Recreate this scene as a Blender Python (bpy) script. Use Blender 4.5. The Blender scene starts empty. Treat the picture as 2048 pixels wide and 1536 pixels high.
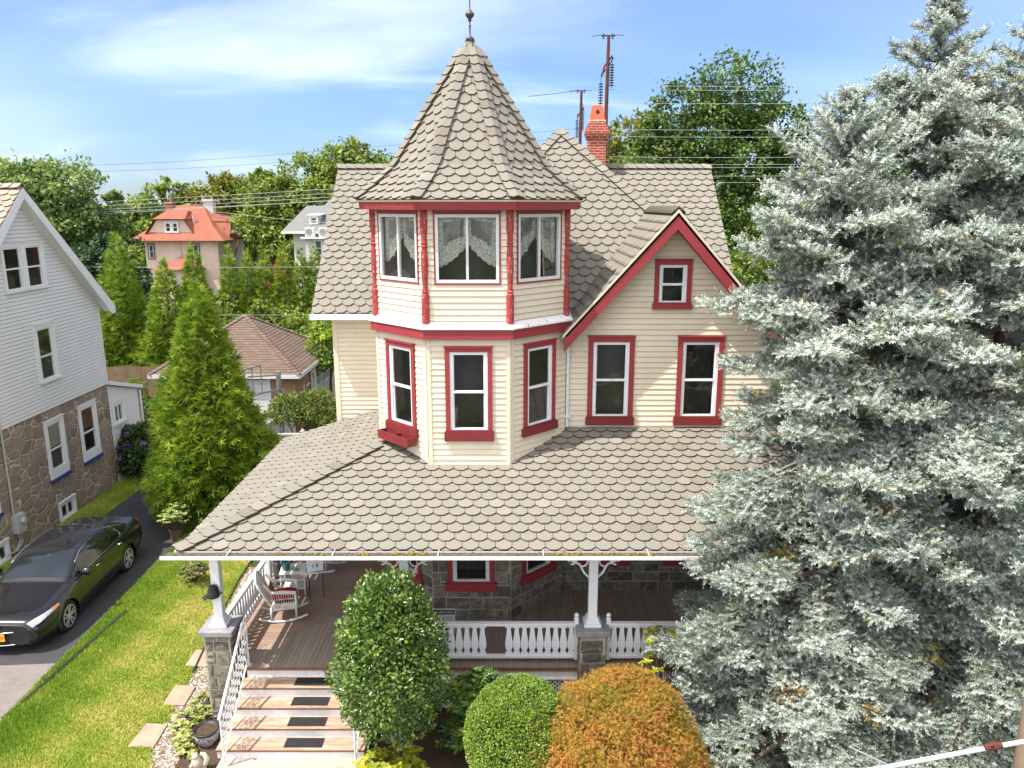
import bpy, math, random
import numpy as np
from mathutils import Vector, Matrix

S = bpy.context.scene
COL = S.collection
RND = random.Random(7)
rad = math.radians
# ------------------------------------------------------------------ camera, sky, sun, exposure
cam_d = bpy.data.cameras.new("camera")
cam = bpy.data.objects.new("camera", cam_d); COL.objects.link(cam)
cam.location = (0, 0, 9.0)
cam.rotation_euler = (rad(90) - math.atan(358 / 1550.0), 0, 0)
cam_d.sensor_width = 36.0
cam_d.lens = 36.0 * 1550 / 2048
cam_d.clip_start = 0.1; cam_d.clip_end = 5000
S.camera = cam

SUN = Vector((-0.418, -0.211, 0.883)).normalized()
W = bpy.data.worlds.new("World"); S.world = W; W.use_nodes = True
wn, wl = W.node_tree.nodes, W.node_tree.links
wn.clear()
w_out = wn.new('ShaderNodeOutputWorld'); w_bg = wn.new('ShaderNodeBackground'); w_bg.inputs[1].default_value = 0.15
sky = wn.new('ShaderNodeTexSky'); sky.sky_type = 'NISHITA'; sky.sun_disc = False
sky.sun_elevation = math.asin(SUN.z); sky.sun_rotation = math.atan2(SUN.x, SUN.y)
sky.air_density = 1.0; sky.dust_density = 0.25; sky.ozone_density = 1.6; sky.altitude = 50
hs = wn.new('ShaderNodeHueSaturation'); hs.inputs['Saturation'].default_value = .98; hs.inputs['Value'].default_value = .82
# thin cirrus: noise on the sky plane (direction divided by height), stretched along x
tc = wn.new('ShaderNodeTexCoord'); sx = wn.new('ShaderNodeSeparateXYZ')
wl.new(tc.outputs['Generated'], sx.inputs[0])
def wmath(op, a, b=None, clamp=False):
    n = wn.new('ShaderNodeMath'); n.operation = op; n.use_clamp = clamp
    for i, q in enumerate((a, b)):
        if q is None: continue
        if isinstance(q, (int, float)): n.inputs[i].default_value = q
        else: wl.new(q, n.inputs[i])
    return n.outputs[0]
zz = wmath('ADD', wmath('MAXIMUM', sx.outputs[2], 0.0), 0.16)
cv = wn.new('ShaderNodeCombineXYZ')
wl.new(wmath('DIVIDE', sx.outputs[0], zz), cv.inputs[0]); wl.new(wmath('DIVIDE', sx.outputs[1], zz), cv.inputs[1])
def cloud(scale, loc, lo, hi, detail=6, rough=.55, dist=.9, rot=0.25):
    mp = wn.new('ShaderNodeMapping'); mp.inputs['Scale'].default_value = scale; mp.inputs['Location'].default_value = loc
    mp.inputs['Rotation'].default_value = (0, 0, rot)
    wl.new(cv.outputs[0], mp.inputs[0])
    nz = wn.new('ShaderNodeTexNoise'); nz.inputs['Scale'].default_value = 1; nz.inputs['Detail'].default_value = detail
    nz.inputs['Roughness'].default_value = rough; nz.inputs['Distortion'].default_value = dist
    wl.new(mp.outputs[0], nz.inputs[0])
    mr = wn.new('ShaderNodeMapRange'); mr.interpolation_type = 'SMOOTHSTEP'
    mr.inputs[1].default_value = lo; mr.inputs[2].default_value = hi
    wl.new(nz.outputs[0], mr.inputs[0]); return mr.outputs[0]
c1 = cloud((0.55, 1.0, 1), (3.1, 0.9, 0), 0.47, 0.78, 6, .5, .6, .5)
c2 = cloud((0.25, 0.4, 1), (7.7, 2.2, 3), 0.40, 0.75, 3, .45, .3, -.3)
c3 = wmath('ADD', wmath('MULTIPLY', c1, .27), wmath('MULTIPLY', c2, .22), True)
# broken bright cloud added overhead and behind the camera, out of view, as fill light
c4 = cloud((0.9, 0.9, 1), (1.3, 5.1, 2), 0.36, 0.56, 5, .5, .3)
front = wn.new('ShaderNodeMapRange'); front.interpolation_type = 'SMOOTHSTEP'; front.inputs[1].default_value = .30; front.inputs[2].default_value = -.15
wl.new(sx.outputs[1], front.inputs[0])
c3 = wmath('MAXIMUM', c3, wmath('MULTIPLY', wmath('MULTIPLY', c4, .95), front.outputs[0]))
tintn = wn.new('ShaderNodeMix'); tintn.data_type = 'RGBA'; tintn.blend_type = 'MULTIPLY'; tintn.inputs[0].default_value = 1; damp = wn.new('ShaderNodeValToRGB'); wl.new(sx.outputs[2], damp.inputs[0]); wl.new(damp.outputs[0], tintn.inputs[7])
for e_, (p_, c_) in zip((damp.color_ramp.elements[0], damp.color_ramp.elements[1], damp.color_ramp.elements.new(.12)), ((0.0, (.40, .50, .72)), (.42, (.95, 1.0, 1.18)), (.13, (.52, .62, .86)))): e_.position = p_; e_.color = (*c_, 1)
wmx = wn.new('ShaderNodeMix'); wmx.data_type = 'RGBA'
wl.new(sky.outputs[0], hs.inputs['Color']); wl.new(c3, wmx.inputs[0]); wl.new(hs.outputs[0], tintn.inputs[6]); wl.new(tintn.outputs[2], wmx.inputs[6])
wmx.inputs[7].default_value = (9.6, 9.7, 10.0, 1)
wl.new(wmx.outputs[2], w_bg.inputs[0]); wl.new(w_bg.outputs[0], w_out.inputs[0])

sun_d = bpy.data.lights.new("sun", 'SUN'); sun_d.energy = 4.4; sun_d.angle = rad(0.5); sun_d.color = (1.0, 0.945, 0.86)
sun = bpy.data.objects.new("sun", sun_d); COL.objects.link(sun)
sun.rotation_euler = SUN.to_track_quat('Z', 'Y').to_euler()
sun.location = SUN * 60

S.view_settings.view_transform = 'Standard'; S.view_settings.look = 'None'
S.view_settings.exposure = 0.85; S.view_settings.gamma = 1.0
S.render.engine = 'CYCLES'
S.cycles.max_bounces = 7; S.cycles.diffuse_bounces = 3; S.cycles.glossy_bounces = 3
S.cycles.transmission_bounces = 4; S.cycles.transparent_max_bounces = 10
S.cycles.use_denoising = True

# ------------------------------------------------------------------ mesh helpers
class MB:
    def __init__(s): s.v = []; s.f = []; s.m = []; s.t = []
    def face(s, pts, mi=0, tint=0.5):
        b = len(s.v); s.v.extend([tuple(p) for p in pts]); s.f.append(tuple(range(b, b + len(pts)))); s.m.append(mi); s.t.append(tint)
    def hexa(s, p, mi=0, tint=.5):      # 8 points: 0-3 bottom loop, 4-7 top loop
        b = len(s.v); s.v.extend([tuple(q) for q in p])
        for q in ((3, 2, 1, 0), (4, 5, 6, 7), (0, 1, 5, 4), (1, 2, 6, 5), (2, 3, 7, 6), (3, 0, 4, 7)):
            s.f.append(tuple(b + i for i in q)); s.m.append(mi); s.t.append(tint)
    def box(s, x0, x1, y0, y1, z0, z1, mi=0, tint=.5):
        s.hexa([(x0, y0, z0), (x1, y0, z0), (x1, y1, z0), (x0, y1, z0), (x0, y0, z1), (x1, y0, z1), (x1, y1, z1), (x0, y1, z1)], mi, tint)
    def fbox(s, F, s0, s1, z0, z1, n0, n1, mi=0, tint=.5):
        s.hexa([F.p(s0, z0, n1), F.p(s1, z0, n1), F.p(s1, z0, n0), F.p(s0, z0, n0), F.p(s0, z1, n1), F.p(s1, z1, n1), F.p(s1, z1, n0), F.p(s0, z1, n0)], mi, tint)
    def bar(s, a, b, w, h, up=(0, 0, 1), mi=0, tint=.5):
        a, b = Vector(a), Vector(b); d = (b - a).normalized(); u = Vector(up)
        x = d.cross(u)
        if x.length < 1e-4: x = d.cross(Vector((0, 1, 0)))
        x.normalize(); y = x.cross(d).normalized()
        x *= w / 2; y *= h / 2
        s.hexa([a - x - y, a + x - y, a + x + y, a - x + y, b - x - y, b + x - y, b + x + y, b - x + y], mi, tint)
    def tube(s, path, radii, seg=8, mi=0, tint=.5, cap=True):
        path = [Vector(p) for p in path]; n = len(path)
        if isinstance(radii, (int, float)): radii = [radii] * n
        b = len(s.v); ref = None
        for i, p in enumerate(path):
            d = (path[min(i + 1, n - 1)] - path[max(i - 1, 0)])
            if d.length < 1e-9: d = Vector((0, 0, 1))
            d.normalize()
            if ref is None: ref = d.orthogonal().normalized()
            x = (ref - d * ref.dot(d))
            if x.length < 1e-6: x = d.orthogonal()
            x.normalize(); ref = x; y = d.cross(x)
            for k in range(seg):
                a = 2 * math.pi * k / seg
                q = p + (x * math.cos(a) + y * math.sin(a)) * radii[i]; s.v.append(tuple(q))
        for i in range(n - 1):
            for k in range(seg):
                k2 = (k + 1) % seg
                s.f.append((b + i * seg + k, b + i * seg + k2, b + (i + 1) * seg + k2, b + (i + 1) * seg + k)); s.m.append(mi); s.t.append(tint)
        if cap:
            s.f.append(tuple(b + k for k in reversed(range(seg)))); s.m.append(mi); s.t.append(tint)
            s.f.append(tuple(b + (n - 1) * seg + k for k in range(seg))); s.m.append(mi); s.t.append(tint)
    def lathe(s, c, prof, seg=16, mi=0, tint=.5, axis='z', a0=0.0):
        c = Vector(c); b = len(s.v); n = len(prof)
        for r, z in prof:
            for k in range(seg):
                a = a0 + 2 * math.pi * k / seg
                x, y = r * math.cos(a), r * math.sin(a)
                q = {'z': (x, y, z), 'x': (z, x, y), 'y': (x, z, y)}[axis]
                s.v.append(tuple(c + Vector(q)))
        for i in range(n - 1):
            for k in range(seg):
                k2 = (k + 1) % seg
                s.f.append((b + i * seg + k, b + i * seg + k2, b + (i + 1) * seg + k2, b + (i + 1) * seg + k)); s.m.append(mi); s.t.append(tint)
        s.f.append(tuple(b + k for k in reversed(range(seg)))); s.m.append(mi); s.t.append(tint)
        s.f.append(tuple(b + (n - 1) * seg + k for k in range(seg))); s.m.append(mi); s.t.append(tint)
    def prism(s, poly, z0, z1, mi=0, tint=.5):
        b = len(s.v); n = len(poly)
        for z in (z0, z1):
            for q in poly: s.v.append((q[0], q[1], z))
        s.f.append(tuple(b + i for i in reversed(range(n)))); s.f.append(tuple(b + n + i for i in range(n)))
        for i in range(n):
            j = (i + 1) % n; s.f.append((b + i, b + j, b + n + j, b + n + i))
        s.m += [mi] * (n + 2); s.t += [tint] * (n + 2)
    def extr(s, F, poly, n0, n1, mi=0, tint=.5):      # polygon in a wall frame (s,z) given a thickness
        b = len(s.v); k = len(poly)
        for n in (n0, n1):
            for q in poly: s.v.append(tuple(F.p(q[0], q[1], n)))
        s.f.append(tuple(b + i for i in reversed(range(k)))); s.f.append(tuple(b + k + i for i in range(k)))
        for i in range(k):
            j = (i + 1) % k; s.f.append((b + i, b + j, b + k + j, b + k + i))
        s.m += [mi] * (k + 2); s.t += [tint] * (k + 2)
    def grid(s, fn, nu, nv, mi=0, tint=.5, skip=None):
        b = len(s.v)
        for i in range(nu + 1):
            for j in range(nv + 1): s.v.append(tuple(fn(i / nu, j / nv)))
        for i in range(nu):
            for j in range(nv):
                q = (b + i * (nv + 1) + j, b + (i + 1) * (nv + 1) + j, b + (i + 1) * (nv + 1) + j + 1, b + i * (nv + 1) + j + 1)
                if skip:
                    c = [sum(s.v[a][k] for a in q) / 4 for k in range(3)]
                    if skip(*c): continue
                s.f.append(q); s.m.append(mi); s.t.append(tint)
    def build(s, name, mats, parent=None, smooth=False, loc=None, rotz=0, bevel=0, tint=False):
        me = bpy.data.meshes.new(name); me.from_pydata(s.v, [], s.f)
        if not isinstance(mats, (list, tuple)): mats = [mats]
        for m in mats: me.materials.append(m)
        me.polygons.foreach_set('material_index', np.array(s.m, dtype=np.int32))
        if smooth: me.polygons.foreach_set('use_smooth', np.ones(len(s.f), dtype=bool))
        if tint:
            at = me.attributes.new('tint', 'FLOAT', 'FACE'); at.data.foreach_set('value', np.array(s.t, dtype=np.float32))
        me.update()
        o = bpy.data.objects.new(name, me)
        return place(o, parent, loc, rotz, bevel)

def place(o, parent=None, loc=None, rotz=0, bevel=0):
    COL.objects.link(o)
    if loc is not None: o.location = loc
    if rotz: o.rotation_euler = (0, 0, rotz)
    if parent is not None:
        o.parent = parent
        if parent.get('_w'):
            o.matrix_parent_inverse = Matrix.Translation(-Vector(parent.location))
    if bevel:
        b = o.modifiers.new('bevel', 'BEVEL'); b.width = bevel; b.segments = 2; b.limit_method = 'ANGLE'; b.angle_limit = rad(40)
    return o

class Frame:
    """wall frame: origin on the wall at z=0, T along the wall (rightwards seen from outside), N outwards"""
    def __init__(s, o, N):
        s.o = Vector((o[0], o[1], 0)); s.N = Vector((N[0], N[1], 0)).normalized(); s.T = Vector((-s.N.y, s.N.x, 0))
    def p(s, a, z, n=0.0): q = s.o + s.T * a + s.N * n; return Vector((q.x, q.y, z))

def thing(name, label, cat, loc=(0, 0, 0), rotz=0, group=None, world=False):
    o = bpy.data.objects.new(name, None); COL.objects.link(o); o.empty_display_size = .2
    o.location = loc; o.rotation_euler = (0, 0, rotz); o['label'] = label; o['category'] = cat
    if group: o['group'] = group
    if world: o['_w'] = 1
    return o
def tag(o, label, cat, group=None, kind=None):
    if label: o['label'] = label
    if cat: o['category'] = cat
    if group: o['group'] = group
    if kind: o['kind'] = kind
    return o
def struct(o, label=None, kind='structure'):
    o['kind'] = kind
    if label: o['label'] = label
    return o
def copy_tree(o, loc=None, rotz=None, scale=None, label=None, parent=None):
    c = o.copy(); COL.objects.link(c)
    if parent is not None: c.parent = parent
    for ch in o.children: copy_tree(ch, parent=c)
    if loc is not None: c.location = loc
    if rotz is not None: c.rotation_euler = (0, 0, rotz)
    if scale is not None: c.scale = scale
    if label: c['label'] = label
    return c
def clip(poly, conv):
    """clip polygon by a convex counter-clockwise polygon (2D)"""
    out = list(poly); n = len(conv)
    for i in range(n):
        a, b = conv[i], conv[(i + 1) % n]
        if not out: return []
        res = []
        def side(p): return (b[0] - a[0]) * (p[1] - a[1]) - (b[1] - a[1]) * (p[0] - a[0])
        for k in range(len(out)):
            p, q = out[k], out[(k + 1) % len(out)]
            sp, sq = side(p), side(q)
            if sp >= -1e-9: res.append(p)
            if (sp > 1e-9 and sq < -1e-9) or (sp < -1e-9 and sq > 1e-9):
                t = sp / (sp - sq); res.append((p[0] + (q[0] - p[0]) * t, p[1] + (q[1] - p[1]) * t))
        out = res
    return out
def area2(p):
    return abs(sum(p[i][0] * p[(i + 1) % len(p)][1] - p[(i + 1) % len(p)][0] * p[i][1] for i in range(len(p)))) / 2

# ------------------------------------------------------------------ materials
class NT:
    def __init__(s, name):
        s.m = bpy.data.materials.new(name); s.m.use_nodes = True
        s.n, s.l = s.m.node_tree.nodes, s.m.node_tree.links; s.n.clear()
        s.out = s.n.new('ShaderNodeOutputMaterial'); s.b = s.n.new('ShaderNodeBsdfPrincipled'); s.l.new(s.b.outputs[0], s.out.inputs[0])
        s._tc = None
    def new(s, t, **kw):
        n = s.n.new('ShaderNode' + t)
        for k, v in kw.items():
            if hasattr(n, k): setattr(n, k, v)
        return n
    def set(s, sock, v):
        if isinstance(v, (int, float)): sock.default_value = v
        elif isinstance(v, tuple): sock.default_value = v if len(v) != 3 or sock.type == 'VECTOR' else (*v, 1)
        else: s.l.new(v, sock)
    def co(s, scale=(1, 1, 1), rot=(0, 0, 0), loc=(0, 0, 0)):
        if s._tc is None: s._tc = s.n.new('ShaderNodeTexCoord')
        m = s.n.new('ShaderNodeMapping'); m.inputs['Scale'].default_value = scale; m.inputs['Rotation'].default_value = rot; m.inputs['Location'].default_value = loc
        s.l.new(s._tc.outputs['Object'], m.inputs[0]); return m.outputs[0]
    def noise(s, scale=5, detail=4, rough=.55, dist=0, vec=None):
        n = s.new('TexNoise'); s.l.new(vec if vec is not None else s.co(), n.inputs['Vector'])
        for k, v in (('Scale', scale), ('Detail', detail), ('Roughness', rough), ('Distortion', dist)): n.inputs[k].default_value = v
        return n.outputs[0]
    def ramp(s, fac, stops, interp='LINEAR'):
        r = s.new('ValToRGB'); r.color_ramp.interpolation = interp
        while len(r.color_ramp.elements) < len(stops): r.color_ramp.elements.new(.5)
        for e, (p, c) in zip(r.color_ramp.elements, stops): e.position = p; e.color = (*c, 1) if len(c) == 3 else c
        s.set(r.inputs[0], fac); return r.outputs[0]
    def mix(s, fac, a, b, blend='MIX'):
        m = s.new('Mix'); m.data_type = 'RGBA'; m.blend_type = blend
        s.set(m.inputs[0], fac); s.set(m.inputs[6], a); s.set(m.inputs[7], b); return m.outputs[2]
    def math(s, op, a, b=0.0, clamp=False):
        m = s.new('Math'); m.operation = op; m.use_clamp = clamp; s.set(m.inputs[0], a); s.set(m.inputs[1], b); return m.outputs[0]
    def rng(s, v, a, b, c=0.0, d=1.0):
        m = s.new('MapRange'); s.set(m.inputs[0], v)
        for i, q in enumerate((a, b, c, d)): m.inputs[i + 1].default_value = q
        return m.outputs[0]
    def attr(s, name='tint'):
        a = s.new('Attribute'); a.attribute_name = name; return a.outputs['Fac']
    def bump(s, h, strength=.3, dist=.02):
        b = s.new('Bump'); b.inputs['Strength'].default_value = strength; b.inputs['Distance'].default_value = dist
        s.set(b.inputs['Height'], h); s.l.new(b.outputs[0], s.b.inputs['Normal'])
    def fin(s, col, rough=.7, metal=0, spec=.4, coat=0):
        s.set(s.b.inputs['Base Color'], col); s.set(s.b.inputs['Roughness'], rough); s.set(s.b.inputs['Metallic'], metal)
        s.set(s.b.inputs['Specular IOR Level'], spec)
        if coat: s.b.inputs['Coat Weight'].default_value = coat; s.b.inputs['Coat Roughness'].default_value = .03
        return s.m

def paint(name, c, c2=None, scale=6, rough=.55, bump=.06, spec=.35, metal=0, dirt=None):
    n = NT(name); c2 = c2 or tuple(x * .82 for x in c)
    col = n.mix(n.rng(n.noise(scale, 5, .6), .35, .7), c, c2)
    if dirt: col = n.mix(n.rng(n.noise(2.3, 6, .65, .4), .56, .74, 0, .75), col, dirt)
    if bump: n.bump(n.noise(40, 3), bump, .01)
    return n.fin(col, rough, metal, spec)

def leafmat(name, stops, rough=.5, trans=.35, spec=.35, nscale=1.3, namp=.35, sheen=0):
    """foliage: colour by each leaf's own tint plus slow patches; part of the light passes through"""
    n = NT(name)
    t = n.math('ADD', n.attr(), n.math('MULTIPLY', n.math('SUBTRACT', n.noise(nscale, 3, .6), .5), namp * 2))
    col = n.ramp(t, stops)
    n.fin(col, rough, 0, spec)
    tr = n.new('BsdfTranslucent'); n.set(tr.inputs[0], n.mix(.5, col, n.mix(1.0, col, (1.0, .97, .55), 'MULTIPLY')))
    mx = n.new('MixShader'); mx.inputs[0].default_value = trans
    n.l.new(n.b.outputs[0], mx.inputs[1]); n.l.new(tr.outputs[0], mx.inputs[2]); n.l.new(mx.outputs[0], n.out.inputs[0])
    return n.m

def glassmat(name, tint=(.75, .8, .78), base=.10, spec=1.0):
    n = NT(name); n.n.remove(n.b)
    tr = n.new('BsdfTransparent'); tr.inputs[0].default_value = (*tint, 1)
    gl = n.new('BsdfGlossy'); gl.inputs['Roughness'].default_value = .03; gl.inputs[0].default_value = (1, 1, 1, 1)
    lw = n.new('LayerWeight'); lw.inputs[0].default_value = .35
    f = n.math('ADD', n.math('MULTIPLY', lw.outputs['Fresnel'], .75), base, True)
    bp = n.new('Bump'); bp.inputs['Strength'].default_value = .04; bp.inputs['Distance'].default_value = .05
    n.l.new(n.noise(1.1, 2), bp.inputs['Height']); n.l.new(bp.outputs[0], gl.inputs['Normal'])
    mx = n.new('MixShader'); n.l.new(f, mx.inputs[0]); n.l.new(tr.outputs[0], mx.inputs[1]); n.l.new(gl.outputs[0], mx.inputs[2])
    n.l.new(mx.outputs[0], n.out.inputs[0]); return n.m

def shinglemat(name, stops, edge=(.07, .055, .045)):
    n = NT(name)
    t = n.attr()
    col = n.ramp(t, stops)
    col = n.mix(n.rng(n.noise(55, 3, .7), .35, .7, 0, .35), col, (.15, .13, .115))
    col = n.mix(n.rng(n.noise(.9, 5, .6, .5), .55, .8, 0, .35), col, (.2, .175, .15))
    n.bump(n.noise(140, 2), .25, .01)
    return n.fin(col, .92, 0, .15)

M = {}
M['shingle'] = shinglemat('shingle_grey', [(0, (.178, .156, .127)), (.35, (.216, .198, .162)), (.55, (.210, .200, .165)), (.8, (.232, .203, .166)), (1, (.254, .236, .197))])
M['shingle_edge'] = paint('shingle_edge', (.075, .06, .048), (.11, .09, .075), 30, .95, 0, .1)
M['shingle_tan'] = shinglemat('shingle_tan', [(0, (.30, .22, .16)), (.5, (.36, .28, .22)), (1, (.42, .34, .27))])
M['shingle_brown'] = shinglemat('shingle_brown', [(0, (.115, .078, .058)), (.5, (.15, .102, .076)), (1, (.18, .125, .095))])
M['siding'] = paint('cream_siding', (.72, .625, .475), (.66, .565, .425), 1.5, .5, .03)
M['cream_trim'] = paint('cream_trim', (.70, .60, .46), (.63, .54, .41), 4, .5, .03)
M['siding_shadow'] = paint('siding_lap_shade', (.26, .215, .16), (.22, .18, .135), 8, .7, 0)  # dark colour that paints the shade under each cream lap
M['white'] = paint('white_paint', (.78, .79, .80), (.70, .71, .72), 3, .45, .03, dirt=(.55, .53, .50))
M['white_clean'] = paint('white_vinyl', (.68, .68, .67), (.63, .63, .62), 3, .35, 0)
M['white_peel'] = (lambda n: n.fin(n.mix(n.rng(n.noise(34, 4, .7, .6, n.co((1, 1, .5))), .60, .63), (.80, .80, .82), (.36, .29, .25)), .6))(NT('white_peeling'))
M['red'] = paint('red_paint', (.30, .040, .045), (.26, .034, .038), 5, .5, .05)
M['red_dark'] = paint('red_sill_paint', (.20, .022, .024), (.15, .02, .02), 7, .55, .08, dirt=(.1, .03, .03))
def _peel():
    n = NT('red_peeling')
    c = n.mix(n.rng(n.noise(26, 5, .7, .8, n.co((1, 1, .45))), .54, .57), (.36, .03, .032), (.20, .085, .05))
    c = n.mix(n.rng(n.noise(38, 4, .7, 1.0, n.co((1, 1, .5), loc=(3, 1, 7))), .62, .64), c, (.68, .62, .56))
    n.bump(n.noise(26, 5, .7, .8, n.co((1, 1, .45))), .5, .02)
    return n.fin(c, .65)
M['red_peel'] = _peel()
def _ledge():
    n = NT('ledge_flaking')
    c = n.mix(n.rng(n.noise(9, 6, .7, 1.2), .60, .63), (.80, .77, .74), (.33, .08, .07))
    return n.fin(c, .7)
M['ledge'] = _ledge()
def stonemat(name, scale, cols, mortar, mw, stretch=(1, 1, 1.5), rand=1.0, bstr=.7):
    n = NT(name)
    v0 = n.co(stretch)
    wob = n.new('TexNoise'); n.l.new(v0, wob.inputs['Vector']); wob.inputs['Scale'].default_value = 2.2
    ad = n.new('VectorMath', operation='MULTIPLY_ADD'); n.l.new(wob.outputs['Color'], ad.inputs[0]); ad.inputs[1].default_value = (.22, .22, .22); n.l.new(v0, ad.inputs[2])
    d = n.new('TexVoronoi', feature='DISTANCE_TO_EDGE'); d.inputs['Scale'].default_value = scale; d.inputs['Randomness'].default_value = rand; n.l.new(ad.outputs[0], d.inputs['Vector'])
    c = n.new('TexVoronoi', feature='F1'); c.inputs['Scale'].default_value = scale; c.inputs['Randomness'].default_value = rand; n.l.new(ad.outputs[0], c.inputs['Vector'])
    sp = n.new('SeparateColor'); n.l.new(c.outputs['Color'], sp.inputs[0])
    col = n.ramp(sp.outputs[0], cols)
    col = n.mix(n.rng(n.noise(9, 6, .7), .35, .75, 0, .6), col, tuple(x * .55 for x in cols[0][1]))
    e = n.rng(d.outputs['Distance'], mw * .6, mw * 1.25)
    col = n.mix(e, mortar, col)
    n.bump(n.math('ADD', n.math('MULTIPLY', n.rng(d.outputs['Distance'], 0, mw * 2.4), .8), n.math('MULTIPLY', n.noise(14, 6, .7), .6)), bstr, .06)
    return n.fin(col, .9, 0, .2)
M['stone_brown'] = stonemat('fieldstone_brown', 2.35, [(0, (.22, .17, .125)), (.4, (.30, .235, .175)), (.7, (.27, .22, .175)), (1, (.36, .285, .215))], (.54, .42, .30), .030, (1, 1, 1.35))
def ashlar(name):
    n = NT(name)
    # coordinates run along the wall (x+y) and up, so that the courses wrap round the bay
    tcn = n.co(); sp = n.new('SeparateXYZ'); n.l.new(tcn, sp.inputs[0])
    cb = n.new('CombineXYZ'); n.l.new(n.math('ADD', sp.outputs[0], n.math('MULTIPLY', sp.outputs[1], 1.0)), cb.inputs[0]); n.l.new(sp.outputs[2], cb.inputs[1])
    wob = n.new('TexNoise'); n.l.new(cb.outputs[0], wob.inputs['Vector']); wob.inputs['Scale'].default_value = 2.5
    ad = n.new('VectorMath', operation='MULTIPLY_ADD'); n.l.new(wob.outputs['Color'], ad.inputs[0]); ad.inputs[1].default_value = (.20, .15, 0); n.l.new(cb.outputs[0], ad.inputs[2])
    br = n.new('TexBrick'); n.l.new(ad.outputs[0], br.inputs['Vector'])
    br.inputs['Scale'].default_value = 1; br.inputs['Brick Width'].default_value = .50; br.inputs['Row Height'].default_value = .235
    br.inputs['Mortar Size'].default_value = .017; br.inputs['Mortar Smooth'].default_value = .4; br.inputs['Bias'].default_value = 0
    br.offset = .37; br.squash = .62; br.squash_frequency = 3
    br.inputs['Color1'].default_value = (.25, .225, .18, 1); br.inputs['Color2'].default_value = (.42, .37, .285, 1); br.inputs['Mortar'].default_value = (.48, .42, .33, 1)
    col = n.mix(n.rng(n.noise(7, 7, .72, .6), .38, .7, 0, .75), br.outputs['Color'], (.16, .145, .12))
    col = n.mix(n.rng(n.noise(3.1, 4, .6), .55, .75, 0, .5), col, (.38, .33, .25))
    n.bump(n.math('ADD', n.math('MULTIPLY', br.outputs['Fac'], -1.0), n.math('MULTIPLY', n.noise(11, 7, .75), 1.3)), 1.0, .10)
    return n.fin(col, .92, 0, .2)
M['stone_grey'] = ashlar('ashlar_grey')
def blockmat(name, stops):
    n = NT(name); c = n.ramp(n.attr(), stops)
    c = n.mix(n.rng(n.noise(9, 7, .72, .8), .40, .66, 0, .85), c, (.095, .09, .078))
    c = n.mix(n.rng(n.noise(4.2, 5, .65, .4, n.co((1, 1, 1), loc=(5, 2, 1))), .52, .7, 0, .7), c, (.42, .37, .28))
    n.bump(n.math('ADD', n.noise(12, 8, .75), n.math('MULTIPLY', n.noise(34, 4, .7), .4)), 1.0, .07); return n.fin(c, .92, 0, .2)
M['stone_block'] = blockmat('quarried_stone', [(0, (.15, .145, .125)), (.35, (.24, .225, .185)), (.65, (.30, .27, .21)), (1, (.36, .33, .265))])
M['stone_mortar'] = paint('lime_mortar', (.44, .385, .30), (.36, .31, .24), 8, .95, .5, .1)
M['cap_stone'] = paint('slate_cap', (.20, .20, .22), (.30, .29, .29), 5, .75, .2)
M['glass'] = glassmat('window_glass', (.93, .95, .94), .045)
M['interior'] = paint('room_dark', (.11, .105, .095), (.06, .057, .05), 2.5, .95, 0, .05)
M['room_grey'] = paint('room_blind', (.20, .20, .19), (.12, .12, .115), 2, .9, 0, .1)
M['dark'] = paint('dark_metal', (.02, .02, .022), (.035, .034, .033), 10, .55, .05)
M['black_rubber'] = paint('black_rubber', (.018, .018, .019), (.03, .03, .03), 20, .8, .1, .2)
M['iron_white'] = paint('white_iron', (.74, .74, .75), (.62, .6, .58), 9, .45, .05, dirt=(.45, .33, .25))
M['grey_metal'] = paint('grey_metal', (.30, .30, .30), (.22, .22, .21), 6, .45, .05, .5, .3)
M['gutter_inside'] = paint('gutter_debris', (.075, .06, .045), (.16, .125, .09), 22, .95, .5, .1)
M['moss'] = paint('gutter_moss', (.21, .135, .03), (.12, .12, .03), 25, .95, .6, .1)
M['rust'] = paint('rusty_steel', (.15, .045, .028), (.085, .03, .022), 6, .8, .2, .2)
M['insulator'] = paint('insulator_glaze', (.030, .022, .022), (.05, .03, .026), 6, .3, 0, .5)
M['wire'] = paint('wire_grey', (.33, .35, .34), (.28, .3, .29), 1, .5, 0)
M['wire_dark'] = paint('wire_dark', (.05, .055, .06), (.07, .07, .08), 1, .6, 0)
def boards(name, width, c1, c2, axis, rough=.6, dirt=(.3, .25, .2), stretch=1.2, spec=.3):
    n = NT(name); sp = n.new('SeparateXYZ'); n.l.new(n.co(), sp.inputs[0])
    a = sp.outputs[axis]; fl = n.math('FLOOR', n.math('DIVIDE', a, width))
    wn_ = n.new('TexWhiteNoise'); wn_.noise_dimensions = '1D'; n.l.new(fl, wn_.inputs['W'])
    col = n.mix(wn_.outputs[0], c1, c2)
    sc = [14, 14, 14]; sc[1 - axis if axis < 2 else 0] = stretch
    col = n.mix(n.rng(n.noise(1, 6, .65, .3, n.co(tuple(sc))), .38, .72, 0, .7), col, dirt)
    fr = n.math('FRACT', n.math('DIVIDE', a, width))
    g = n.math('LESS_THAN', fr, .075)
    col = n.mix(n.math('MULTIPLY', g, .8), col, (.03, .025, .02))
    n.bump(n.math('MULTIPLY', g, -1), .4, .01)
    return n.fin(col, rough, 0, spec)
M['floor_x'] = boards('porch_boards_x', .085, (.30, .19, .135), (.24, .155, .115), 1, .45, (.36, .27, .215))
M['floor_y'] = boards('porch_boards_y', .085, (.30, .225, .175), (.235, .18, .14), 0, .45, (.40, .335, .28))
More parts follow.
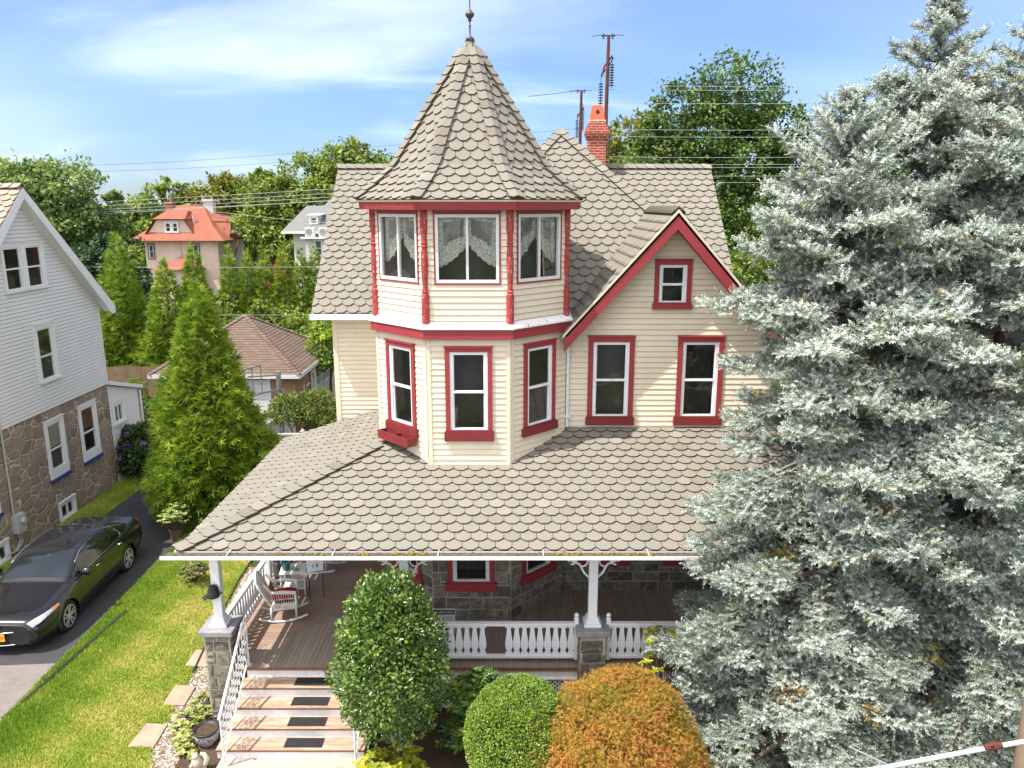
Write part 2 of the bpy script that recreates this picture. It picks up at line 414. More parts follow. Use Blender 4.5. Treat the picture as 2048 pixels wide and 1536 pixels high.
def tread():
    n = NT('worn_tread')
    c = n.mix(n.rng(n.noise(3, 6, .7, .5, n.co((.5, 3, 1))), .42, .58), (.42, .30, .215), (.29, .195, .14))
    c = n.mix(n.rng(n.noise(9, 7, .75, .4, n.co((.5, 2, 1))), .56, .66, 0, .8), c, (.62, .53, .46))
    c = n.mix(n.rng(n.noise(15, 6, .75, .4, n.co((1, 2, 1), loc=(4, 4, 4))), .64, .70, 0, .8), c, (.20, .11, .08))
    return n.fin(c, .7)
M['tread'] = tread()
M['riser'] = paint('riser_white', (.76, .745, .73), (.64, .62, .60), 7, .6, .08, dirt=(.5, .44, .39))
M['porch_edge_tread_shade'] = paint('porch_edge_brown_tread_shade', (.20, .10, .062), (.15, .075, .05), 8, .6, .1)
def brickmat(name, c1, c2, mortar, w=.21, h=.068, ms=.008):
    n = NT(name); sp = n.new('SeparateXYZ'); n.l.new(n.co(), sp.inputs[0])
    cb = n.new('CombineXYZ'); n.l.new(n.math('ADD', sp.outputs[0], sp.outputs[1]), cb.inputs[0]); n.l.new(sp.outputs[2], cb.inputs[1])
    br = n.new('TexBrick'); n.l.new(cb.outputs[0], br.inputs['Vector']); br.inputs['Scale'].default_value = 1
    br.inputs['Brick Width'].default_value = w; br.inputs['Row Height'].default_value = h; br.inputs['Mortar Size'].default_value = ms
    br.inputs['Color1'].default_value = (*c1, 1); br.inputs['Color2'].default_value = (*c2, 1); br.inputs['Mortar'].default_value = (*mortar, 1)
    col = n.mix(n.rng(n.noise(12, 5, .7), .4, .75, 0, .5), br.outputs['Color'], tuple(x * .6 for x in c1))
    n.bump(n.math('MULTIPLY', br.outputs['Fac'], -1), .5, .02)
    return n.fin(col, .9, 0, .2)
M['brick'] = brickmat('brick_red', (.40, .075, .04), (.30, .06, .035), (.55, .40, .32))
M['terracotta'] = paint('terracotta', (.52, .13, .07), (.44, .10, .055), 8, .8, .1)
M['mortar'] = paint('mortar_cap', (.66, .56, .5), (.55, .42, .35), 9, .9, .3)
M['brick_tan'] = brickmat('brick_tan', (.34, .20, .11), (.27, .15, .08), (.35, .26, .18), .22, .075)
M['soil'] = paint('mulch', (.055, .036, .026), (.10, .066, .046), 20, .95, .9, .1)
def ground():
    n = NT('ground_soil_grass')
    c = n.ramp(n.noise(.5, 6, .6), [(.3, (.035, .045, .018)), (.5, (.05, .06, .022)), (.7, (.075, .075, .035))])
    c = n.mix(n.rng(n.noise(9, 5, .7), .4, .7, 0, .6), c, (.05, .07, .02))
    n.bump(n.noise(30, 4), .5, .05); return n.fin(c, .95, 0, .1)
M['ground'] = ground()
def lawnmat():
    n = NT('lawn_turf')
    p = n.noise(1.1, 6, .65, .4)
    c = n.ramp(p, [(.28, (.15, .24, .03)), (.45, (.26, .32, .05)), (.58, (.38, .37, .08)), (.68, (.46, .38, .14)), (.78, (.47, .34, .19))])
    c = n.mix(n.rng(n.noise(30, 4, .7), .4, .7, 0, .5), c, (.10, .15, .03))
    n.bump(n.noise(60, 3), .8, .03); return n.fin(c, .95, 0, .1)
M['lawn'] = lawnmat()
def asphalt():
    n = NT('asphalt')
    c = n.mix(n.rng(n.noise(1.2, 5), .35, .7), (.036, .036, .04), (.055, .054, .056))
    c = n.mix(n.rng(n.noise(160, 2), .5, .75, 0, .6), c, (.10, .10, .10))
    n.bump(n.noise(160, 2), .4, .01); return n.fin(c, .85, 0, .25)
M['asphalt'] = asphalt()
M['concrete'] = paint('concrete_worn', (.42, .36, .30), (.33, .28, .24), 3, .9, .2, .2, dirt=(.22, .18, .15))
M['flagstone'] = paint('flagstone', (.40, .28, .20), (.29, .20, .15), 2.2, .85, .25, .2, dirt=(.2, .14, .10))
def gravel():
    n = NT('gravel_bed')
    v = n.new('TexVoronoi', feature='F1'); v.inputs['Scale'].default_value = 26; n.l.new(n.co(), v.inputs['Vector'])
    sp = n.new('SeparateColor'); n.l.new(v.outputs['Color'], sp.inputs[0])
    c = n.ramp(sp.outputs[0], [(0, (.22, .15, .10)), (.4, (.44, .34, .26)), (.7, (.58, .50, .42)), (1, (.70, .66, .60))])
    c = n.mix(n.rng(v.outputs['Distance'], .3, .65, 0, .85), c, (.09, .06, .045))
    n.bump(n.math('MULTIPLY', v.outputs['Distance'], -1), .9, .03); return n.fin(c, .9, 0, .2)
M['gravel'] = gravel()
M['bark'] = paint('bark', (.085, .062, .045), (.14, .105, .08), 9, .95, .7, .1)
M['bark_pale'] = paint('bark_grey', (.20, .165, .135), (.13, .10, .085), 9, .95, .6, .1)
M['dead_twig'] = paint('dead_twig', (.20, .125, .08), (.28, .19, .13), 6, .95, 0, .1)
# ================================================================== the victorian house
def shingle_plane(mb, O, U, V, poly, w=.275, e=.215, voff=0.0, uoff=0.0, thick=.030, rnd=RND, deck=.05, hexed=True):
    """scalloped shingles, every tab a real overlapping slab, over the roof plane O + u U + v V (poly counter-clockwise in u,v)"""
    O, U, V = Vector(O), Vector(U).normalized(), Vector(V).normalized(); N = U.cross(V).normalized()
    P = lambda u, v, n: O + U * u + V * v + N * n
    b = [P(u, v, -deck) for u, v in poly] + [P(u, v, 0.0) for u, v in poly]; k = len(poly)
    mb.face(b[k:], 1); mb.face(list(reversed(b[:k])), 2)
    for i in range(k):
        j = (i + 1) % k; mb.face([b[i], b[j], b[k + j], b[k + i]], 2)
    us = [p[0] for p in poly]; vs = [p[1] for p in poly]
    cw, ch, g = .085, .078, .0045
    if not hexed: cw, ch = .004, .004
    j0 = int(math.floor((min(vs) + voff) / e)) - 1; j1 = int(math.ceil((max(vs) + voff) / e)) + 1
    for j in range(j0, j1):
        v0 = j * e - voff; top = v0 + e + ch + .03
        sh = (j % 2) * w * .5
        for q in range(int((min(us) - uoff - w) / w) - 2, int((max(us) - uoff + w) / w) + 2):
            u0 = q * w + sh + uoff
            tab = [(u0 + cw, v0), (u0 + w - cw, v0), (u0 + w - g, v0 + ch), (u0 + w - g, top), (u0 + g, top), (u0 + g, v0 + ch)]
            c = clip(tab, poly)
            if len(c) < 3 or area2(c) < .0008: continue
            t = min(1, max(0, rnd.gauss(.55, .19)))
            L = top - v0; jit = rnd.uniform(-.004, .004)
            def h(v): return .006 + (thick + .012 + jit) * (1 - (v - v0) / L)
            tp = [P(u, v, h(v)) for u, v in c]; bt = [P(u, v, max(0.0, h(v) - thick)) for u, v in c]
            mb.face(tp, 0, t)
            n = len(c)
            for i in range(n):
                i2 = (i + 1) % n
                if c[i][1] > v0 + e and c[i2][1] > v0 + e: continue
                mb.face([bt[i], bt[i2], tp[i2], tp[i]], 1)

def hipcap(mb, A, B, n1, n2, w=.135, step=.23, lift=.03, th=.034, rnd=RND):
    lift += .036
    """overlapping folded cap shingles from A (low end) to B along a hip or ridge between planes with normals n1, n2"""
    A, B = Vector(A), Vector(B); d = (B - A); L = d.length; d.normalize()
    es = []
    for nn in (n1, n2):
        nn = Vector(nn).normalized(); x = nn.cross(d).normalized()
        if x.z > 0 or (abs(x.z) < 1e-6 and False): x = -x
        es.append((x, nn))
    up = (es[0][1] + es[1][1]).normalized()
    k = max(1, int(round(L / step))); st = L / k
    for i in range(k):
        t0, t1 = i * st, min(L, (i + 1) * st + .06)
        tint = min(1, max(0, rnd.gauss(.5, .25)))
        c0, c1 = A + d * t0, A + d * t1
        for sgn, (x, nn) in enumerate(es):
            a = c0 + up * (lift + .032); b = c0 + x * w + nn * (lift + .02) + d * .03; bm = c0 + x * w * .55 + (nn * .6 + up * .4) * (lift + .028) - d * .012
            a1 = c1 + up * (lift + .004); b1 = c1 + x * w + nn * (lift - .006); 
            mb.face([a, bm, b, b1, a1], 0, tint)
            for p, q in ((a, bm), (bm, b)): mb.face([p - up * th, q - nn * th, q, p], 1)
            mb.face([b - nn * th, b1 - nn * th, b1, b], 1)

def rect_minus(r, holes):
    out = [r]
    for h in holes:
        nxt = []
        for a in out:
            if h[0] >= a[1] or h[1] <= a[0] or h[2] >= a[3] or h[3] <= a[2]: nxt.append(a); continue
            if h[2] > a[2]: nxt.append((a[0], a[1], a[2], h[2]))
            if h[3] < a[3]: nxt.append((a[0], a[1], h[3], a[3]))
            z0, z1 = max(a[2], h[2]), min(a[3], h[3])
            if h[0] > a[0]: nxt.append((a[0], h[0], z0, z1))
            if h[1] < a[1]: nxt.append((h[1], a[1], z0, z1))
        out = nxt
    return out
def siding(mb, F, poly, holes=(), e=.11, lip=.018, zoff=0.0, n=0.0, gap=.007):
    """lapped boards with lips and top strips coloured as lap shade on wall frame F, inside the convex polygon, leaving the window openings free"""
    ss = [p[0] for p in poly]; zs = [p[1] for p in poly]
    j0 = int(math.floor((min(zs) - zoff) / e)); j1 = int(math.ceil((max(zs) - zoff) / e))
    for j in range(j0, j1):
        zr = zoff + j * e
        for r in rect_minus((min(ss), max(ss), zr, zr + e), holes):
            off = lambda z: n + lip * (1 - (z - zr) / e)
            tint = RND.random(); zg = zr + e - gap
            for za, zb, mi in ((r[2], min(r[3], zg), 0), (max(r[2], zg), r[3], 1)):      # board, then a strip coloured as the shade under the next lap
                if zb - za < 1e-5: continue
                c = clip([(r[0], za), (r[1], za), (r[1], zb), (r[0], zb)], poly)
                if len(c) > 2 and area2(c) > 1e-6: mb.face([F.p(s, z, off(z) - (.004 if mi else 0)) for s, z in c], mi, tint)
            c = clip([(r[0], r[2]), (r[1], r[2]), (r[1], r[3]), (r[0], r[3])], poly)
            for i in range(len(c)):
                a, b = c[i], c[(i + 1) % len(c)]
                if abs(a[1] - zr) < 1e-6 and abs(b[1] - zr) < 1e-6:
                    mb.face([F.p(a[0], zr, n - .002), F.p(b[0], zr, n - .002), F.p(b[0], zr, n + lip), F.p(a[0], zr, n + lip)], 1)
def wall_faces(mb, F, s0, s1, z0, z1, holes=(), mi=0, n=0.0):
    for r in rect_minus((s0, s1, z0, z1), holes):
        mb.face([F.p(r[0], r[2], n), F.p(r[1], r[2], n), F.p(r[1], r[3], n), F.p(r[0], r[3], n)], mi)

def curtain(mb, F, s0, s1, z0, z1, n, low=.36, hi=.62):
    """a lace swag panel: straight at the outer side, gathered up towards its inner side"""
    def fn(a, b):
        s = s0 + (s1 - s0) * a
        bot = z0 + (z1 - z0) * (low + (hi - low) * (a ** 1.6)) + .012 * math.sin(a * 40)
        z = z1 + (bot - z1) * b
        return F.p(s, z, n + .018 * math.sin(a * 21 + b * 2))
    k0 = len(mb.t); mb.grid(fn, 40, 26, 0)
    for i in range(40):
        for j in range(26):
            a, b = i / 40, j / 26; mb.t[k0 + i * 26 + j] = 1.0 if (a < .16 or b < .14 or b > .66 - .10 * math.sin(a * 3.1) or a > .84) else 0.0

def window(parent, F, s0, s1, z0, z1, cas=.095, sill=(.17, .04), kind='hung', frame='white', casing='red', glass='glass', curt=None, deep=.55, proud=.05, sillmat='red_dark', room='interior', rail=.5):
    """s0..z1 = outer edge of the casing; returns the opening to leave free in the wall"""
    i0, i1, j0, j1 = s0 + cas, s1 - cas, z0 + (cas if not sill else 0), z1 - cas
    c = MB()
    if cas > 0.002:
        c.fbox(F, s0, i0, z0, z1, -.02, proud); c.fbox(F, i1, s1, z0, z1, -.02, proud); c.fbox(F, i0, i1, j1, z1, -.02, proud - .003)
        if not sill: c.fbox(F, i0, i1, z0, j0, -.02, proud - .003)
        c.fbox(F, s0 - .015, s1 + .015, z1 + .002, z1 + .03, -.02, proud + .025)
    # dark room behind the glass
    a, b = i0 - .3, i1 + .3
    for q in ([(i0, j0, -.05), (i1, j0, -.05), (i1, j0, -deep), (i0, j0, -deep)], [(i0, j1, -.05), (i1, j1, -.05), (i1, j1, -deep), (i0, j1, -deep)],
              [(i0, j0, -.05), (i0, j1, -.05), (i0, j1, -deep), (i0, j0, -deep)], [(i1, j0, -.05), (i1, j1, -.05), (i1, j1, -deep), (i1, j0, -deep)],
              [(i0, j0, -deep), (i1, j0, -deep), (i1, j1, -deep), (i0, j1, -deep)]):
        c.face([F.p(*t) for t in q], 1)
    w = c.build('window', [M[casing], M[room]], parent)
    f = MB(); t = .055
    f.fbox(F, i0, i0 + t, j0, j1, -.045, .024); f.fbox(F, i1 - t, i1, j0, j1, -.045, .024)
    f.fbox(F, i0 + t, i1 - t, j1 - t, j1, -.045, .022); f.fbox(F, i0 + t, i1 - t, j0, j0 + t, -.045, .026)
    zm = j0 + (j1 - j0) * rail; sm = (i0 + i1) / 2
    g = MB()
    if kind == 'hung':
        f.fbox(F, i0 + t, i1 - t, zm - .022, zm + .022, -.04, .018)
        u = .022
        f.fbox(F, i0 + t, i0 + t + u, zm + .022, j1 - t, -.03, .004); f.fbox(F, i1 - t - u, i1 - t, zm + .022, j1 - t, -.03, .004)
        f.fbox(F, i0 + t, i0 + t + u, j0 + t, zm - .022, -.045, -.012); f.fbox(F, i1 - t - u, i1 - t, j0 + t, zm - .022, -.045, -.012)
        g.face([F.p(i0 + t, zm + .02, -.008), F.p(i1 - t, zm + .02, -.008), F.p(i1 - t, j1 - t, -.008), F.p(i0 + t, j1 - t, -.008)])
        g.face([F.p(i0 + t, j0 + t, -.028), F.p(i1 - t, j0 + t, -.028), F.p(i1 - t, zm - .02, -.028), F.p(i0 + t, zm - .02, -.028)])
    else:
        f.fbox(F, sm - .022, sm + .022, j0 + t, j1 - t, -.04, .018)
        g.face([F.p(i0 + t, j0 + t, -.012), F.p(sm, j0 + t, -.012), F.p(sm, j1 - t, -.012), F.p(i0 + t, j1 - t, -.012)])
        g.face([F.p(sm, j0 + t, -.024), F.p(i1 - t, j0 + t, -.024), F.p(i1 - t, j1 - t, -.024), F.p(sm, j1 - t, -.024)])
    f.build('sash_frame', M[frame], w); g.build('pane', M[glass], w)
    if sill:
        h, x = sill; m = MB()
        m.fbox(F, s0 - x, s1 + x, z0 - h, z0, -.02, proud + .035); m.fbox(F, s0 - x * .3, s1 + x * .3, z0 + .002, z0 + .03, -.02, proud + .015)
        m.build('sill', M[sillmat], w)
    if curt:
        k = MB()
        for (q0, q1, lo, hi) in curt: curtain(k, F, i0 + (i1 - i0) * q0, i0 + (i1 - i0) * q1, j0, j1, -.11, lo, hi)
        k.build('lace_curtain', M['lace'], w, smooth=True, tint=True)
    return (i0 - .001, i1 + .001, j0 - .001, j1 + .001)

def lacemat():
    n = NT('lace')
    v = n.co((1, 1, 1))
    d = n.new('TexVoronoi', feature='F1'); d.inputs['Scale'].default_value = 9; n.l.new(v, d.inputs['Vector'])
    e = n.new('TexVoronoi', feature='DISTANCE_TO_EDGE'); e.inputs['Scale'].default_value = 17; n.l.new(v, e.inputs['Vector'])
    a = n.math('MAXIMUM', n.rng(n.math('SINE', n.math('MULTIPLY', d.outputs['Distance'], 46)), .0, .5), n.rng(e.outputs['Distance'], .12, .05))
    a = n.math('MAXIMUM', n.math('MULTIPLY', n.math('MULTIPLY', a, .98), n.attr()), n.rng(n.noise(3.2, 2), .42, .55, .24, .40))
    n.fin((.80, .78, .71), .9); tr = n.new('BsdfTransparent'); mx = n.new('MixShader')
    n.l.new(a, mx.inputs[0]); n.l.new(tr.outputs[0], mx.inputs[1]); n.l.new(n.b.outputs[0], mx.inputs[2]); n.l.new(mx.outputs[0], n.out.inputs[0])
    return n.m
M['lace'] = lacemat()
SH = [M['shingle'], M['shingle_edge'], M['white']]

house = thing('victorian_house', 'cream victorian house with octagonal corner turret, red trim, grey scalloped shingles and wraparound porch', 'house', (.3, 15.2, 0), world=True)
C0 = (-.8, 15.86); AP = 1.86; RV = AP / math.cos(math.pi / 8)
def octF(deg, ap=AP):
    a = rad(deg); N = (math.cos(a), math.sin(a)); return Frame((C0[0] + ap * N[0], C0[1] + ap * N[1]), N)
HALF = AP * math.tan(math.pi / 8)
FG = Frame((1.06, 15.2), (0, -1)); FW = Frame((-4.24, 18.2), (0, -1)); FL = Frame((-2.66, 18.2), (-1, 0))

# ---- windows first: they say which openings the walls keep
hb = {}; hu = {}; hs1 = {}
for a in (-135, -90, -45):
    F = octF(a)
    hs1[a] = [window(house, F, -.46, .46, 1.76, 3.28, cas=.10, sill=(.16, .05), frame='white', sillmat='red')]
    if a == -90: hb[a] = [window(house, F, -.435, .435, 4.86, 6.46, cas=.085, sill=(.18, .03), room='interior')]
    else: hb[a] = [window(house, F, -.435, .435, 4.84, 6.46, cas=.085, sill=(.16, .05), room='interior')]
    cu = [(.02, .56, .22, .62), (.98, .44, .22, .64)] if a == -90 else ([(.02, .5, .26, .66), (.98, .5, .2, .6)] if a == -135 else [(.02, .52, .28, .70), (.98, .5, .24, .66)])
    q = .60
    F2 = octF(a, AP - .02)
    hu[a] = [window(house, F2, -q, q, 7.60, 8.87, cas=.03, sill=None, kind='slider', frame='white_clean', curt=cu, deep=.5, proud=.03, room='room_grey' if a == -135 else 'interior')]
hg = [window(house, FG, .46, 1.38, 4.80, 6.45, cas=.10, sill=(.15, .03)), window(house, FG, 2.24, 3.16, 4.80, 6.45, cas=.10, sill=(.15, .03)),
      window(house, FG, 1.72, 2.44, 7.11, 7.96, cas=.09, sill=(.10, .03), sillmat='red')]
hs1['g'] = [window(house, FG, .46, 1.38, 1.72, 3.28, cas=.10, sill=(.16, .05), sillmat='red'), window(house, FG, 2.24, 3.16, 1.72, 3.28, cas=.10, sill=(.16, .05), sillmat='red')]

# ---- stone ground floor: mortar backing with rough quarried blocks standing proud of it
def stone_blocks(mb, F, s0, s1, z0, z1, holes=(), seed=1, mi=1, h=.235, w=.42, proud=.022):
    r = random.Random(seed); z = z0
    while z < z1 - .05:
        hh = min(h * r.uniform(.75, 1.2), z1 - z)
        if z1 - z - hh < .09: hh = z1 - z
        s = s0 - r.uniform(0, w * .5)
        while s < s1:
            ww = w * r.uniform(.55, 1.35); rows = [(z, z + hh)] if r.random() < .78 or ww > w else [(z, z + hh * .5), (z + hh * .5, z + hh)]
            for za, zb in rows:
                for q in rect_minus((max(s, s0), min(s + ww, s1), za, zb), holes):
                    a, b, c, d = q[0] + .009, q[1] - .009, q[2] + .009, q[3] - .009
                    if b - a < .04 or d - c < .04: continue
                    i = min(.016, (b - a) * .2, (d - c) * .2); t = r.random(); j = lambda: r.uniform(-.006, .006)
                    o4 = [(a + j(), c + j()), (b + j(), c + j()), (b + j(), d + j()), (a + j(), d + j())]
                    i4 = [(a + i, c + i), (b - i, c + i), (b - i, d - i), (a + i, d - i)]; pr = [proud * r.uniform(.4, 1.1) for _ in range(4)]
                    m_ = F.p((a + b) / 2 + j() * 3, (c + d) / 2 + j() * 3, proud * r.uniform(.9, 1.7)); O_ = [F.p(x, y, .001) for x, y in o4]; I_ = [F.p(x, y, n) for (x, y), n in zip(i4, pr)]
                    for k in range(4): mb.face([O_[k], O_[(k + 1) % 4], I_[(k + 1) % 4], I_[k]], mi, t); mb.face([I_[k], I_[(k + 1) % 4], m_], mi, t)
            s += ww
        z += hh
mb = MB()
for a in (-135, -90, -45): wall_faces(mb, octF(a), -HALF, HALF, 0, 3.4, hs1[a])
wall_faces(mb, octF(180), -HALF, HALF, 0, 3.4); wall_faces(mb, FL, 0, 1.6, 0, 4.2)
wall_faces(mb, FG, 0, 4.14, 0, 3.4, hs1['g']); wall_faces(mb, FW, 0, 1.58, 0, 3.6)
for i, a in enumerate((-135, -90, -45)): stone_blocks(mb, octF(a), -HALF, HALF, .95, 3.3, hs1[a], 10 + i)
stone_blocks(mb, octF(180), -HALF, HALF, .95, 3.3, (), 14); stone_blocks(mb, FL, 0, 1.6, .95, 3.3, (), 15); stone_blocks(mb, FG, 0, 4.14, .95, 3.3, hs1['g'], 16); stone_blocks(mb, FW, 0, 1.58, .95, 3.3, (), 17)
mb.build('stone_wall', [M['stone_mortar'], M['stone_block']], house, tint=True)
# ---- cream siding: bay, turret stage, gable, wing
SD = [M['siding'], M['siding_shadow']]
mb = MB()
for a in (180, -135, -90, -45):
    siding(mb, octF(a), [(-HALF, 3.9), (HALF, 3.9), (HALF, 6.70), (-HALF, 6.70)], hb.get(a, []))
mb.build('bay_wall', SD, house)
mb = MB()
for a in (180, -135, -90, -45, 0, 45, 90, 135):
    h2 = (AP - .02) * math.tan(math.pi / 8)
    siding(mb, octF(a, AP - .02), [(-h2, 6.85), (h2, 6.85), (h2, 9.0), (-h2, 9.0)], hu.get(a, []), .112)
mb.build('turret_wall', SD, house)
mb = MB()
siding(mb, FG, [(0, 4.2), (4.14, 4.2), (4.14, 6.50), (2.06, 8.80), (0, 6.50)], hg)
mb.build('gable_wall', SD, house)
mb = MB()
siding(mb, FW, [(0, 3.5), (1.60, 3.5), (1.60, 6.75), (0, 6.75)]); siding(mb, FL, [(0, 3.9), (1.6, 3.9), (1.6, 6.7), (0, 6.7)])
mb.build('wing_wall', SD, house)
mb = MB()   # the rest of the body behind the visible fronts
mb.box(-2.5, 5.18, 15.85, 18.2, 3.6, 6.4); mb.box(-4.22, 5.18, 18.26, 24.8, 0, 6.62)
for x in (-4.22, 5.18): mb.face([(x, 18.26, 6.6), (x, 24.8, 6.6), (x, 21.5, 9.7)])
mb.box(5.14, 5.19, 15.25, 18.3, 0, 6.5); mb.box(-2.4, 5.1, 15.95, 18.2, .95, 3.3)
mb.build('rear_wall', M['siding'], house)
# ---- corner boards
for a in (-157.5, -112.5, -67.5):
    mb = MB(); c = (C0[0] + RV * math.cos(rad(a)), C0[1] + RV * math.sin(rad(a)))
    for d, sgn in ((a - 22.5, 1), (a + 22.5, -1)):
        F = octF(d); s = HALF * sgn
        mb.fbox(F, min(s, s - .075 * sgn), max(s, s - .075 * sgn), 3.95, 6.64, -.01, .024)
    mb.build('corner_board', M['cream_trim'], house)
mb = MB(); mb.fbox(FW, 0, .10, 3.6, 6.6, -.01, .025); mb.fbox(Frame((-4.24, 18.2), (-1, 0)), -.1, 0, 3.6, 6.6, -.01, .024); mb.build('corner_board', M['cream_trim'], house)
mb = MB(); mb.fbox(FG, 0.0, .05, 4.35, 6.5, -.01, .024); mb.build('corner_board', M['cream_trim'], house)
# ---- turret: cornice between the storeys
def ring(mb, r0, z0, r1, z1, mi=0, arc=(-180, 45)):
    ks = [k for k in range(8)]
    for k in ks:
        a0, a1 = rad(-22.5 + 45 * k), rad(22.5 + 45 * k)
        mb.face([(C0[0] + r * math.cos(a), C0[1] + r * math.sin(a), z) for r, z, a in ((r0, z0, a0), (r0, z0, a1), (r1, z1, a1), (r1, z1, a0))], mi)
mb = MB(); ring(mb, 2.13, 6.62, 2.13, 6.80); ring(mb, RV - .02, 6.62, 2.13, 6.62); mb.build('cornice', M['red'], house)
led = MB(); ring(led, 2.16, 6.80, 2.16, 6.83); ring(led, 2.16, 6.83, RV - .05, 6.94); ring(led, RV, 6.795, 2.16, 6.80); led.build('cornice_ledge', M['ledge'], house)
# eave of the turret
mb = MB(); ring(mb, 2.25, 8.92, 2.27, 9.06); ring(mb, RV - .02, 8.925, 2.25, 8.92); ring(mb, RV - .03, 9.06, 2.27, 9.06); mb.build('eave_fascia', M['red'], house)
mb = MB(); ring(mb, 2.28, 9.055, 2.30, 9.085); ring(mb, 2.1, 9.055, 2.28, 9.055); mb.build('drip_edge', M['cream_trim'], house)
# four turned posts with flaking red paint
for a in (-157.5, -112.5, -67.5, -22.5):
    c = (C0[0] + (RV - .01) * math.cos(rad(a)), C0[1] + (RV - .01) * math.sin(rad(a)))
    mb = MB()
    k_ = .86
    mb.lathe((c[0], c[1], 0), [(r_ * k_, z_) for r_, z_ in [(.06, 6.88), (.085, 6.90), (.085, 7.42), (.06, 7.44), (.075, 7.47), (.06, 7.50), (.055, 7.6), (.07, 7.75), (.078, 7.95), (.07, 8.15), (.058, 8.25), (.075, 8.28), (.06, 8.31), (.075, 8.34), (.06, 8.37), (.066, 8.5), (.08, 8.55), (.08, 8.93)]], 10, a0=.2)
    mb.build('turret_post', M['red_peel'], house)
# ---- turret roof, bell-cast octagon: (radius to the corners, height)
prof = [(2.30, 9.085), (1.94, 9.36), (1.58, 9.68), (.10, 11.96)]
mb = MB(); voff = 0
for i in range(3):
    (r0, z0), (r1, z1) = prof[i], prof[i + 1]
    a0, a1 = r0 * math.cos(math.pi / 8), r1 * math.cos(math.pi / 8)
    L = math.hypot(a0 - a1, z1 - z0)
    for k in range(8):
        a = rad(-90 + 45 * k); n2 = Vector((math.cos(a), math.sin(a), 0)); T = Vector((-n2.y, n2.x, 0))
        O = Vector((C0[0], C0[1], z0)) + n2 * a0; V = (-n2 * (a0 - a1) + Vector((0, 0, z1 - z0))).normalized()
        h0, h1 = r0 * math.sin(math.pi / 8), r1 * math.sin(math.pi / 8)
        shingle_plane(mb, O, T, V, [(-h0, 0), (h0, 0), (h1, L), (-h1, L)], .262, .20, voff, uoff=.131 + .05, deck=.03)
    voff += L
tr = mb.build('turret_roof', SH, house, tint=True)
hm = MB()
def octn(k, i):
    (r0, z0), (r1, z1) = prof[i], prof[i + 1]; a = rad(-90 + 45 * k)
    return Vector(((z1 - z0) * math.cos(a), (z1 - z0) * math.sin(a), (r0 - r1) * math.cos(math.pi / 8))).normalized()
for k in range(8):
    a = rad(-67.5 + 45 * k)
    for i in range(3):
        (r0, z0), (r1, z1) = prof[i], prof[i + 1]
        if i == 2: r1, z1 = .16, 11.87
        A = (C0[0] + r0 * math.cos(a), C0[1] + r0 * math.sin(a), z0); B = (C0[0] + r1 * math.cos(a), C0[1] + r1 * math.sin(a), z1)
        hipcap(hm, A, B, octn(k, i), octn(k + 1, i), .115, .2, .036, .042)
hm.build('hip_cap', SH[:2], tr, tint=True)
mb = MB(); mb.lathe((C0[0], C0[1], 0), [(.21, 11.80), (.09, 11.99), (.05, 12.06), (.02, 12.10)], 8, a0=math.pi / 8); mb.build('roof_cap', M['shingle'], tr)
mb = MB(); c = (C0[0], C0[1], 0)
mb.lathe(c, [(.07, 12.04), (.085, 12.09), (.04, 12.12), (.018, 12.14), (.015, 12.30), (.03, 12.315), (.015, 12.33), (.013, 12.38), (.035, 12.40), (.03, 12.43), (.06, 12.46), (.085, 12.50), (.085, 12.53), (.05, 12.565), (.02, 12.60), (.012, 12.62), (.012, 12.80), (.022, 12.82), (.010, 12.85), (.006, 13.1)], 12)
for k in range(4):
    a = rad(20 + 90 * k); mb.bar((c[0], c[1], 12.10), (c[0] + .10 * math.cos(a), c[1] + .10 * math.sin(a), 12.03), .02, .02)
mb.build('finial', paint('aged_copper', (.13, .085, .06), (.09, .09, .085), 12, .5, .1, .5, .6), house, smooth=True)

# ---- main hipped roof
AX = Vector((1.18, 19.85, 10.77))
cFL, cFR, cBL, cBR = Vector((-2.75, 15.84, 6.56)), Vector((5.50, 15.84, 6.56)), Vector((-2.75, 23.85, 6.56)), Vector((5.50, 23.85, 6.56))
def tri_roof(mb, A, B, T, **kw):
    U = (B - A).normalized(); N = U.cross(T - A).normalized(); V = N.cross(U).normalized()
    L = (B - A).length; t = T - A
    shingle_plane(mb, A, U, V, [(0, 0), (L, 0), (t.dot(U), t.dot(V))], **kw)
    return N
mb = MB(); n_f = tri_roof(mb, cFL, cFR, AX, uoff=.05); n_r = tri_roof(mb, cFR, cBR, AX); n_b = tri_roof(mb, cBR, cBL, AX); n_l = tri_roof(mb, cBL, cFL, AX)
mr = mb.build('main_roof', SH, house, tint=True)
mb = MB()
for p, q in ((cFL, (n_f, n_l)), (cFR, (n_f, n_r)), (cBR, (n_b, n_r)), (cBL, (n_b, n_l))): hipcap(mb, p, AX, q[0], q[1], .135, .22, .034, .04)
mb.build('hip_cap', SH[:2], mr, tint=True)
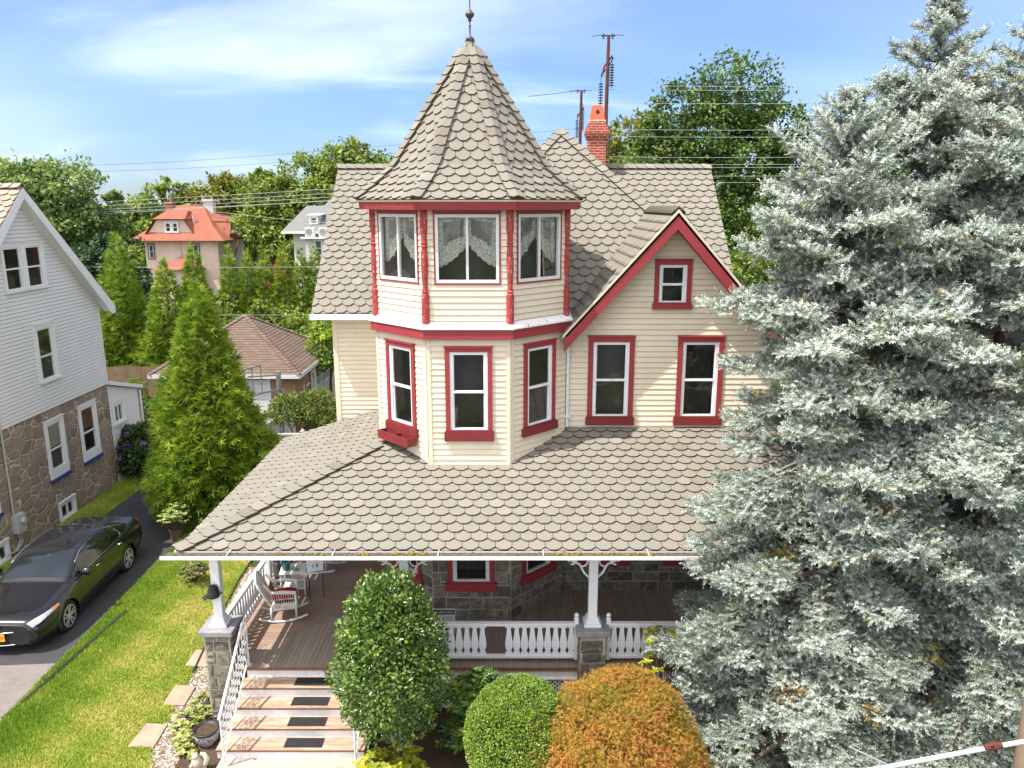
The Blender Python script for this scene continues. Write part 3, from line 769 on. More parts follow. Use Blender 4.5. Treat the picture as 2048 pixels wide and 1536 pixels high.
# ---- cross wing: a long gable with its ridge along x
mb = MB()
for y0, sg in ((17.8, 1), (25.2, -1)):
    A = Vector((-4.64 if sg > 0 else 5.30, y0, 6.55)); U = Vector((sg, 0, 0)); V = Vector((0, sg * 3.7, 3.43)); L = V.length
    shingle_plane(mb, A, U, V, [(0, 0), (9.94, 0), (9.94, L), (0, L)])
wr = mb.build('wing_roof', SH, house, tint=True)
mb = MB()
nf, nb = Vector((0, -3.43, 3.7)).normalized(), Vector((0, 3.43, 3.7)).normalized()
hipcap(mb, (-4.66, 21.5, 9.985), (5.32, 21.5, 9.985), nf, nb, .12, .25, .03); mb.build('ridge_cap', SH[:2], wr, tint=True)
mb = MB()
mb.box(-4.66, -2.7, 17.72, 17.79, 6.42, 6.54); mb.box(-4.6, -2.66, 17.79, 18.2, 6.43, 6.46)
mb.bar((-4.60, 17.80, 6.45), (-4.60, 21.5, 9.88), .05, .16); mb.bar((5.26, 17.80, 6.45), (5.26, 21.5, 9.88), .05, .16)
mb.build('eave_board', M['white'], house)
# ---- front gable
PK = Vector((3.10, 14.75, 8.89)); YG = 14.75
mb = MB()
for sg in (-1, 1):
    E = Vector((3.10 + sg * 2.09, YG, 6.56)); sl = (PK - E); L = sl.length
    if sg < 0: A, U = Vector((E.x, 18.06, 6.56)), Vector((0, -1, 0))
    else: A, U = E, Vector((0, 1, 0))
    shingle_plane(mb, A, U, sl, [(0, 0), (3.31, 0), (3.31, L), (0, L)], deck=.06)
gr = mb.build('gable_roof', SH, house, tint=True)
mb = MB(); hipcap(mb, PK, (3.10, 18.04, 8.89), (-1.115, 0, 1), (1.115, 0, 1), .12, .24); mb.build('ridge_cap', SH[:2], gr, tint=True)
mb = MB(); sl = Vector((2.09, 0, 2.33)).normalized()
FGv = Frame((3.10, YG), (0, -1))
for sg in (-1, 1):
    d = .235
    mb.extr(FGv, [(0, 8.86), (sg * 2.10, 8.86 - 2.10 * 1.115), (sg * 2.10, 8.86 - 2.10 * 1.115 - .30), (0, 8.86 - .30)][::-1 if sg < 0 else 1], -.03, .0)
mb.build('rake_board', M['red'], house)
mb = MB()
for sg in (-1, 1):
    mb.extr(FGv, [(0, 8.925), (sg * 2.13, 8.925 - 2.13 * 1.115), (sg * 2.13, 8.925 - 2.13 * 1.115 - .06), (0, 8.925 - .06)], -.012, .02)
mb.build('rake_drip_edge', M['cream_trim'], house)
mb = MB()
for sg in (-1, 1):
    a_, b_ = YG + .035, 15.2
    mb.hexa([(3.10, a_, 8.60), (3.10 + sg * 2.05, a_, 8.60 - 2.05 * 1.115), (3.10 + sg * 2.05, b_, 8.60 - 2.05 * 1.115), (3.10, b_, 8.60),
             (3.10, a_, 8.64), (3.10 + sg * 2.05, a_, 8.64 - 2.05 * 1.115), (3.10 + sg * 2.05, b_, 8.64 - 2.05 * 1.115), (3.10, b_, 8.64)])
mb.build('gable_soffit', M['red'], house)
mb = MB(); mb.bar((1.10, 15.86, 6.63), (3.10, 18.0, 8.87), .16, .05); mb.build('valley_flashing', M['shingle_edge'], house)
mb = MB(); mb.tube([(1.09, 15.02, 6.42), (1.10, 15.1, 6.3), (1.11, 15.13, 6.1), (1.11, 15.13, 4.62)], .035, 8)
mb.box(1.05, 1.17, 15.08, 15.19, 4.82, 4.86); mb.build('downspout', M['white'], house)
# ---- chimney with a terracotta pot
mb = MB(); x0, x1, y0, y1 = 1.99, 2.45, 21.07, 21.53
mb.box(x0, x1, y0, y1, 9.0, 10.68); e = 0
for z, d in ((10.68, .03), (10.745, .06), (10.81, .075)): mb.box(x0 - d, x1 + d, y0 - d, y1 + d, z, z + .065)
for z, d in ((10.877, .055), (10.94, .03), (11.0, .005), (11.06, -.02)): mb.box(x0 - d, x1 + d, y0 - d, y1 + d, z, z + .06, 0)
ch = mb.build('chimney', M['brick'], house)
mb = MB(); mb.box(x0 + .02, x1 - .02, y0 + .02, y1 - .02, 11.12, 11.15); mb.build('mortar_bed', M['mortar'], ch)
mb = MB(); cx, cy = (x0 + x1) / 2, (y0 + y1) / 2
pts = [(.185, 11.15), (.135, 11.50), (.10, 11.53)]
for i in range(2):
    (r0, z0), (r1, z1) = pts[i], pts[i + 1]
    q0 = [(cx - r0, cy - r0, z0), (cx + r0, cy - r0, z0), (cx + r0, cy + r0, z0), (cx - r0, cy + r0, z0)]; q1 = [(cx - r1, cy - r1, z1), (cx + r1, cy - r1, z1), (cx + r1, cy + r1, z1), (cx - r1, cy + r1, z1)]
    for k in range(4): mb.face([q0[k], q0[(k + 1) % 4], q1[(k + 1) % 4], q1[k]])
mb.face(q1)
pot = mb.build('chimney_pot', M['terracotta'], ch)
mb = MB(); mb.lathe((cx, cy - .168, 11.35), [(.05, 0), (.05, .02)], 14, axis='y'); mb.build('vent_hole', M['dark'], ch)

# ---- porch
SLP = .318; ZE = 3.47
mb = MB()
V = Vector((0, 1, SLP)); L = 3.5 * math.sqrt(1 + SLP ** 2); q = math.sqrt(1 + SLP ** 2)
shingle_plane(mb, (-5.5, 11.75, ZE), (1, 0, 0), V, [(0, 0), (11.1, 0), (11.1, 3.5 * q), (3.5, 3.5 * q)])
V = Vector((1, 0, SLP))
shingle_plane(mb, (-5.5, 18.0, ZE), (0, -1, 0), V, [(0, 0), (6.25, 0), (2.9, 3.35 * q), (0, 3.35 * q)])
pr = mb.build('porch_roof', SH, house, tint=True)
mb = MB(); hipcap(mb, (-5.5, 11.75, ZE), (-2.62, 14.63, ZE + 2.88 * SLP), (0, -SLP, 1), (-SLP, 0, 1), .15, .235, .04, .034); mb.build('hip_cap', SH[:2], pr, tint=True)
mb = MB(); mb.box(-5.52, 5.6, 11.735, 11.765, ZE - .10, ZE - .02); mb.box(-5.49, -5.46, 11.77, 18.0, ZE - .10, ZE - .03)
mb.box(-5.53, -2.66, 17.96, 18.02, ZE - .10, ZE - .03); mb.build('eave_board', M['white'], house)
g = MB()
g.box(-5.66, 5.6, 11.495, 11.51, 3.44, 3.497); g.box(-5.64, 5.6, 11.51, 11.685, 3.43, 3.445); g.box(-5.5, 5.6, 11.685, 11.695, 3.43, 3.495)
g.box(-5.61, -5.60, 11.9, 18.0, 3.34, 3.40); g.box(-5.60, -5.5, 11.9, 18.0, 3.34, 3.355)
for x in (-4.6, -2.9, -1.2, .5, 2.2, 3.9): g.box(x, x + .012, 11.51, 11.74, 3.502, 3.512)
gt = g.build('gutter', M['white_clean'], house)
g = MB()
g.box(-5.6, 5.6, 11.511, 11.684, 3.446, 3.486)
rr = random.Random(3)
for i in range(900):
    x = rr.uniform(-5.5, 5.5); y = rr.uniform(11.52, 11.675); s_ = rr.uniform(.006, .02)
    g.lathe((x, y, 3.484), [(s_, 0), (s_ * .7, s_ * .6), (s_ * .1, s_ * .9)], 5)
struct(g.build('gutter_debris', M['gutter_inside'], gt), kind='stuff')
g = MB()
for (xa, xb, k) in ((-2.55, -2.3, 9), (-1.95, -1.8, 6), (-1.72, -1.4, 14), (-3.2, -3.05, 4), (.6, 2.3, 34), (-3.8, -3.7, 3)):
    for i in range(k):
        x = rr.uniform(xa, xb); y = rr.uniform(11.53, 11.65); s_ = rr.uniform(.02, .05)
        g.lathe((x, y, 3.484), [(s_, 0), (s_ * .8, s_ * .6), (s_ * .2, s_ * 1.0)], 6)
struct(g.build('moss', M['moss'], gt, smooth=True), kind='stuff')
# ceiling, frieze beams
mb = MB(); mb.box(-5.35, 5.5, 11.9, 15.18, 3.24, 3.27); mb.box(-5.35, -2.66, 15.18, 18.0, 3.24, 3.27); mb.build('porch_ceiling', M['white'], house)
mb = MB(); mb.box(-5.3, 5.45, 12.36, 12.52, 3.02, 3.237); mb.box(-5.27, -5.11, 12.53, 17.9, 3.02, 3.237); mb.build('porch_beam', M['white'], house)
# floor: two runs of boards mitred from the outer corner
mb = MB(); z0, z1 = .91, .95
mb.prism([(-5.3, 12.35), (5.5, 12.35), (5.5, 15.2), (1.06, 15.2), (-.03, 14.0), (-1.57, 14.0), (-2.3, 14.8), (-2.85, 14.8)], z0, z1, 0)
mb.prism([(-5.3, 12.352), (-2.853, 14.8), (-2.3, 14.8), (-2.66, 15.1), (-2.66, 18.2), (-5.3, 18.2)], z0, z1, 1)
mb.build('porch_floor', [M['floor_y'], M['floor_x']], house)
mb = MB(); mb.box(-2.5, 5.5, 12.33, 12.349, .885, .951); mb.box(-4.8, -2.5, 12.325, 12.349, .905, .951); mb.build('porch_nosing', M['porch_edge_tread_shade'], house)
mb = MB(); mb.box(-2.48, 5.5, 12.36, 12.39, .70, .89); mb.box(-5.3, -5.28, 12.6, 18.2, .70, .91); mb.build('porch_skirt', M['riser'], house)
# front steps
st = MB()
XL, XR = -4.78, -2.5
rs = MB()
for k in range(1, 5):
    z = .95 - .19 * k; ya, yb = 12.35 - .29 * k, 12.35 - .29 * (k - 1)
    xl = XL - (.14 if k == 4 else .03 * (k - 1))
    b_ = MB(); b_.box(xl, XR + .05, ya - .03, yb + .01, z - .04, z); 
    st.v += []
    rs_z0 = z - .19
    if k == 1: stairs = None
    if stairs is None:
        rs2 = MB()
        for j in range(5):
            zz_ = .95 - .19 * j; yy = 12.35 - .29 * j
            rs2.box(XL - (.13 if j == 4 else .03 * max(0, j - 1)), XR + .04, yy, yy + .02, max(0, zz_ - .19), zz_ - (.045 if j else .05))
            rs2.box(XL - (.13 if j == 4 else .03 * max(0, j - 1)), XL + .04, yy + .02, 12.35, max(0, zz_ - .19), zz_ - .045)
            rs2.box(XR, XR + .04, yy + .02, 12.35, max(0, zz_ - .19), zz_ - .045)
        stairs = rs2.build('porch_steps', M['riser'], house)
    b_.box(xl + .002, XR + .048, ya - .034, ya - .0301, z - .038, z - .006, 1); b_.build('tread', [M['tread'], M['porch_edge_tread_shade']], stairs)  # thin front strip paints the shade along the tread nosing
# piers, posts, brackets
for i, (px, py, bk) in enumerate(((-5.17, 12.45, 0), (-1.88, 12.45, 1), (1.42, 12.45, 1), (4.70, 12.45, 1), (-5.19, 15.15, 0), (-5.19, 17.8, 0))):
    p = MB(); p.box(px - .225, px + .225, py - .225, py + .225, 0, 1.66)
    if i in (4, 5): p = MB(); p.box(px - .2, px + .2, py - .2, py + .2, 0, .93)
    hw, zt_ = (.215, 1.66) if i < 4 else (.19, .93)
    for k, N_ in enumerate(((0, -1), (1, 0), (0, 1), (-1, 0))): stone_blocks(p, Frame((px + N_[0] * (hw + .011), py + N_[1] * (hw + .011)), N_), -hw, hw, 0, zt_, (), 60 + i * 4 + k, 1, .22, .30, .026)
    pier = p.build('stone_pier', [M['stone_mortar'], M['stone_block']], house, tint=True)
    zt = 1.76 if i < 4 else .95
    if i < 4:
        p = MB(); p.box(px - .295, px + .295, py - .295, py + .295, 1.66, 1.76); p.build('pier_cap', M['cap_stone'], pier, bevel=.012)
    p = MB(); p.box(px - .078, px + .078, py - .078, py + .078, zt + .15, 3.02); po = p.build('porch_post', M['white'], house, bevel=.008)
    p = MB(); p.box(px - .15, px + .15, py - .15, py + .15, zt, zt + .06); p.box(px - .12, px + .12, py - .12, py + .12, zt + .06, zt + .11); p.box(px - .10, px + .10, py - .10, py + .10, zt + .11, zt + .16); p.build('post_base', M['white'], po, bevel=.006)
    for d in (-1, 1):
        if not bk: continue
        p = MB()
        for r_, cx_, cz_ in ((.10, .12, 2.98), (.06, .30, 2.97)):
            pts_ = [(px + d * (.08 + cx_ + r_ * math.cos(t)), py, cz_ - r_ * .2 + r_ * math.sin(t)) for t in [i_ * .5 for i_ in range(11)]]
            p.tube(pts_, .017, 6)
        p.tube([(px + d * .08, py, 2.66), (px + d * .16, py, 2.74), (px + d * .24, py, 2.90), (px + d * .42, py, 2.99)], .02, 6)
        p.build('bracket', M['white'], po)
# sawn balusters
BPR = [(0, .066), (.05, .066), (.10, .055), (.15, .036), (.20, .050), (.28, .066), (.42, .066), (.55, .056), (.72, .042), (.90, .032), (.915, .066), (1.0, .066)]
def baluster(F, s, z0, h, th=.022):
    b = MB(); poly = [(s + w, z0 + h * t) for t, w in BPR] + [(s - w, z0 + h * t) for t, w in reversed(BPR)]
    b.v = [tuple(F.p(q[0], q[1], n)) for n in (-th / 2, th / 2) for q in poly]; n = len(BPR); k = len(poly)
    for i in range(n - 1):
        for o_ in (0, k): b.f.append((o_ + i, o_ + i + 1, o_ + k - 2 - i, o_ + k - 1 - i))
    for i in range(k): b.f.append((i, (i + 1) % k, k + (i + 1) % k, k + i))
    b.m = [0] * len(b.f); b.t = [0] * len(b.f); return b
proto_bal = {}
def railing(F, a, b, ss, zb=1.13, zt=1.72, matn='white', finial=True):
    r = MB(); r.fbox(F, a, b, zt, zt + .05, -.045, .045); r.fbox(F, a, b, zb - .05, zb, -.035, .035)
    for s in (a, b): r.fbox(F, s - .0, s + .0001, zb, zt, -.01, .01)
    o = r.build('railing', M['white'], house, bevel=.006)
    for s in ss:
        key = (round(F.N.x), matn)
        if key not in proto_bal:
            proto_bal[key] = (baluster(F, 0, zb, zt - zb).build('baluster', M[matn], o), F.o.copy())
            proto_bal[key][0].location = F.T * s
        else:
            p0, org = proto_bal[key]; c = p0.copy(); COL.objects.link(c); c.parent = o; c.location = F.T * s + (F.o - org)
    if finial:
        for s in (a + .035, b - .035):
            f = MB(); f.fbox(F, s - .035, s + .035, zb - .08, zt + .12, -.04, .04)
            p = F.p(s, 0, 0); f.lathe((p.x, p.y, zt + .12), [(.045, 0), (.045, .015), (.02, .03), (.042, .06), (.045, .08), (.03, .105), (.005, .118)], 10)
            f.build('end_post', M['white'], o)
FR = Frame((0, 12.47), (0, -1))
railing(FR, -1.63, 1.18, [-1.50 + .139 * i for i in range(8)] + [-.055 + .139 * i for i in range(9)])
railing(FR, 1.68, 4.44, [1.82 + .139 * i for i in range(18)], matn='white_peel')
FS = Frame((-5.19, 0), (-1, 0))
railing(FS, -14.95, -12.72, [-14.85 + .139 * i for i in range(15)], finial=False)
railing(FS, -17.6, -15.35, [-17.45 + .139 * i for i in range(15)], finial=False)
# lattice skirts
for (a, b) in ((-1.62, .45), (.62, 1.16), (1.70, 4.4)):
    l = MB(); F = Frame((0, 12.44), (0, -1)); z0, z1 = .08, .70; h = z1 - z0
    l.fbox(F, a, b, z0, z0 + .04, -.01, .012); l.fbox(F, a, a + .04, z0 + .04, z1, -.01, .012); l.fbox(F, b - .04, b, z0 + .04, z1, -.01, .012)
    x = a - h
    while x < b:
        for sg in (1, -1):
            p0, p1 = ((x, z0), (x + h, z1)) if sg > 0 else ((x + h, z0), (x, z1))
            c = clip([(p0[0] - .018, p0[1]), (p0[0] + .018, p0[1]), (p1[0] + .018, p1[1]), (p1[0] - .018, p1[1])], [(a, z0), (b, z0), (b, z1), (a, z1)])
            if len(c) > 2: l.face([F.p(s_, z_, .004 * sg) for s_, z_ in c])
        x += .085
    l.build('lattice_skirt', M['white'], house)
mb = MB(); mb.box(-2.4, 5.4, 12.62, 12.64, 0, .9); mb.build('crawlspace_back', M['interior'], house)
# wrought handrails of the steps
def handrail(x, name='handrail'):
    h = MB(); top = [(x, 12.42, 1.87), (x, 12.30, 1.86), (x, 12.18, 1.80), (x, 11.02, .98), (x, 10.93, .93)]
    h.tube(top, .026, 8); h.tube([(x, 12.42, .95), (x, 12.42, 1.87)], .018, 8); h.tube([(x, 10.99, 0.0), (x, 10.99, .97)], .018, 8)
    h.tube([(x, 12.40, 1.09), (x, 11.0, .16)], .014, 6)
    h.box(x - .05, x + .05, 12.37, 12.47, .951, .965); h.box(x - .05, x + .05, 10.94, 11.04, 0.001, .012)
    o = h.build(name, M['iron_white'], house, smooth=False)
    s = MB()
    for i in range(1, 12):
        t = i / 12; y = 12.42 - 1.43 * t; zl, zt = 1.09 - .93 * t * 1.0, 1.83 - .87 * t
        s.tube([(x, y, zl), (x, y, zt)], .007, 5, cap=False)
    for i in range(12):
        t = (i + .5) / 12; y = 12.42 - 1.43 * t; zl, zt = 1.09 - .93 * t, 1.83 - .87 * t
        for f_ in (.3, .5, .7):
            zc = zl + (zt - zl) * f_
            s.tube([(x, y + .046 * math.cos(a), zc + .046 * math.sin(a)) for a in [k * .6283 for k in range(11)]], .0065, 4, cap=False)
            s.tube([(x + .004, y + (.055 - .004 * k) * math.cos(k * .9 + f_ * 9), zc + (.055 - .004 * k) * math.sin(k * .9 + f_ * 9)) for k in range(9)], .0045, 4, cap=False)
    s.build('scrollwork', M['iron_white'], o)
handrail(-4.72); handrail(-2.56)
# planter box under the left bay window
fb = MB(); F = octF(-135)
fb.fbox(F, -.48, .48, 4.52, 4.545, .06, .28); fb.fbox(F, -.48, .48, 4.545, 4.70, .06, .08); fb.fbox(F, -.48, .48, 4.545, 4.69, .26, .28)
for s in (-.48, -.01, .455): fb.fbox(F, s, s + .025, 4.545, 4.685, .08, .26)
fb.build('flower_box', M['red_dark'], house)
def flush(F):
    q = Frame((0, 0), (F.N.x, F.N.y)); q.o = F.o + F.N * .07; return q
# ================================================================== ground, drive, lawn, beds
M['apron'] = paint('worn_apron', (.20, .175, .16), (.15, .13, .12), 2, .9, .3, .2, dirt=(.26, .22, .19))
def sheet(name, poly, z, mat_, label=None, kind='structure', sub=0):
    m = MB(); m.face([(x, y, z) for x, y in poly]); o = m.build(name, mat_); struct(o, label, kind); return o
m = MB(); m.face([(-1500, -600, -.004), (1500, -600, -.004), (1500, 2500, -.004), (-1500, 2500, -.004)]); struct(m.build('ground', M['ground']), 'flat ground of soil and rough grass')
sheet('lawn', [(-9.15, -6), (-6.0, -6), (-5.95, 11.0), (-6.15, 11.5), (-6.32, 14.25), (-6.72, 17.8), (-6.8, 24), (-9.15, 24)], .004, M['lawn'], 'sunny patchy lawn between the drive and the porch')
sheet('grass_verge', [(-13.1, 10), (-12.15, 10), (-12.1, 25.5), (-13.1, 25.5)], .004, M['lawn'], 'strip of grass along the stone house')
sheet('driveway', [(-12.15, 13.75), (-9.15, 13.95), (-9.15, 30.1), (-13.6, 30.1), (-12.1, 24.5)], .006, M['asphalt'], 'dark asphalt driveway beside the lawn')
sheet('driveway_apron', [(-12.3, -6), (-9.15, -6), (-9.15, 13.95), (-12.3, 13.72)], .005, M['apron'], 'worn grey apron in front of the car')
sheet('gravel_bed', [(-6.02, 9.0), (-5.5, 9.0), (-5.55, 11.4), (-5.35, 12.6), (-5.2, 12.6), (-5.2, 18.2), (-6.7, 18.2), (-6.72, 17.8), (-6.32, 14.25), (-6.15, 11.5)], .005, M['gravel'], 'bed of pale pebbles along the lawn edge')
sheet('mulch_bed', [(-5.5, 9.0), (-4.86, 9.0), (-4.86, 12.6), (-5.35, 12.6), (-5.55, 11.4)], .007, M['soil'], 'dark mulch beside the front steps')
sheet('planting_bed', [(-2.4, 6), (9, 6), (9, 14), (-2.4, 14)], .006, M['soil'], 'dark soil bed in front of the porch')
sheet('front_walk', [(-4.85, -6), (-2.42, -6), (-2.42, 11.19), (-4.85, 11.19)], .009, M['concrete'], 'worn concrete walk at the foot of the steps')
sheet('street', [(-200, -20), (200, -20), (200, -10), (-200, -10)], .002, M['asphalt'], 'asphalt street in front of the houses')
# lawn grass blades
def grass(n, region, name, label):
    r = np.random.default_rng(5)
    x = r.uniform(region[0], region[1], n); y = r.uniform(region[2], region[3], n)
    edge = np.interp(y, [8, 11.0, 11.5, 14.25, 17.8, 24], [-5.95, -5.97, -6.17, -6.36, -6.76, -6.85]) if region[1] > -8 else np.full(n, -12.12)
    k = x < edge + .04 * r.normal(size=n)
    if region[1] > -8:
        for (sx_, sy_, sw_, sd_) in ((-6.30, 11.75, .46, .60), (-6.24, 12.88, .44, .60), (-6.34, 14.1, .46, .60), (-6.25, 16.0, .52, .72)): k &= ~((abs(x - sx_) < sw_ / 2) & (abs(y - sy_) < sd_ / 2))
    x, y = x[k], y[k]; n = len(x)
    patch = np.sin(x * 2.1 + 1.3 * np.sin(y * 1.7)) * np.sin(y * 1.9 + np.sin(x * 2.7)) + .7 * np.sin(x * 5.3 + y * 3.1) * np.sin(y * 4.7 - x * 2.2)
    green = np.clip((-x - 7.7) * 1.3, 0, 1) if region[1] > -8 else np.full(n, .3)
    keep = r.uniform(size=n) < np.clip(.9 - .38 * patch + green * .5, .2, 1); x, y, patch, green = x[keep], y[keep], patch[keep], green[keep]; n = len(x)
    h = r.uniform(.025, .065, n) * (1 + .6 * green); a = r.uniform(0, 2 * np.pi, n); w = r.uniform(.009, .018, n)
    lx, ly = r.normal(0, .03, n), r.normal(0, .03, n)
    P = np.zeros((n, 3, 3), np.float32)
    P[:, 0] = np.stack([x + w * np.cos(a), y + w * np.sin(a), np.full(n, .004)], 1); P[:, 1] = np.stack([x - w * np.cos(a), y - w * np.sin(a), np.full(n, .004)], 1)
    P[:, 2] = np.stack([x + lx, y + ly, .004 + h], 1)
    tint = np.clip(.46 + .18 * patch - .3 * green + r.normal(0, .2, n), 0, 1)
    o = npmesh(name, P.reshape(-1, 3), np.arange(3 * n).reshape(n, 3), np.repeat(tint, 3), M['grass']); struct(o, label, 'stuff'); return o
def npmesh(name, V, Fc, tint, mat_, parent=None, smooth=False):
    me = bpy.data.meshes.new(name); nv, nf, k = len(V), len(Fc), Fc.shape[1]
    me.vertices.add(nv); me.vertices.foreach_set('co', np.ascontiguousarray(V, dtype=np.float32).ravel())
    me.loops.add(nf * k); me.loops.foreach_set('vertex_index', np.ascontiguousarray(Fc, dtype=np.int32).ravel())
    me.polygons.add(nf); me.polygons.foreach_set('loop_start', np.arange(0, nf * k, k, dtype=np.int32))
    try: me.polygons.foreach_set('loop_total', np.full(nf, k, dtype=np.int32))
    except Exception: pass
    me.materials.append(mat_)
    at = me.attributes.new('tint', 'FLOAT', 'POINT'); at.data.foreach_set('value', np.ascontiguousarray(tint, dtype=np.float32))
    if smooth: me.polygons.foreach_set('use_smooth', np.ones(nf, dtype=bool))
    me.update(calc_edges=True); me.validate()
    o = bpy.data.objects.new(name, me); return place(o, parent)
M['grass'] = leafmat('grass', [(0, (.17, .30, .03)), (.35, (.34, .44, .06)), (.6, (.52, .52, .11)), (.85, (.60, .50, .21)), (1, (.58, .45, .27))], .8, .3, .1, .8, .2)
grass(330000, (-9.12, -5.9, 10.2, 21.5), 'lawn_grass', 'short patchy green and straw grass blades of the lawn')
grass(26000, (-13.05, -12.1, 15.5, 25), 'verge_grass', 'short grass blades along the stone house')
# flagstones in the bed
stones = [((-6.42, 11.02, .62, .62), 'weathered flagstone nearest the camera beside the garden statue'), ((-6.30, 11.75, .44, .58), 'brown flagstone beside the black and white planter'), ((-6.24, 12.88, .42, .58), 'brown flagstone beside the spreading ground cover plant'),
          ((-6.34, 14.1, .44, .58), 'brown flagstone beside the stone pier of the porch corner'), ((-6.25, 16.0, .5, .7), 'greyish flagstone under the side railing of the porch')]
r_ = random.Random(4)
for (x, y, w, d), lb in stones[1:]:
    p = [(x + sx_ * w / 2 + r_.uniform(-.03, .03), y + sy_ * d / 2 + r_.uniform(-.03, .03)) for sx_, sy_ in ((-1, -1), (1, -1), (1, 1), (-1, 1))]
    q = MB(); q.prism(p, .004, .035); tag(q.build('stepping_stone', M['flagstone'], bevel=.008), lb, 'stepping stone', 'stepping stones along the bed')
# black edging strip lying in the lawn
q = MB(); q.tube([(-9.02, 12.6, .05), (-8.95, 13.4, .055), (-8.85, 14.6, .05), (-8.72, 15.9, .05)], .045, 6); tag(q.build('lawn_edging', M['black_rubber']), 'loose black edging strip lying in the lawn', 'edging')
q = MB(); q.tube([(-6.28, 13.6, .03), (-6.5, 15.3, .03), (-6.72, 17.6, .03), (-6.8, 20, .03)], .025, 6); tag(q.build('bed_edging', M['black_rubber']), 'black edging between the lawn and the pebble bed', 'edging')

# ================================================================== grey and stone house on the left
M['siding_grey'] = paint('grey_vinyl', (.64, .63, .61), (.60, .59, .57), 1.2, .5, .02)
M['lap_shade_grey'] = paint('grey_lap_shade', (.15, .16, .19), (.12, .13, .16), 8, .7, 0)  # lap shade of the grey boards, put into the colour
M['blue_sill'] = paint('blue_sill', (.035, .045, .17), (.03, .04, .13), 8, .6, .05)
SG = [M['siding_grey'], M['lap_shade_grey']]
nb = thing('stone_and_siding_house', 'pale grey gabled house with brown stone ground floor beside the drive', 'house', (-15.5, 21, 0), world=True)
FN = Frame((-13.1, 0), (1, 0)); FB = Frame((-13.13, 0), (1, 0))
hn = [window(nb, FN, 20.03, 20.96, 6.80, 8.02, cas=.09, sill=(.05, .01), casing='white_clean', frame='white_clean', sillmat='white_clean', room='room_grey'),
      window(nb, FN, 20.96, 21.89, 6.80, 8.02, cas=.09, sill=(.05, .01), casing='white_clean', frame='white_clean', sillmat='white_clean', room='room_grey'),
      window(nb, FN, 20.95, 21.90, 4.20, 5.78, cas=.11, sill=(.05, .01), casing='white_clean', frame='white_clean', sillmat='white_clean', room='room_grey', rail=.46)]
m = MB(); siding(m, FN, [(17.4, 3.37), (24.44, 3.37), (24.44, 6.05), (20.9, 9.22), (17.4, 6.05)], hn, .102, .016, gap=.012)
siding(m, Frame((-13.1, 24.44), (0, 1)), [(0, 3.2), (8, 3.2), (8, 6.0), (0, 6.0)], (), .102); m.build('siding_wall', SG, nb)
hn2 = [window(nb, FB, a, b, z0, 3.05, cas=.10, sill=(.07, .03), casing='white_clean', frame='white_clean', sillmat='blue_sill', room='room_grey', rail=.53) for a, b, z0 in ((20.88, 21.80, 1.33), (22.62, 23.60, 1.28), (17.75, 18.62, 1.3))]
hn2 += [window(nb, FB, a, b, -.02, .56, cas=.07, sill=None, casing='white_clean', frame='white', kind='slider', deep=.3) for a, b in ((21.05, 21.88), (17.95, 18.72))]
m = MB(); wall_faces(m, FB, 17.4, 24.42, 0, 3.36, hn2); m.box(-22, -13.2, 24.3, 24.42, 0, 3.36); m.box(-22, -13.14, 17.4, 17.5, 0, 9)
m.build('stone_wall', M['stone_brown'], nb)
for a, b, z0 in ((20.98, 21.70, 1.33), (22.72, 23.50, 1.28)): m = MB(); m.fbox(FB, a, b, z0 + .01, z0 + .30, -.03, .045); m.build('window_panel', M['white_clean'], nb)
m = MB()
for sg in (-1, 1):
    A = Vector((-12.8 if sg < 0 else -22, 20.9 + sg * 3.94, 5.93)) ; U = Vector((-1 if sg < 0 else 1, 0, 0)); A.x = -22 if sg < 0 else -12.8; U = Vector((1, 0, 0)) if sg < 0 else Vector((-1, 0, 0))
    V = Vector((0, -sg * 3.94, 3.53)); shingle_plane(m, A, U, V, [(0, 0), (9.2, 0), (9.2, V.length), (0, V.length)], .275, .215)
nr = m.build('gable_roof', [M['shingle_tan'], M['shingle_edge'], M['white_clean']], nb, tint=True)
m = MB(); hipcap(m, (-12.82, 20.9, 9.47), (-22, 20.9, 9.47), (0, -3.53, 3.94), (0, 3.53, 3.94), .12, .25); m.build('ridge_cap', [M['shingle_tan'], M['shingle_edge']], nr, tint=True)
m = MB(); FV = Frame((-12.8, 20.9), (1, 0))
for sg in (-1, 1):
    m.extr(FV, [(0, 9.44), (sg * 4.0, 9.44 - 4.0 * .896), (sg * 4.0, 9.44 - 4.0 * .896 - .24), (sg * 3.8, 9.44 - 4.0 * .896 - .24), (0, 9.44 - .27)], -.03, .012)
m.build('rake_board', M['white_clean'], nb)
m = MB()
for sg in (-1, 1):
    for k in range(4):
        x0, x1 = -13.1 + .07 * k, -13.1 + .07 * k + .066
        m.hexa([(x0, 20.9, 9.16), (x1, 20.9, 9.16), (x1, 20.9 + sg * 3.9, 9.16 - 3.9 * .896), (x0, 20.9 + sg * 3.9, 9.16 - 3.9 * .896), (x0, 20.9, 9.19), (x1, 20.9, 9.19), (x1, 20.9 + sg * 3.9, 9.19 - 3.9 * .896), (x0, 20.9 + sg * 3.9, 9.19 - 3.9 * .896)])
m.build('rake_soffit', M['white_clean'], nb)
m = MB(); m.fbox(FN, 24.36, 24.45, 3.4, 5.9, -.01, .03); m.build('corner_board', M['siding_grey'], nb)
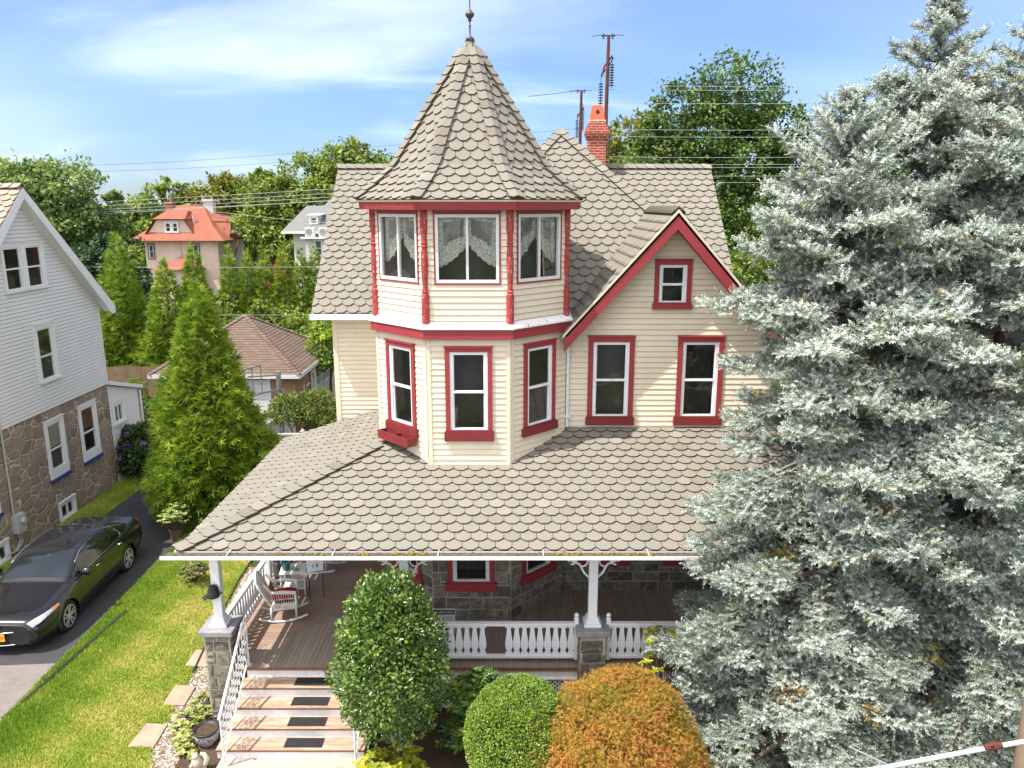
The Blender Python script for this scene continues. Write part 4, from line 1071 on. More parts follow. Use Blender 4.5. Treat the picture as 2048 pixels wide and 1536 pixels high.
# lean-to
hn3 = [window(nb, FB, 24.56, 25.34, 1.95, 2.68, cas=.11, sill=(.06, .02), kind='slider', casing='white_clean', frame='white_clean', sillmat='white_clean')]
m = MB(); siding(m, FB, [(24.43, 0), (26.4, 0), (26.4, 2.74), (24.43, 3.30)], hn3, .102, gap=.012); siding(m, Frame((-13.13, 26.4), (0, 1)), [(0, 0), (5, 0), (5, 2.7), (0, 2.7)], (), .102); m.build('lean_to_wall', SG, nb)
m = MB(); m.hexa([(-18, 24.43, 3.33), (-13.0, 24.43, 3.33), (-13.0, 26.58, 2.72), (-18, 26.58, 2.72), (-18, 24.43, 3.46), (-13.0, 24.43, 3.46), (-13.0, 26.58, 2.85), (-18, 26.58, 2.85)]); m.build('lean_to_roof', M['white_clean'], nb)
m = MB(); m.tube([(-13.05, 26.42, 2.7), (-13.05, 26.44, .1)], .04, 8); m.build('downspout', M['siding_grey'], nb)
m = MB(); m.fbox(FB, 19.0, 19.34, .55, 1.04, 0, .16); p = FB.p(19.2, .86, .16); m.lathe(p, [(.09, 0), (.09, .05), (.07, .09)], 14, axis='x')
m.tube([FB.p(19.05, 1.04, .05), FB.p(19.05, 3.3, .05), FB.p(19.05, 5.6, .07)], .022, 6); m.tube([FB.p(19.1, .55, .05), FB.p(19.14, .3, .06), FB.p(18.9, .12, .06), FB.p(18.6, .14, .05)], .018, 6); m.tube([FB.p(19.2, .55, .05), FB.p(19.24, .26, .06), FB.p(18.95, .08, .06)], .018, 6)
m.build('electric_meter', paint('meter_grey', (.42, .42, .40), (.35, .35, .33), 6, .5, .02), nb)

# ================================================================== garage, fences, hoop
ga = thing('garage', 'tan brick garage with brown pyramid roof and white door behind the tall arborvitae', 'garage', (-11.4, 32.9, 0), world=True)
m = MB(); m.box(-14.1, -8.65, 30.2, 35.6, 0, 2.5); m.build('wall', M['brick_tan'], ga)
m = MB(); E = [Vector((-14.4, 29.95, 2.44)), Vector((-8.4, 29.95, 2.44)), Vector((-8.4, 35.9, 2.44)), Vector((-14.4, 35.9, 2.44))]; T = Vector((-11.4, 32.9, 4.42)); ns = []
for k in range(4): ns.append(tri_roof(m, E[k], E[(k + 1) % 4], T, w=.33, e=.145, thick=.008, hexed=False))
gr_ = m.build('roof', [M['shingle_brown'], M['shingle_brown'], M['white_clean']], ga, tint=True)
m = MB()
for k in range(4): hipcap(m, E[k], T, ns[k], ns[k - 1], .11, .2, .012, .008)
m.build('hip_cap', [M['shingle_brown'], M['shingle_brown']], gr_, tint=True)
m = MB(); m.box(-14.42, -8.38, 29.92, 29.95, 2.30, 2.46); m.box(-8.40, -8.37, 29.95, 35.9, 2.30, 2.46); m.box(-14.3, -8.5, 29.96, 30.2, 2.3, 2.32); m.box(-8.65, -8.4, 30.2, 35.8, 2.3, 2.32); m.build('fascia', M['white_clean'], ga)
m = MB()
for k in range(14): m.box(-13.2, -9.78, 30.15, 30.19, .02 + k * .155, .16 + k * .155)
m.box(-13.2, -9.78, 30.17, 30.195, 0, 2.2); m.box(-13.32, -13.2, 30.14, 30.2, 0, 2.3); m.box(-9.78, -9.66, 30.14, 30.2, 0, 2.3); m.build('garage_door', M['white_clean'], ga)
FQ = Frame((-8.65, 0), (1, 0)); window(ga, flush(FQ), 32.3, 33.0, .9, 2.1, cas=.07, sill=(.05, .02), casing='white_clean', frame='white_clean', sillmat='white_clean', deep=.055)
# stockade fence
def pale_fence(name, label, p0, p1, h, mat_, w=.12, point=.07, jit=.03, seed=1, rails=True):
    t = thing(name, label, 'fence', ((p0[0] + p1[0]) / 2, (p0[1] + p1[1]) / 2, 0), world=True); r = random.Random(seed)
    d = Vector((p1[0] - p0[0], p1[1] - p0[1], 0)); L = d.length; d.normalize(); F = Frame(p0, (d.y, -d.x)); m = MB(); s = 0
    while s < L - w:
        z = h + r.uniform(-jit, jit); m.extr(F, [(s, 0.0), (s + w * .93, 0.0), (s + w * .93, z - point), (s + w * .465, z), (s, z - point)], 0, .02, 0, r.random()); s += w
    m.build('pale_panel', mat_, t)
    m = MB()
    for z in (h * .25, h * .75): m.fbox(F, 0, L, z - .04, z + .04, -.05, -.002)
    m.build('rail', mat_, t); return t
M['fence_brown'] = paint('fence_wood', (.25, .17, .11), (.16, .105, .07), 2.5, .9, .3, .1, dirt=(.32, .25, .18))
pale_fence('stockade_fence', 'tall brown pointed stockade fence left of the garage', (-23, 34.6), (-14.3, 34.6), 1.85, M['fence_brown'])
pale_fence('picket_fence', 'low brown picket fence in front of the stockade fence', (-17.5, 31.6), (-14.6, 31.6), .75, M['fence_brown'], .15, .1)
M['vinyl_tan'] = paint('vinyl_weathered', (.66, .60, .50), (.55, .48, .38), 1.5, .6, .02, dirt=(.5, .42, .3))
def vinyl_fence(name, label, pts, h, post_every=2.3, lat=.42):
    t = thing(name, label, 'fence', (*pts[0], 0), world=True)
    for (a, b) in zip(pts, pts[1:]):
        d = Vector((b[0] - a[0], b[1] - a[1], 0)); L = d.length; d.normalize(); F = Frame(a, (d.y, -d.x)); k = max(1, round(L / post_every)); q = L / k
        for i in range(k):
            m = MB(); s0, s1 = i * q + .06, (i + 1) * q - .06
            w = (s1 - s0) / 12
            for j in range(12): m.fbox(F, s0 + j * w, s0 + (j + .94) * w, .05, h - lat, -.02, .02)
            m.build('panel', M['vinyl_tan'], t)
            m = MB(); m.fbox(F, s0, s1, h - .06, h, -.03, .03); m.fbox(F, s0, s1, h - lat, h - lat + .06, -.03, .03); z0, z1 = h - lat + .06, h - .06; x = s0 - (z1 - z0)
            while x < s1:
                for sg in (1, -1):
                    p0_, p1_ = ((x, z0), (x + z1 - z0, z1)) if sg > 0 else ((x + z1 - z0, z0), (x, z1))
                    c = clip([(p0_[0] - .016, p0_[1]), (p0_[0] + .016, p0_[1]), (p1_[0] + .016, p1_[1]), (p1_[0] - .016, p1_[1])], [(s0, z0), (s1, z0), (s1, z1), (s0, z1)])
                    if len(c) > 2: m.face([F.p(u, v, .004 * sg) for u, v in c])
                x += .11
            m.build('lattice_top', M['white_clean'], t)
        for i in range(k + 1):
            m = MB(); s = i * q; m.fbox(F, s - .06, s + .06, 0, h + .06, -.06, .06); m.fbox(F, s - .085, s + .085, h + .06, h + .09, -.085, .085)
            c = F.p(s, h + .09); m.lathe(c, [(.09, 0), (.01, .07)], 4, a0=math.pi / 4); m.build('post', M['white_clean'], t)
    return t
vinyl_fence('vinyl_fence', 'weathered vinyl fence with lattice top running back along the garage', [(-8.45, 36.5), (-8.95, 26.2)], 1.62)
vinyl_fence('vinyl_fence', 'white lattice topped fence closing the side yard behind the porch roof', [(-9.3, 24.6), (-6.95, 24.7), (-4.4, 24.75)], 1.62)
hp = thing('basketball_hoop', 'grey basketball stand with clear backboard in front of the garage door', 'basketball hoop', (-8.5, 27.5, 0), world=True)
m = MB(); m.box(-8.56, -8.42, 27.43, 27.57, 0, 3.12); m.build('post', M['grey_metal'], hp)
m = MB(); m.bar((-8.5, 27.4, 3.0), (-9.4, 26.9, 3.05), .05, .06); m.build('arm', M['grey_metal'], hp); m = MB(); m.bar((-8.5, 27.4, 2.45), (-9.4, 26.9, 2.35), .05, .06); m.bar((-8.3, 27.45, 2.45), (-8.55, 27.45, 2.45), .05, .05); m.bar((-8.3, 27.45, 2.45), (-8.3, 27.45, 1.9), .05, .05); m.build('arm', M['grey_metal'], hp)
m = MB(); a, b = Vector((-9.62, 26.3, 0)), Vector((-9.12, 27.5, 0))
for z in (2.35, 3.35): m.bar(a + Vector((0, 0, z)), b + Vector((0, 0, z)), .05, .05)
for t_ in (0, .35, .65, 1): m.bar(a.lerp(b, t_) + Vector((0, 0, 2.35)), a.lerp(b, t_) + Vector((0, 0, 3.35)), .04, .04)
m.build('backboard', M['grey_metal'], hp)
m = MB(); c = Vector((-9.75, 27.0, 2.5)); m.tube([c + Vector((.22 * math.cos(t_), .22 * math.sin(t_), 0)) for t_ in [k * math.pi / 8 for k in range(17)]], .015, 6); m.build('rim', M['rust'], hp)

# ================================================================== houses beyond the tracks
M['stucco'] = (lambda n: n.fin(n.mix(n.rng(n.noise(.9, 6, .7, .6), .45, .62), (.62, .47, .37), (.66, .56, .44)), .95))(NT('stained_stucco'))
M['roof_red'] = paint('red_roof', (.29, .105, .07), (.245, .092, .062), .8, .95, .1, .1, dirt=(.32, .16, .11))
M['roof_grey'] = paint('grey_roof', (.19, .185, .18), (.15, .148, .145), 9, .95, .1, .1)
M['siding_white'] = paint('white_siding', (.58, .56, .52), (.54, .52, .48), 2, .6, .02)
rh = thing('stucco_house', 'stained stucco house with red hipped roof and dormers beyond the hedge trees', 'house', (-28, 69.5, 0), world=True)
m = MB(); m.box(-31.0, -24.9, 66.4, 73, 0, 6.15); m.build('wall', M['stucco'], rh)
m = MB(); e = [(-32.0, 65.6, 6.1), (-24.0, 65.6, 6.1), (-24.0, 73.8, 6.1), (-32.0, 73.8, 6.1)]; k0 = [(-30.6, 67.2, 7.2), (-25.4, 67.2, 7.2), (-25.4, 72.2, 7.2), (-30.6, 72.2, 7.2)]; a, b = (-29.3, 69.6, 8.95), (-27.0, 69.6, 8.95)
for k in range(4): m.face([e[k], e[(k + 1) % 4], k0[(k + 1) % 4], k0[k]])
m.face([k0[0], k0[1], b, a]); m.face([k0[1], k0[2], b]); m.face([k0[2], k0[3], a, b]); m.face([k0[3], k0[0], a]); m.face(list(reversed(e)))
rr_ = m.build('roof', M['roof_red'], rh)
def dormer(F, s0, s1, t0, t1, z0, z1, depth, win, nm='dormer'):
    m = MB(); m.face([F.p(s0, z0), F.p(s1, z0), F.p(t1, z1), F.p(t0, z1)], 0)
    q = .22
    for (a_, b_) in (((s0 - q, z0 - .12), (t0 - q * .5, z1 + .1)), ((t1 + q * .5, z1 + .1), (s1 + q, z0 - .12))):
        m.face([F.p(a_[0], a_[1], .25), F.p(b_[0], b_[1], .25), F.p(b_[0], b_[1], -depth), F.p(a_[0], a_[1], -depth)], 1)
    mid = (t0 + t1) / 2
    m.face([F.p(t0 - q, z1 + .08, .3), F.p(t1 + q, z1 + .08, .3), F.p(t1 - .2, z1 + .75, -1.6), F.p(t0 + .2, z1 + .75, -1.6)], 1); m.face([F.p(t0 - q, z1 + .08, .3), F.p(t0 + .2, z1 + .75, -1.6), F.p(t0 + .2, z1 + .6, -depth), F.p(t0 - q, z1 + .08, -depth)], 1); m.face([F.p(t1 + q, z1 + .08, .3), F.p(t1 + q, z1 + .08, -depth), F.p(t1 - .2, z1 + .6, -depth), F.p(t1 - .2, z1 + .75, -1.6)], 1)
    m.build(nm, [M['stucco'], M['roof_red']], rh)
    for w_ in win: window(rh, flush(F), *w_, cas=.07, sill=None, casing='white_clean', frame='white_clean', deep=.055)
dormer(Frame((0, 66.5), (0, -1)), -30.63, -26.92, -29.85, -27.58, 6.74, 7.77, 3.0, [(-29.2, -28.62, 6.72, 7.6), (-28.6, -28.02, 6.72, 7.6)])
dormer(Frame((-24.5, 0), (1, 0)), 67.9, 71.6, 68.6, 70.9, 6.45, 7.55, 3.0, [(69.1, 69.7, 6.5, 7.4), (69.75, 70.4, 6.5, 7.4)])
FR_ = Frame((0, 66.4), (0, -1))
for w_ in ((-30.75, -30.2, 4.55, 5.8), (-27.0, -26.4, 4.55, 5.8)): window(rh, flush(FR_), *w_, cas=.06, sill=None, casing='dark', frame='white_clean', deep=.055)
window(rh, flush(Frame((-24.9, 0), (1, 0))), 68.2, 69.0, 4.4, 5.8, cas=.06, sill=None, casing='dark', frame='white_clean', deep=.055)
m = MB(); m.box(-29.2, -26.4, 64.6, 66.4, 0, 3.85); m.build('bay', M['stucco'], rh)
m = MB(); e = [(-29.6, 64.2, 3.8), (-26.0, 64.2, 3.8), (-26.0, 66.4, 3.8), (-29.6, 66.4, 3.8)]; t_ = (-27.9, 66.2, 4.75)
for k in range(4): m.face([e[k], e[(k + 1) % 4], t_])
m.build('bay_roof', M['roof_red'], rh)
m = MB(); m.box(-27.0, -26.2, 69.6, 70.3, 7.6, 9.3); m.box(-27.08, -26.12, 69.5, 70.4, 9.3, 9.5); m.build('chimney', M['siding_white'], rh)
m = MB(); m.box(-30.85, -30.3, 70.8, 71.4, 7.4, 9.1); m.box(-30.93, -30.22, 70.7, 71.5, 9.1, 9.28); m.build('chimney', M['brick'], rh)
m = MB(); m.lathe((-27.2, 67.6, 7.2), [(.06, 0), (.06, 1.0), (.1, 1.02), (.1, 1.08)], 8); m.build('vent_pipe', M['stucco'], rh)
m = MB(); F = Frame((-23.7, 0), (1, 0))
m.box(-24.4, -23.4, 68.5, 71.0, 6.16, 6.22)
for y in (68.5, 69.1, 69.7, 70.3, 71.0): m.tube([(-23.45, y, 6.2), (-23.45, y, 7.1)], .03, 5)
for z in (6.65, 7.1): m.tube([(-23.45, 68.5, z), (-23.45, 71, z)], .03, 5)
m.bar((-23.7, 68.6, 6.2), (-23.7, 65.9, 3.9), .1, .12); m.build('fire_escape', M['rust'], rh)
m = MB(); m.tube([(-24.86, 66.35, 6.1), (-24.86, 66.35, 1)], .05, 6); m.tube([(-28.0, 66.35, 6.1), (-28.0, 66.35, 4.4)], .05, 6); m.build('downspout', M['stucco'], rh)

gh = thing('white_house', 'white sided house with grey shingle roof and two wall units, half behind the main roof', 'house', (-12.5, 62, 0), world=True)
m = MB(); siding(m, Frame((-16.2, 58.4), (0, -1)), [(0, 0), (8, 0), (8, 7.15), (0, 7.15)], (), .14); m.box(-16.18, -8.2, 58.5, 66, 0, 7.1); m.build('wall', [M['siding_white'], M['siding_white']], gh)
m = MB(); e = [(-16.9, 57.8, 7.1), (-7.6, 57.8, 7.1), (-7.6, 66.5, 7.1), (-16.9, 66.5, 7.1)]; a, b = (-16.0, 62, 8.95), (-9.0, 62, 8.95)
m.face([e[0], e[1], b, a]); m.face([e[1], e[2], b]); m.face([e[2], e[3], a, b]); m.face([e[3], e[0], a])
m.face([(-15.0, 61, 8.4), (-11.5, 61, 8.4), (-12.0, 63.5, 9.9), (-14.0, 63.5, 9.9)]); m.face([(-15.0, 61, 8.4), (-14.0, 63.5, 9.9), (-14.2, 66, 8.4)])
m.build('roof', M['roof_grey'], gh)
m = MB(); m.box(-16.9, -7.6, 57.7, 57.8, 6.95, 7.12); m.box(-15.2, -11, 56.6, 56.75, 6.62, 6.76); m.build('gutter', M['white_clean'], gh)
m = MB(); siding(m, Frame((-14.95, 57.0), (0, -1)), [(0, 0), (4, 0), (4, 6.62), (0, 6.62)], (), .14); m.box(-14.94, -11, 57.05, 58.4, 0, 6.6); m.box(-15.1, -10.9, 56.75, 58.45, 6.62, 6.72); m.build('bump_out', [M['siding_white'], M['siding_white']], gh)
window(gh, flush(Frame((0, 57.0), (0, -1))), -14.35, -13.7, 5.35, 6.55, cas=.06, sill=None, casing='white_clean', frame='white_clean', deep=.055)
window(gh, flush(Frame((0, 57.0), (0, -1))), -13.68, -13.0, 5.35, 6.55, cas=.06, sill=None, casing='white_clean', frame='white_clean', deep=.055)
m = MB(); m.box(-15.1, -14.35, 58.9, 60.6, 7.3, 8.22); m.hexa([(-15.2, 58.8, 8.22), (-14.2, 58.8, 8.22), (-14.2, 61, 8.3), (-15.2, 61, 8.3), (-15.2, 58.8, 8.3), (-14.2, 58.8, 8.3), (-14.2, 61, 8.4), (-15.2, 61, 8.4)]); m.build('dormer', M['siding_white'], gh)
window(gh, flush(Frame((0, 58.9), (0, -1))), -15.03, -14.42, 7.6, 8.15, cas=.06, sill=None, casing='white_clean', frame='white_clean', deep=.055)
for i, (x, lb) in enumerate(((-14.62, 'left pale outdoor air conditioner unit on the white house lower roof'), (-13.62, 'right pale outdoor air conditioner unit beside the main roof edge'))):
    t = thing('air_conditioner', lb, 'air conditioner', (x, 57.2, 6.72), group='outdoor air conditioner units')
    m = MB(); m.box(-.35, .35, -.17, .17, .05, .68); m.box(-.3, -.22, -.2, .2, 0, .05); m.box(.22, .3, -.2, .2, 0, .05); m.build('casing', M['siding_white'], t, bevel=.02)
    m = MB(); m.lathe((-.06, -.18, .36), [(.25, 0), (.25, .012), (.21, .014)], 20, axis='y'); m.build('fan_grille', M['grey_metal'], t)

# ================================================================== railway poles and wires
def pole_thing(label, x, y, zt, arm, strings, r0=.085):
    t = thing('railway_pole', label, 'power pole', (x, y, 0), group='rusty railway power poles', world=True)
    m = MB(); m.tube([(x - .03, y, 0), (x, y, zt * .8), (x + .03, y, zt)], [r0 * 1.5, r0 * 1.05, r0 * .8], 10); m.build('mast', M['rust'], t)
    m = MB(); m.tube([(x + a, y, z) for a, z in arm], .045, 6); m.tube([(x + arm[0][0], y, arm[0][1]), (x + arm[-1][0] * .9, y, arm[-1][1] + .1)], .025, 5); m.build('bracket', M['rust'], t)
    m = MB(); m.box(x - .3, x + .32, y - .05, y + .05, zt, zt + .05); m.tube([(x - .7, y, zt + .0), (x - .3, y, zt + .06)], .015, 5); m.tube([(x + .3, y, zt + .06), (x + .7, y, zt + .03)], .015, 5)
    for d in (-.2, .2): m.box(x + d - .03, x + d + .03, y - .06, y + .06, zt - .1, zt + .1)
    m.build('crosshead', M['wire_dark'], t)
    for a, z1, z0 in strings:
        m = MB(); n = max(6, int((z1 - z0) / .105)); m.tube([(x + a, y, z1 + .35), (x + a, y, z0 - .1)], .014, 5)
        for k in range(n):
            z = z1 - (z1 - z0) * (k + .5) / n; m.lathe((x + a, y, z), [(.03, -.035), (.105, -.02), (.10, .012), (.04, .035)], 10)
        m.build('insulator_string', M['insulator'], t)
pole_thing('tall rusty steel pole with three insulator strings behind the brick chimney', 4.15, 36, 16.1, [(.25, 15.2), (.19, 15.3), (.05, 15.1), (-.12, 14.9), (-.24, 14.45)], [(.2, 15.0, 14.05), (-.26, 14.22, 13.3), (.16, 12.05, 11.1)])
pole_thing('shorter rusty steel pole farther off, left of the brick chimney', 4.2, 50, 15.75, [(.2, 14.75), (.12, 14.8), (0, 14.6), (-.14, 14.35), (-.2, 14.2)], [(-.2, 14.12, 13.05), (.14, 14.7, 13.5)], .10)
def wire(pts, r, label, group, mat_='wire'):
    out = []
    for (a, b) in zip(pts, pts[1:]):
        a, b = Vector(a), Vector(b); n = 8
        for i in range(n if b is not Vector(pts[-1]) else n + 1):
            t = i / n; p = a.lerp(b, t); p.z -= .12 * 4 * t * (1 - t) * (b - a).length / 40; out.append(p)
    out.append(Vector(pts[-1])); m = MB(); m.tube(out, r, 5); tag(m.build('overhead_wire', M[mat_]), label, 'wire', group)
for y, z1, z0 in ((46, 9.03, 10.51), (46, 8.8, 10.31), (46, 8.6, 10.14), (46, 8.35, 10.03), (46, 8.48, 9.9)):
    wire([(-60, y + 12, z1 - 1.2), (-27, y, z1), (4.1, 36, z0)], .011, 'pale overhead wire rising past the red roofed house to the rusty pole', 'overhead wires on the left')
for z in (14.1, 13.93, 13.38, 12.27, 11.97, 11.1, 10.8, 10.67, 10.3, 10.02):
    wire([(4.2, 36, z), (13.3, 36, z - .02), (45, 37, z + .3)], .009, 'pale overhead wire running level in front of the big dark green tree', 'overhead wires on the right')
wire([(-60, 46, 5.9), (-21.6, 40, 5.91), (-9.3, 40, 5.93), (20, 40, 6.2)], .010, 'pale overhead wire crossing low in front of the stucco house', 'low overhead wires')
wire([(-50, 40, 3.8), (-13.95, 38, 3.72), (-9.47, 38, 3.74), (15, 38, 4)], .009, 'lowest pale wire above the garage roof peak', 'low overhead wires')
wire([(-60, 60, 10.9), (-30.13, 60, 11.94), (-24.18, 60, 12.19), (4.2, 50, 13.6)], .011, 'upper thin dark wire against the sky on the left', 'sky wires', 'wire_dark')
wire([(-60, 60, 10.4), (-29.66, 60, 11.48), (-21.79, 60, 11.8), (4.2, 50, 13.1)], .011, 'lower thin dark wire against the sky on the left', 'sky wires', 'wire_dark')
wire([(-19, 50, 8.62), (-14, 50, 8.08), (4, 44, 7.2)], .014, 'pale wire sloping down to the white house roof', 'overhead wires on the left')
wire([(1.0, 50, 15.45), (4.2, 50, 15.8)], .018, 'short dark wire reaching left from the farther rusty pole', 'sky wires', 'wire_dark')
# street pole and service cable at the right
up = thing('utility_pole', 'pale weathered wooden utility pole at the right edge of the photo', 'utility pole', (5.43, 7.0, 0), world=True)
m = MB(); m.tube([(5.43, 7, 0), (5.43, 7, 6), (5.43, 7, 10)], [.165, .155, .14], 18); m.build('mast', paint('pole_wood', (.46, .33, .235), (.38, .27, .19), 4, .9, .2, .1), up, smooth=True)
m = MB(); m.tube([(7.5, 6.6, 4.38), (5.5, 6.6, 3.99), (4.42, 6.6, 3.76), (3.2, 6.5, 3.58), (0, 6.2, 2.6), (-6, 5.4, 1.6)], .023, 8); cb_ = m.build('service_cable', M['white_clean'], smooth=True); tag(cb_, 'white sleeved service cable passing in front of the wooden pole', 'cable')
m = MB(); m.tube([(4.78, 6.58, 3.865), (4.70, 6.58, 3.85), (4.62, 6.58, 3.835)], [.03, .042, .026], 8); m.tube([(4.66, 6.55, 3.89), (4.74, 6.58, 3.79)], .018, 6); m.build('rusty_clamp', M['rust'], cb_)
m = MB(); m.tube([(3.30, 6.6, 3.83), (3.9, 6.5, 3.58), (4.6, 6.3, 3.2)], .007, 5); tag(m.build('guy_wire', M['wire']), 'thin grey guy wire below the white sleeved cable', 'cable')
# ================================================================== black sedan
def crom(P, t):
    n = len(P) - 1; i = min(int(t), n - 1); f = t - i
    p1, p2 = P[i], P[i + 1]; p0 = P[i - 1] if i > 0 else 2 * p1 - p2; p3 = P[i + 2] if i + 2 <= n else 2 * p2 - p1
    return .5 * ((2 * p1) + (p2 - p0) * f + (2 * p0 - 5 * p1 + 4 * p2 - p3) * f * f + (3 * p1 - p0 - 3 * p2 + p3) * f ** 3)
class Loft:
    def __init__(s, st):
        s.g = [[Vector((x, y, z)) for x, z in prof] for y, prof in st]; s.nu = len(st) - 1; s.nv = len(st[0][1]) - 1
    def p(s, u, v):           # u along the car (index units); v: 0..nv on the +x side, nv..2nv mirrored
        m = v > s.nv; w = 2 * s.nv - v if m else v
        q = crom([crom(r, w) for r in s.g], u); return Vector((-q.x if m else q.x, q.y, q.z))
    def n(s, u, v):
        e = .02; a = s.p(min(s.nu, u + e), v) - s.p(max(0, u - e), v); b = s.p(u, min(2 * s.nv, v + e)) - s.p(u, max(0, v - e))
        return a.cross(b).normalized()
    def patch(s, mb, u0, u1, v0, v1, off, nu=10, nv=8, f=None, mi=0):
        def fn(a, b):
            u, v = (u0 + (u1 - u0) * a, v0 + (v1 - v0) * b)
            if f: u, v = f(a, b)
            q = s.p(u, v); m = s.n(u, v)
            c = q - Vector((0, q.y, .6)); m = m if m.dot(c) > 0 else -m
            return q + m * off
        mb.grid(fn, nu, nv, mi)
BODY = Loft([(0.0, [(.42, .24), (.56, .27), (.62, .36), (.62, .52), (.52, .64), (.28, .67), (0, .68)]), (.10, [(.66, .20), (.74, .26), (.78, .40), (.76, .58), (.60, .72), (.30, .75), (0, .76)]),
             (.42, [(.78, .18), (.86, .27), (.89, .46), (.86, .68), (.72, .80), (.36, .84), (0, .85)]), (.95, [(.82, .17), (.90, .28), (.92, .52), (.89, .77), (.76, .88), (.40, .92), (0, .93)]),
             (1.45, [(.83, .17), (.90, .28), (.92, .55), (.89, .84), (.80, .95), (.45, .99), (0, 1.0)]), (2.2, [(.83, .17), (.90, .28), (.92, .58), (.90, .88), (.84, .97), (.45, .98), (0, .98)]),
             (3.2, [(.83, .17), (.90, .28), (.92, .60), (.91, .90), (.85, .99), (.45, 1.0), (0, 1.0)]), (3.9, [(.83, .18), (.90, .30), (.925, .60), (.90, .92), (.80, 1.03), (.45, 1.07), (0, 1.08)]),
             (4.45, [(.80, .20), (.87, .33), (.90, .60), (.87, .92), (.74, 1.05), (.40, 1.08), (0, 1.09)]), (4.78, [(.74, .25), (.80, .36), (.84, .60), (.80, .88), (.66, 1.03), (.35, 1.05), (0, 1.06)]), (4.88, [(.60, .34), (.70, .42), (.76, .60), (.70, .80), (.56, .92), (.3, .94), (0, .94)])])
CAB = Loft([(1.30, [(.80, .94), (.75, .95), (.68, .965), (.36, .99), (0, 1.0)]), (1.75, [(.84, .96), (.78, 1.08), (.67, 1.19), (.35, 1.225), (0, 1.235)]), (2.15, [(.86, .97), (.78, 1.18), (.62, 1.355), (.33, 1.40), (0, 1.41)]),
            (2.7, [(.87, .98), (.78, 1.21), (.60, 1.40), (.32, 1.44), (0, 1.45)]), (3.25, [(.87, .99), (.78, 1.20), (.60, 1.375), (.32, 1.415), (0, 1.425)]), (3.75, [(.84, 1.01), (.76, 1.14), (.61, 1.25), (.33, 1.285), (0, 1.295)]), (4.3, [(.76, 1.03), (.70, 1.06), (.62, 1.08), (.33, 1.095), (0, 1.10)])])
def carpaint():
    n = NT('black_car_paint'); return n.fin((.006, .006, .008), .25, .0, .4, .7)
M['car'] = carpaint()
M['chrome'] = paint('chrome', (.75, .75, .76), (.7, .7, .72), 2, .12, 0, .5, 1.0)
M['alloy'] = paint('alloy_wheel', (.62, .62, .61), (.5, .5, .49), 3, .35, 0, .5, .6)
M['car_glass'] = (lambda n: n.fin((.012, .016, .016), .03, 0, .9))(NT('car_glass'))
M['lamp_clear'] = paint('lamp_clear', (.45, .46, .47), (.6, .6, .6), 14, .1, 0, .8, .4)
M['lamp_amber'] = paint('lamp_amber', (.75, .20, .03), (.6, .16, .03), 10, .2, 0, .6)
M['lamp_red'] = paint('lamp_red', (.45, .02, .02), (.3, .015, .015), 10, .15, 0, .8)
car = thing('sedan_car', 'shiny black sedan with silver alloy wheels parked on the asphalt drive', 'car', (-10.45, 14.22, 0), rad(1.7))
AX_ = (.98, 3.80)
def arch(x, y, z): return abs(x) > .52 and any((y - a) ** 2 + (z - .335) ** 2 < .385 ** 2 for a in AX_)
m = MB(); m.grid(lambda a, b: BODY.p(a * BODY.nu, b * 2 * BODY.nv), 90, 64, 0, skip=arch)
m.face([BODY.p(0, v * .5) for v in range(25)]); m.face([BODY.p(BODY.nu, v * .5) for v in range(25)]); m.grid(lambda a, b: CAB.p(a * CAB.nu, b * 2 * CAB.nv), 48, 40)
body = m.build('body', M['car'], car, smooth=True)
m = MB()
for a in AX_:
    for sg in (-1, 1):
        m = MB(); ring_ = lambda r, x: [(sg * x, a + r * math.cos(t), .335 + r * math.sin(t)) for t in [math.pi * (-.12 + 1.24 * k / 24) for k in range(25)]]
        A, B, C_, D_ = ring_(.375, .925), ring_(.425, .915), ring_(.375, .6), ring_(.44, .86)
        for k in range(24):
            m.face([A[k], A[k + 1], B[k + 1], B[k]]); m.face([A[k], A[k + 1], C_[k + 1], C_[k]]); m.face([B[k], B[k + 1], D_[k + 1], D_[k]])
        m.build('wheel_arch', M['car'], body, smooth=True)
m = MB(); CAB.patch(m, .22, 1.93, 2.12, 5.88, .006, 14, 18); m.build('windshield', M['car_glass'], car, smooth=True)
m = MB(); CAB.patch(m, 4.08, 5.75, 2.15, 5.85, .006, 14, 18); m.build('rear_window', M['car_glass'], car, smooth=True)
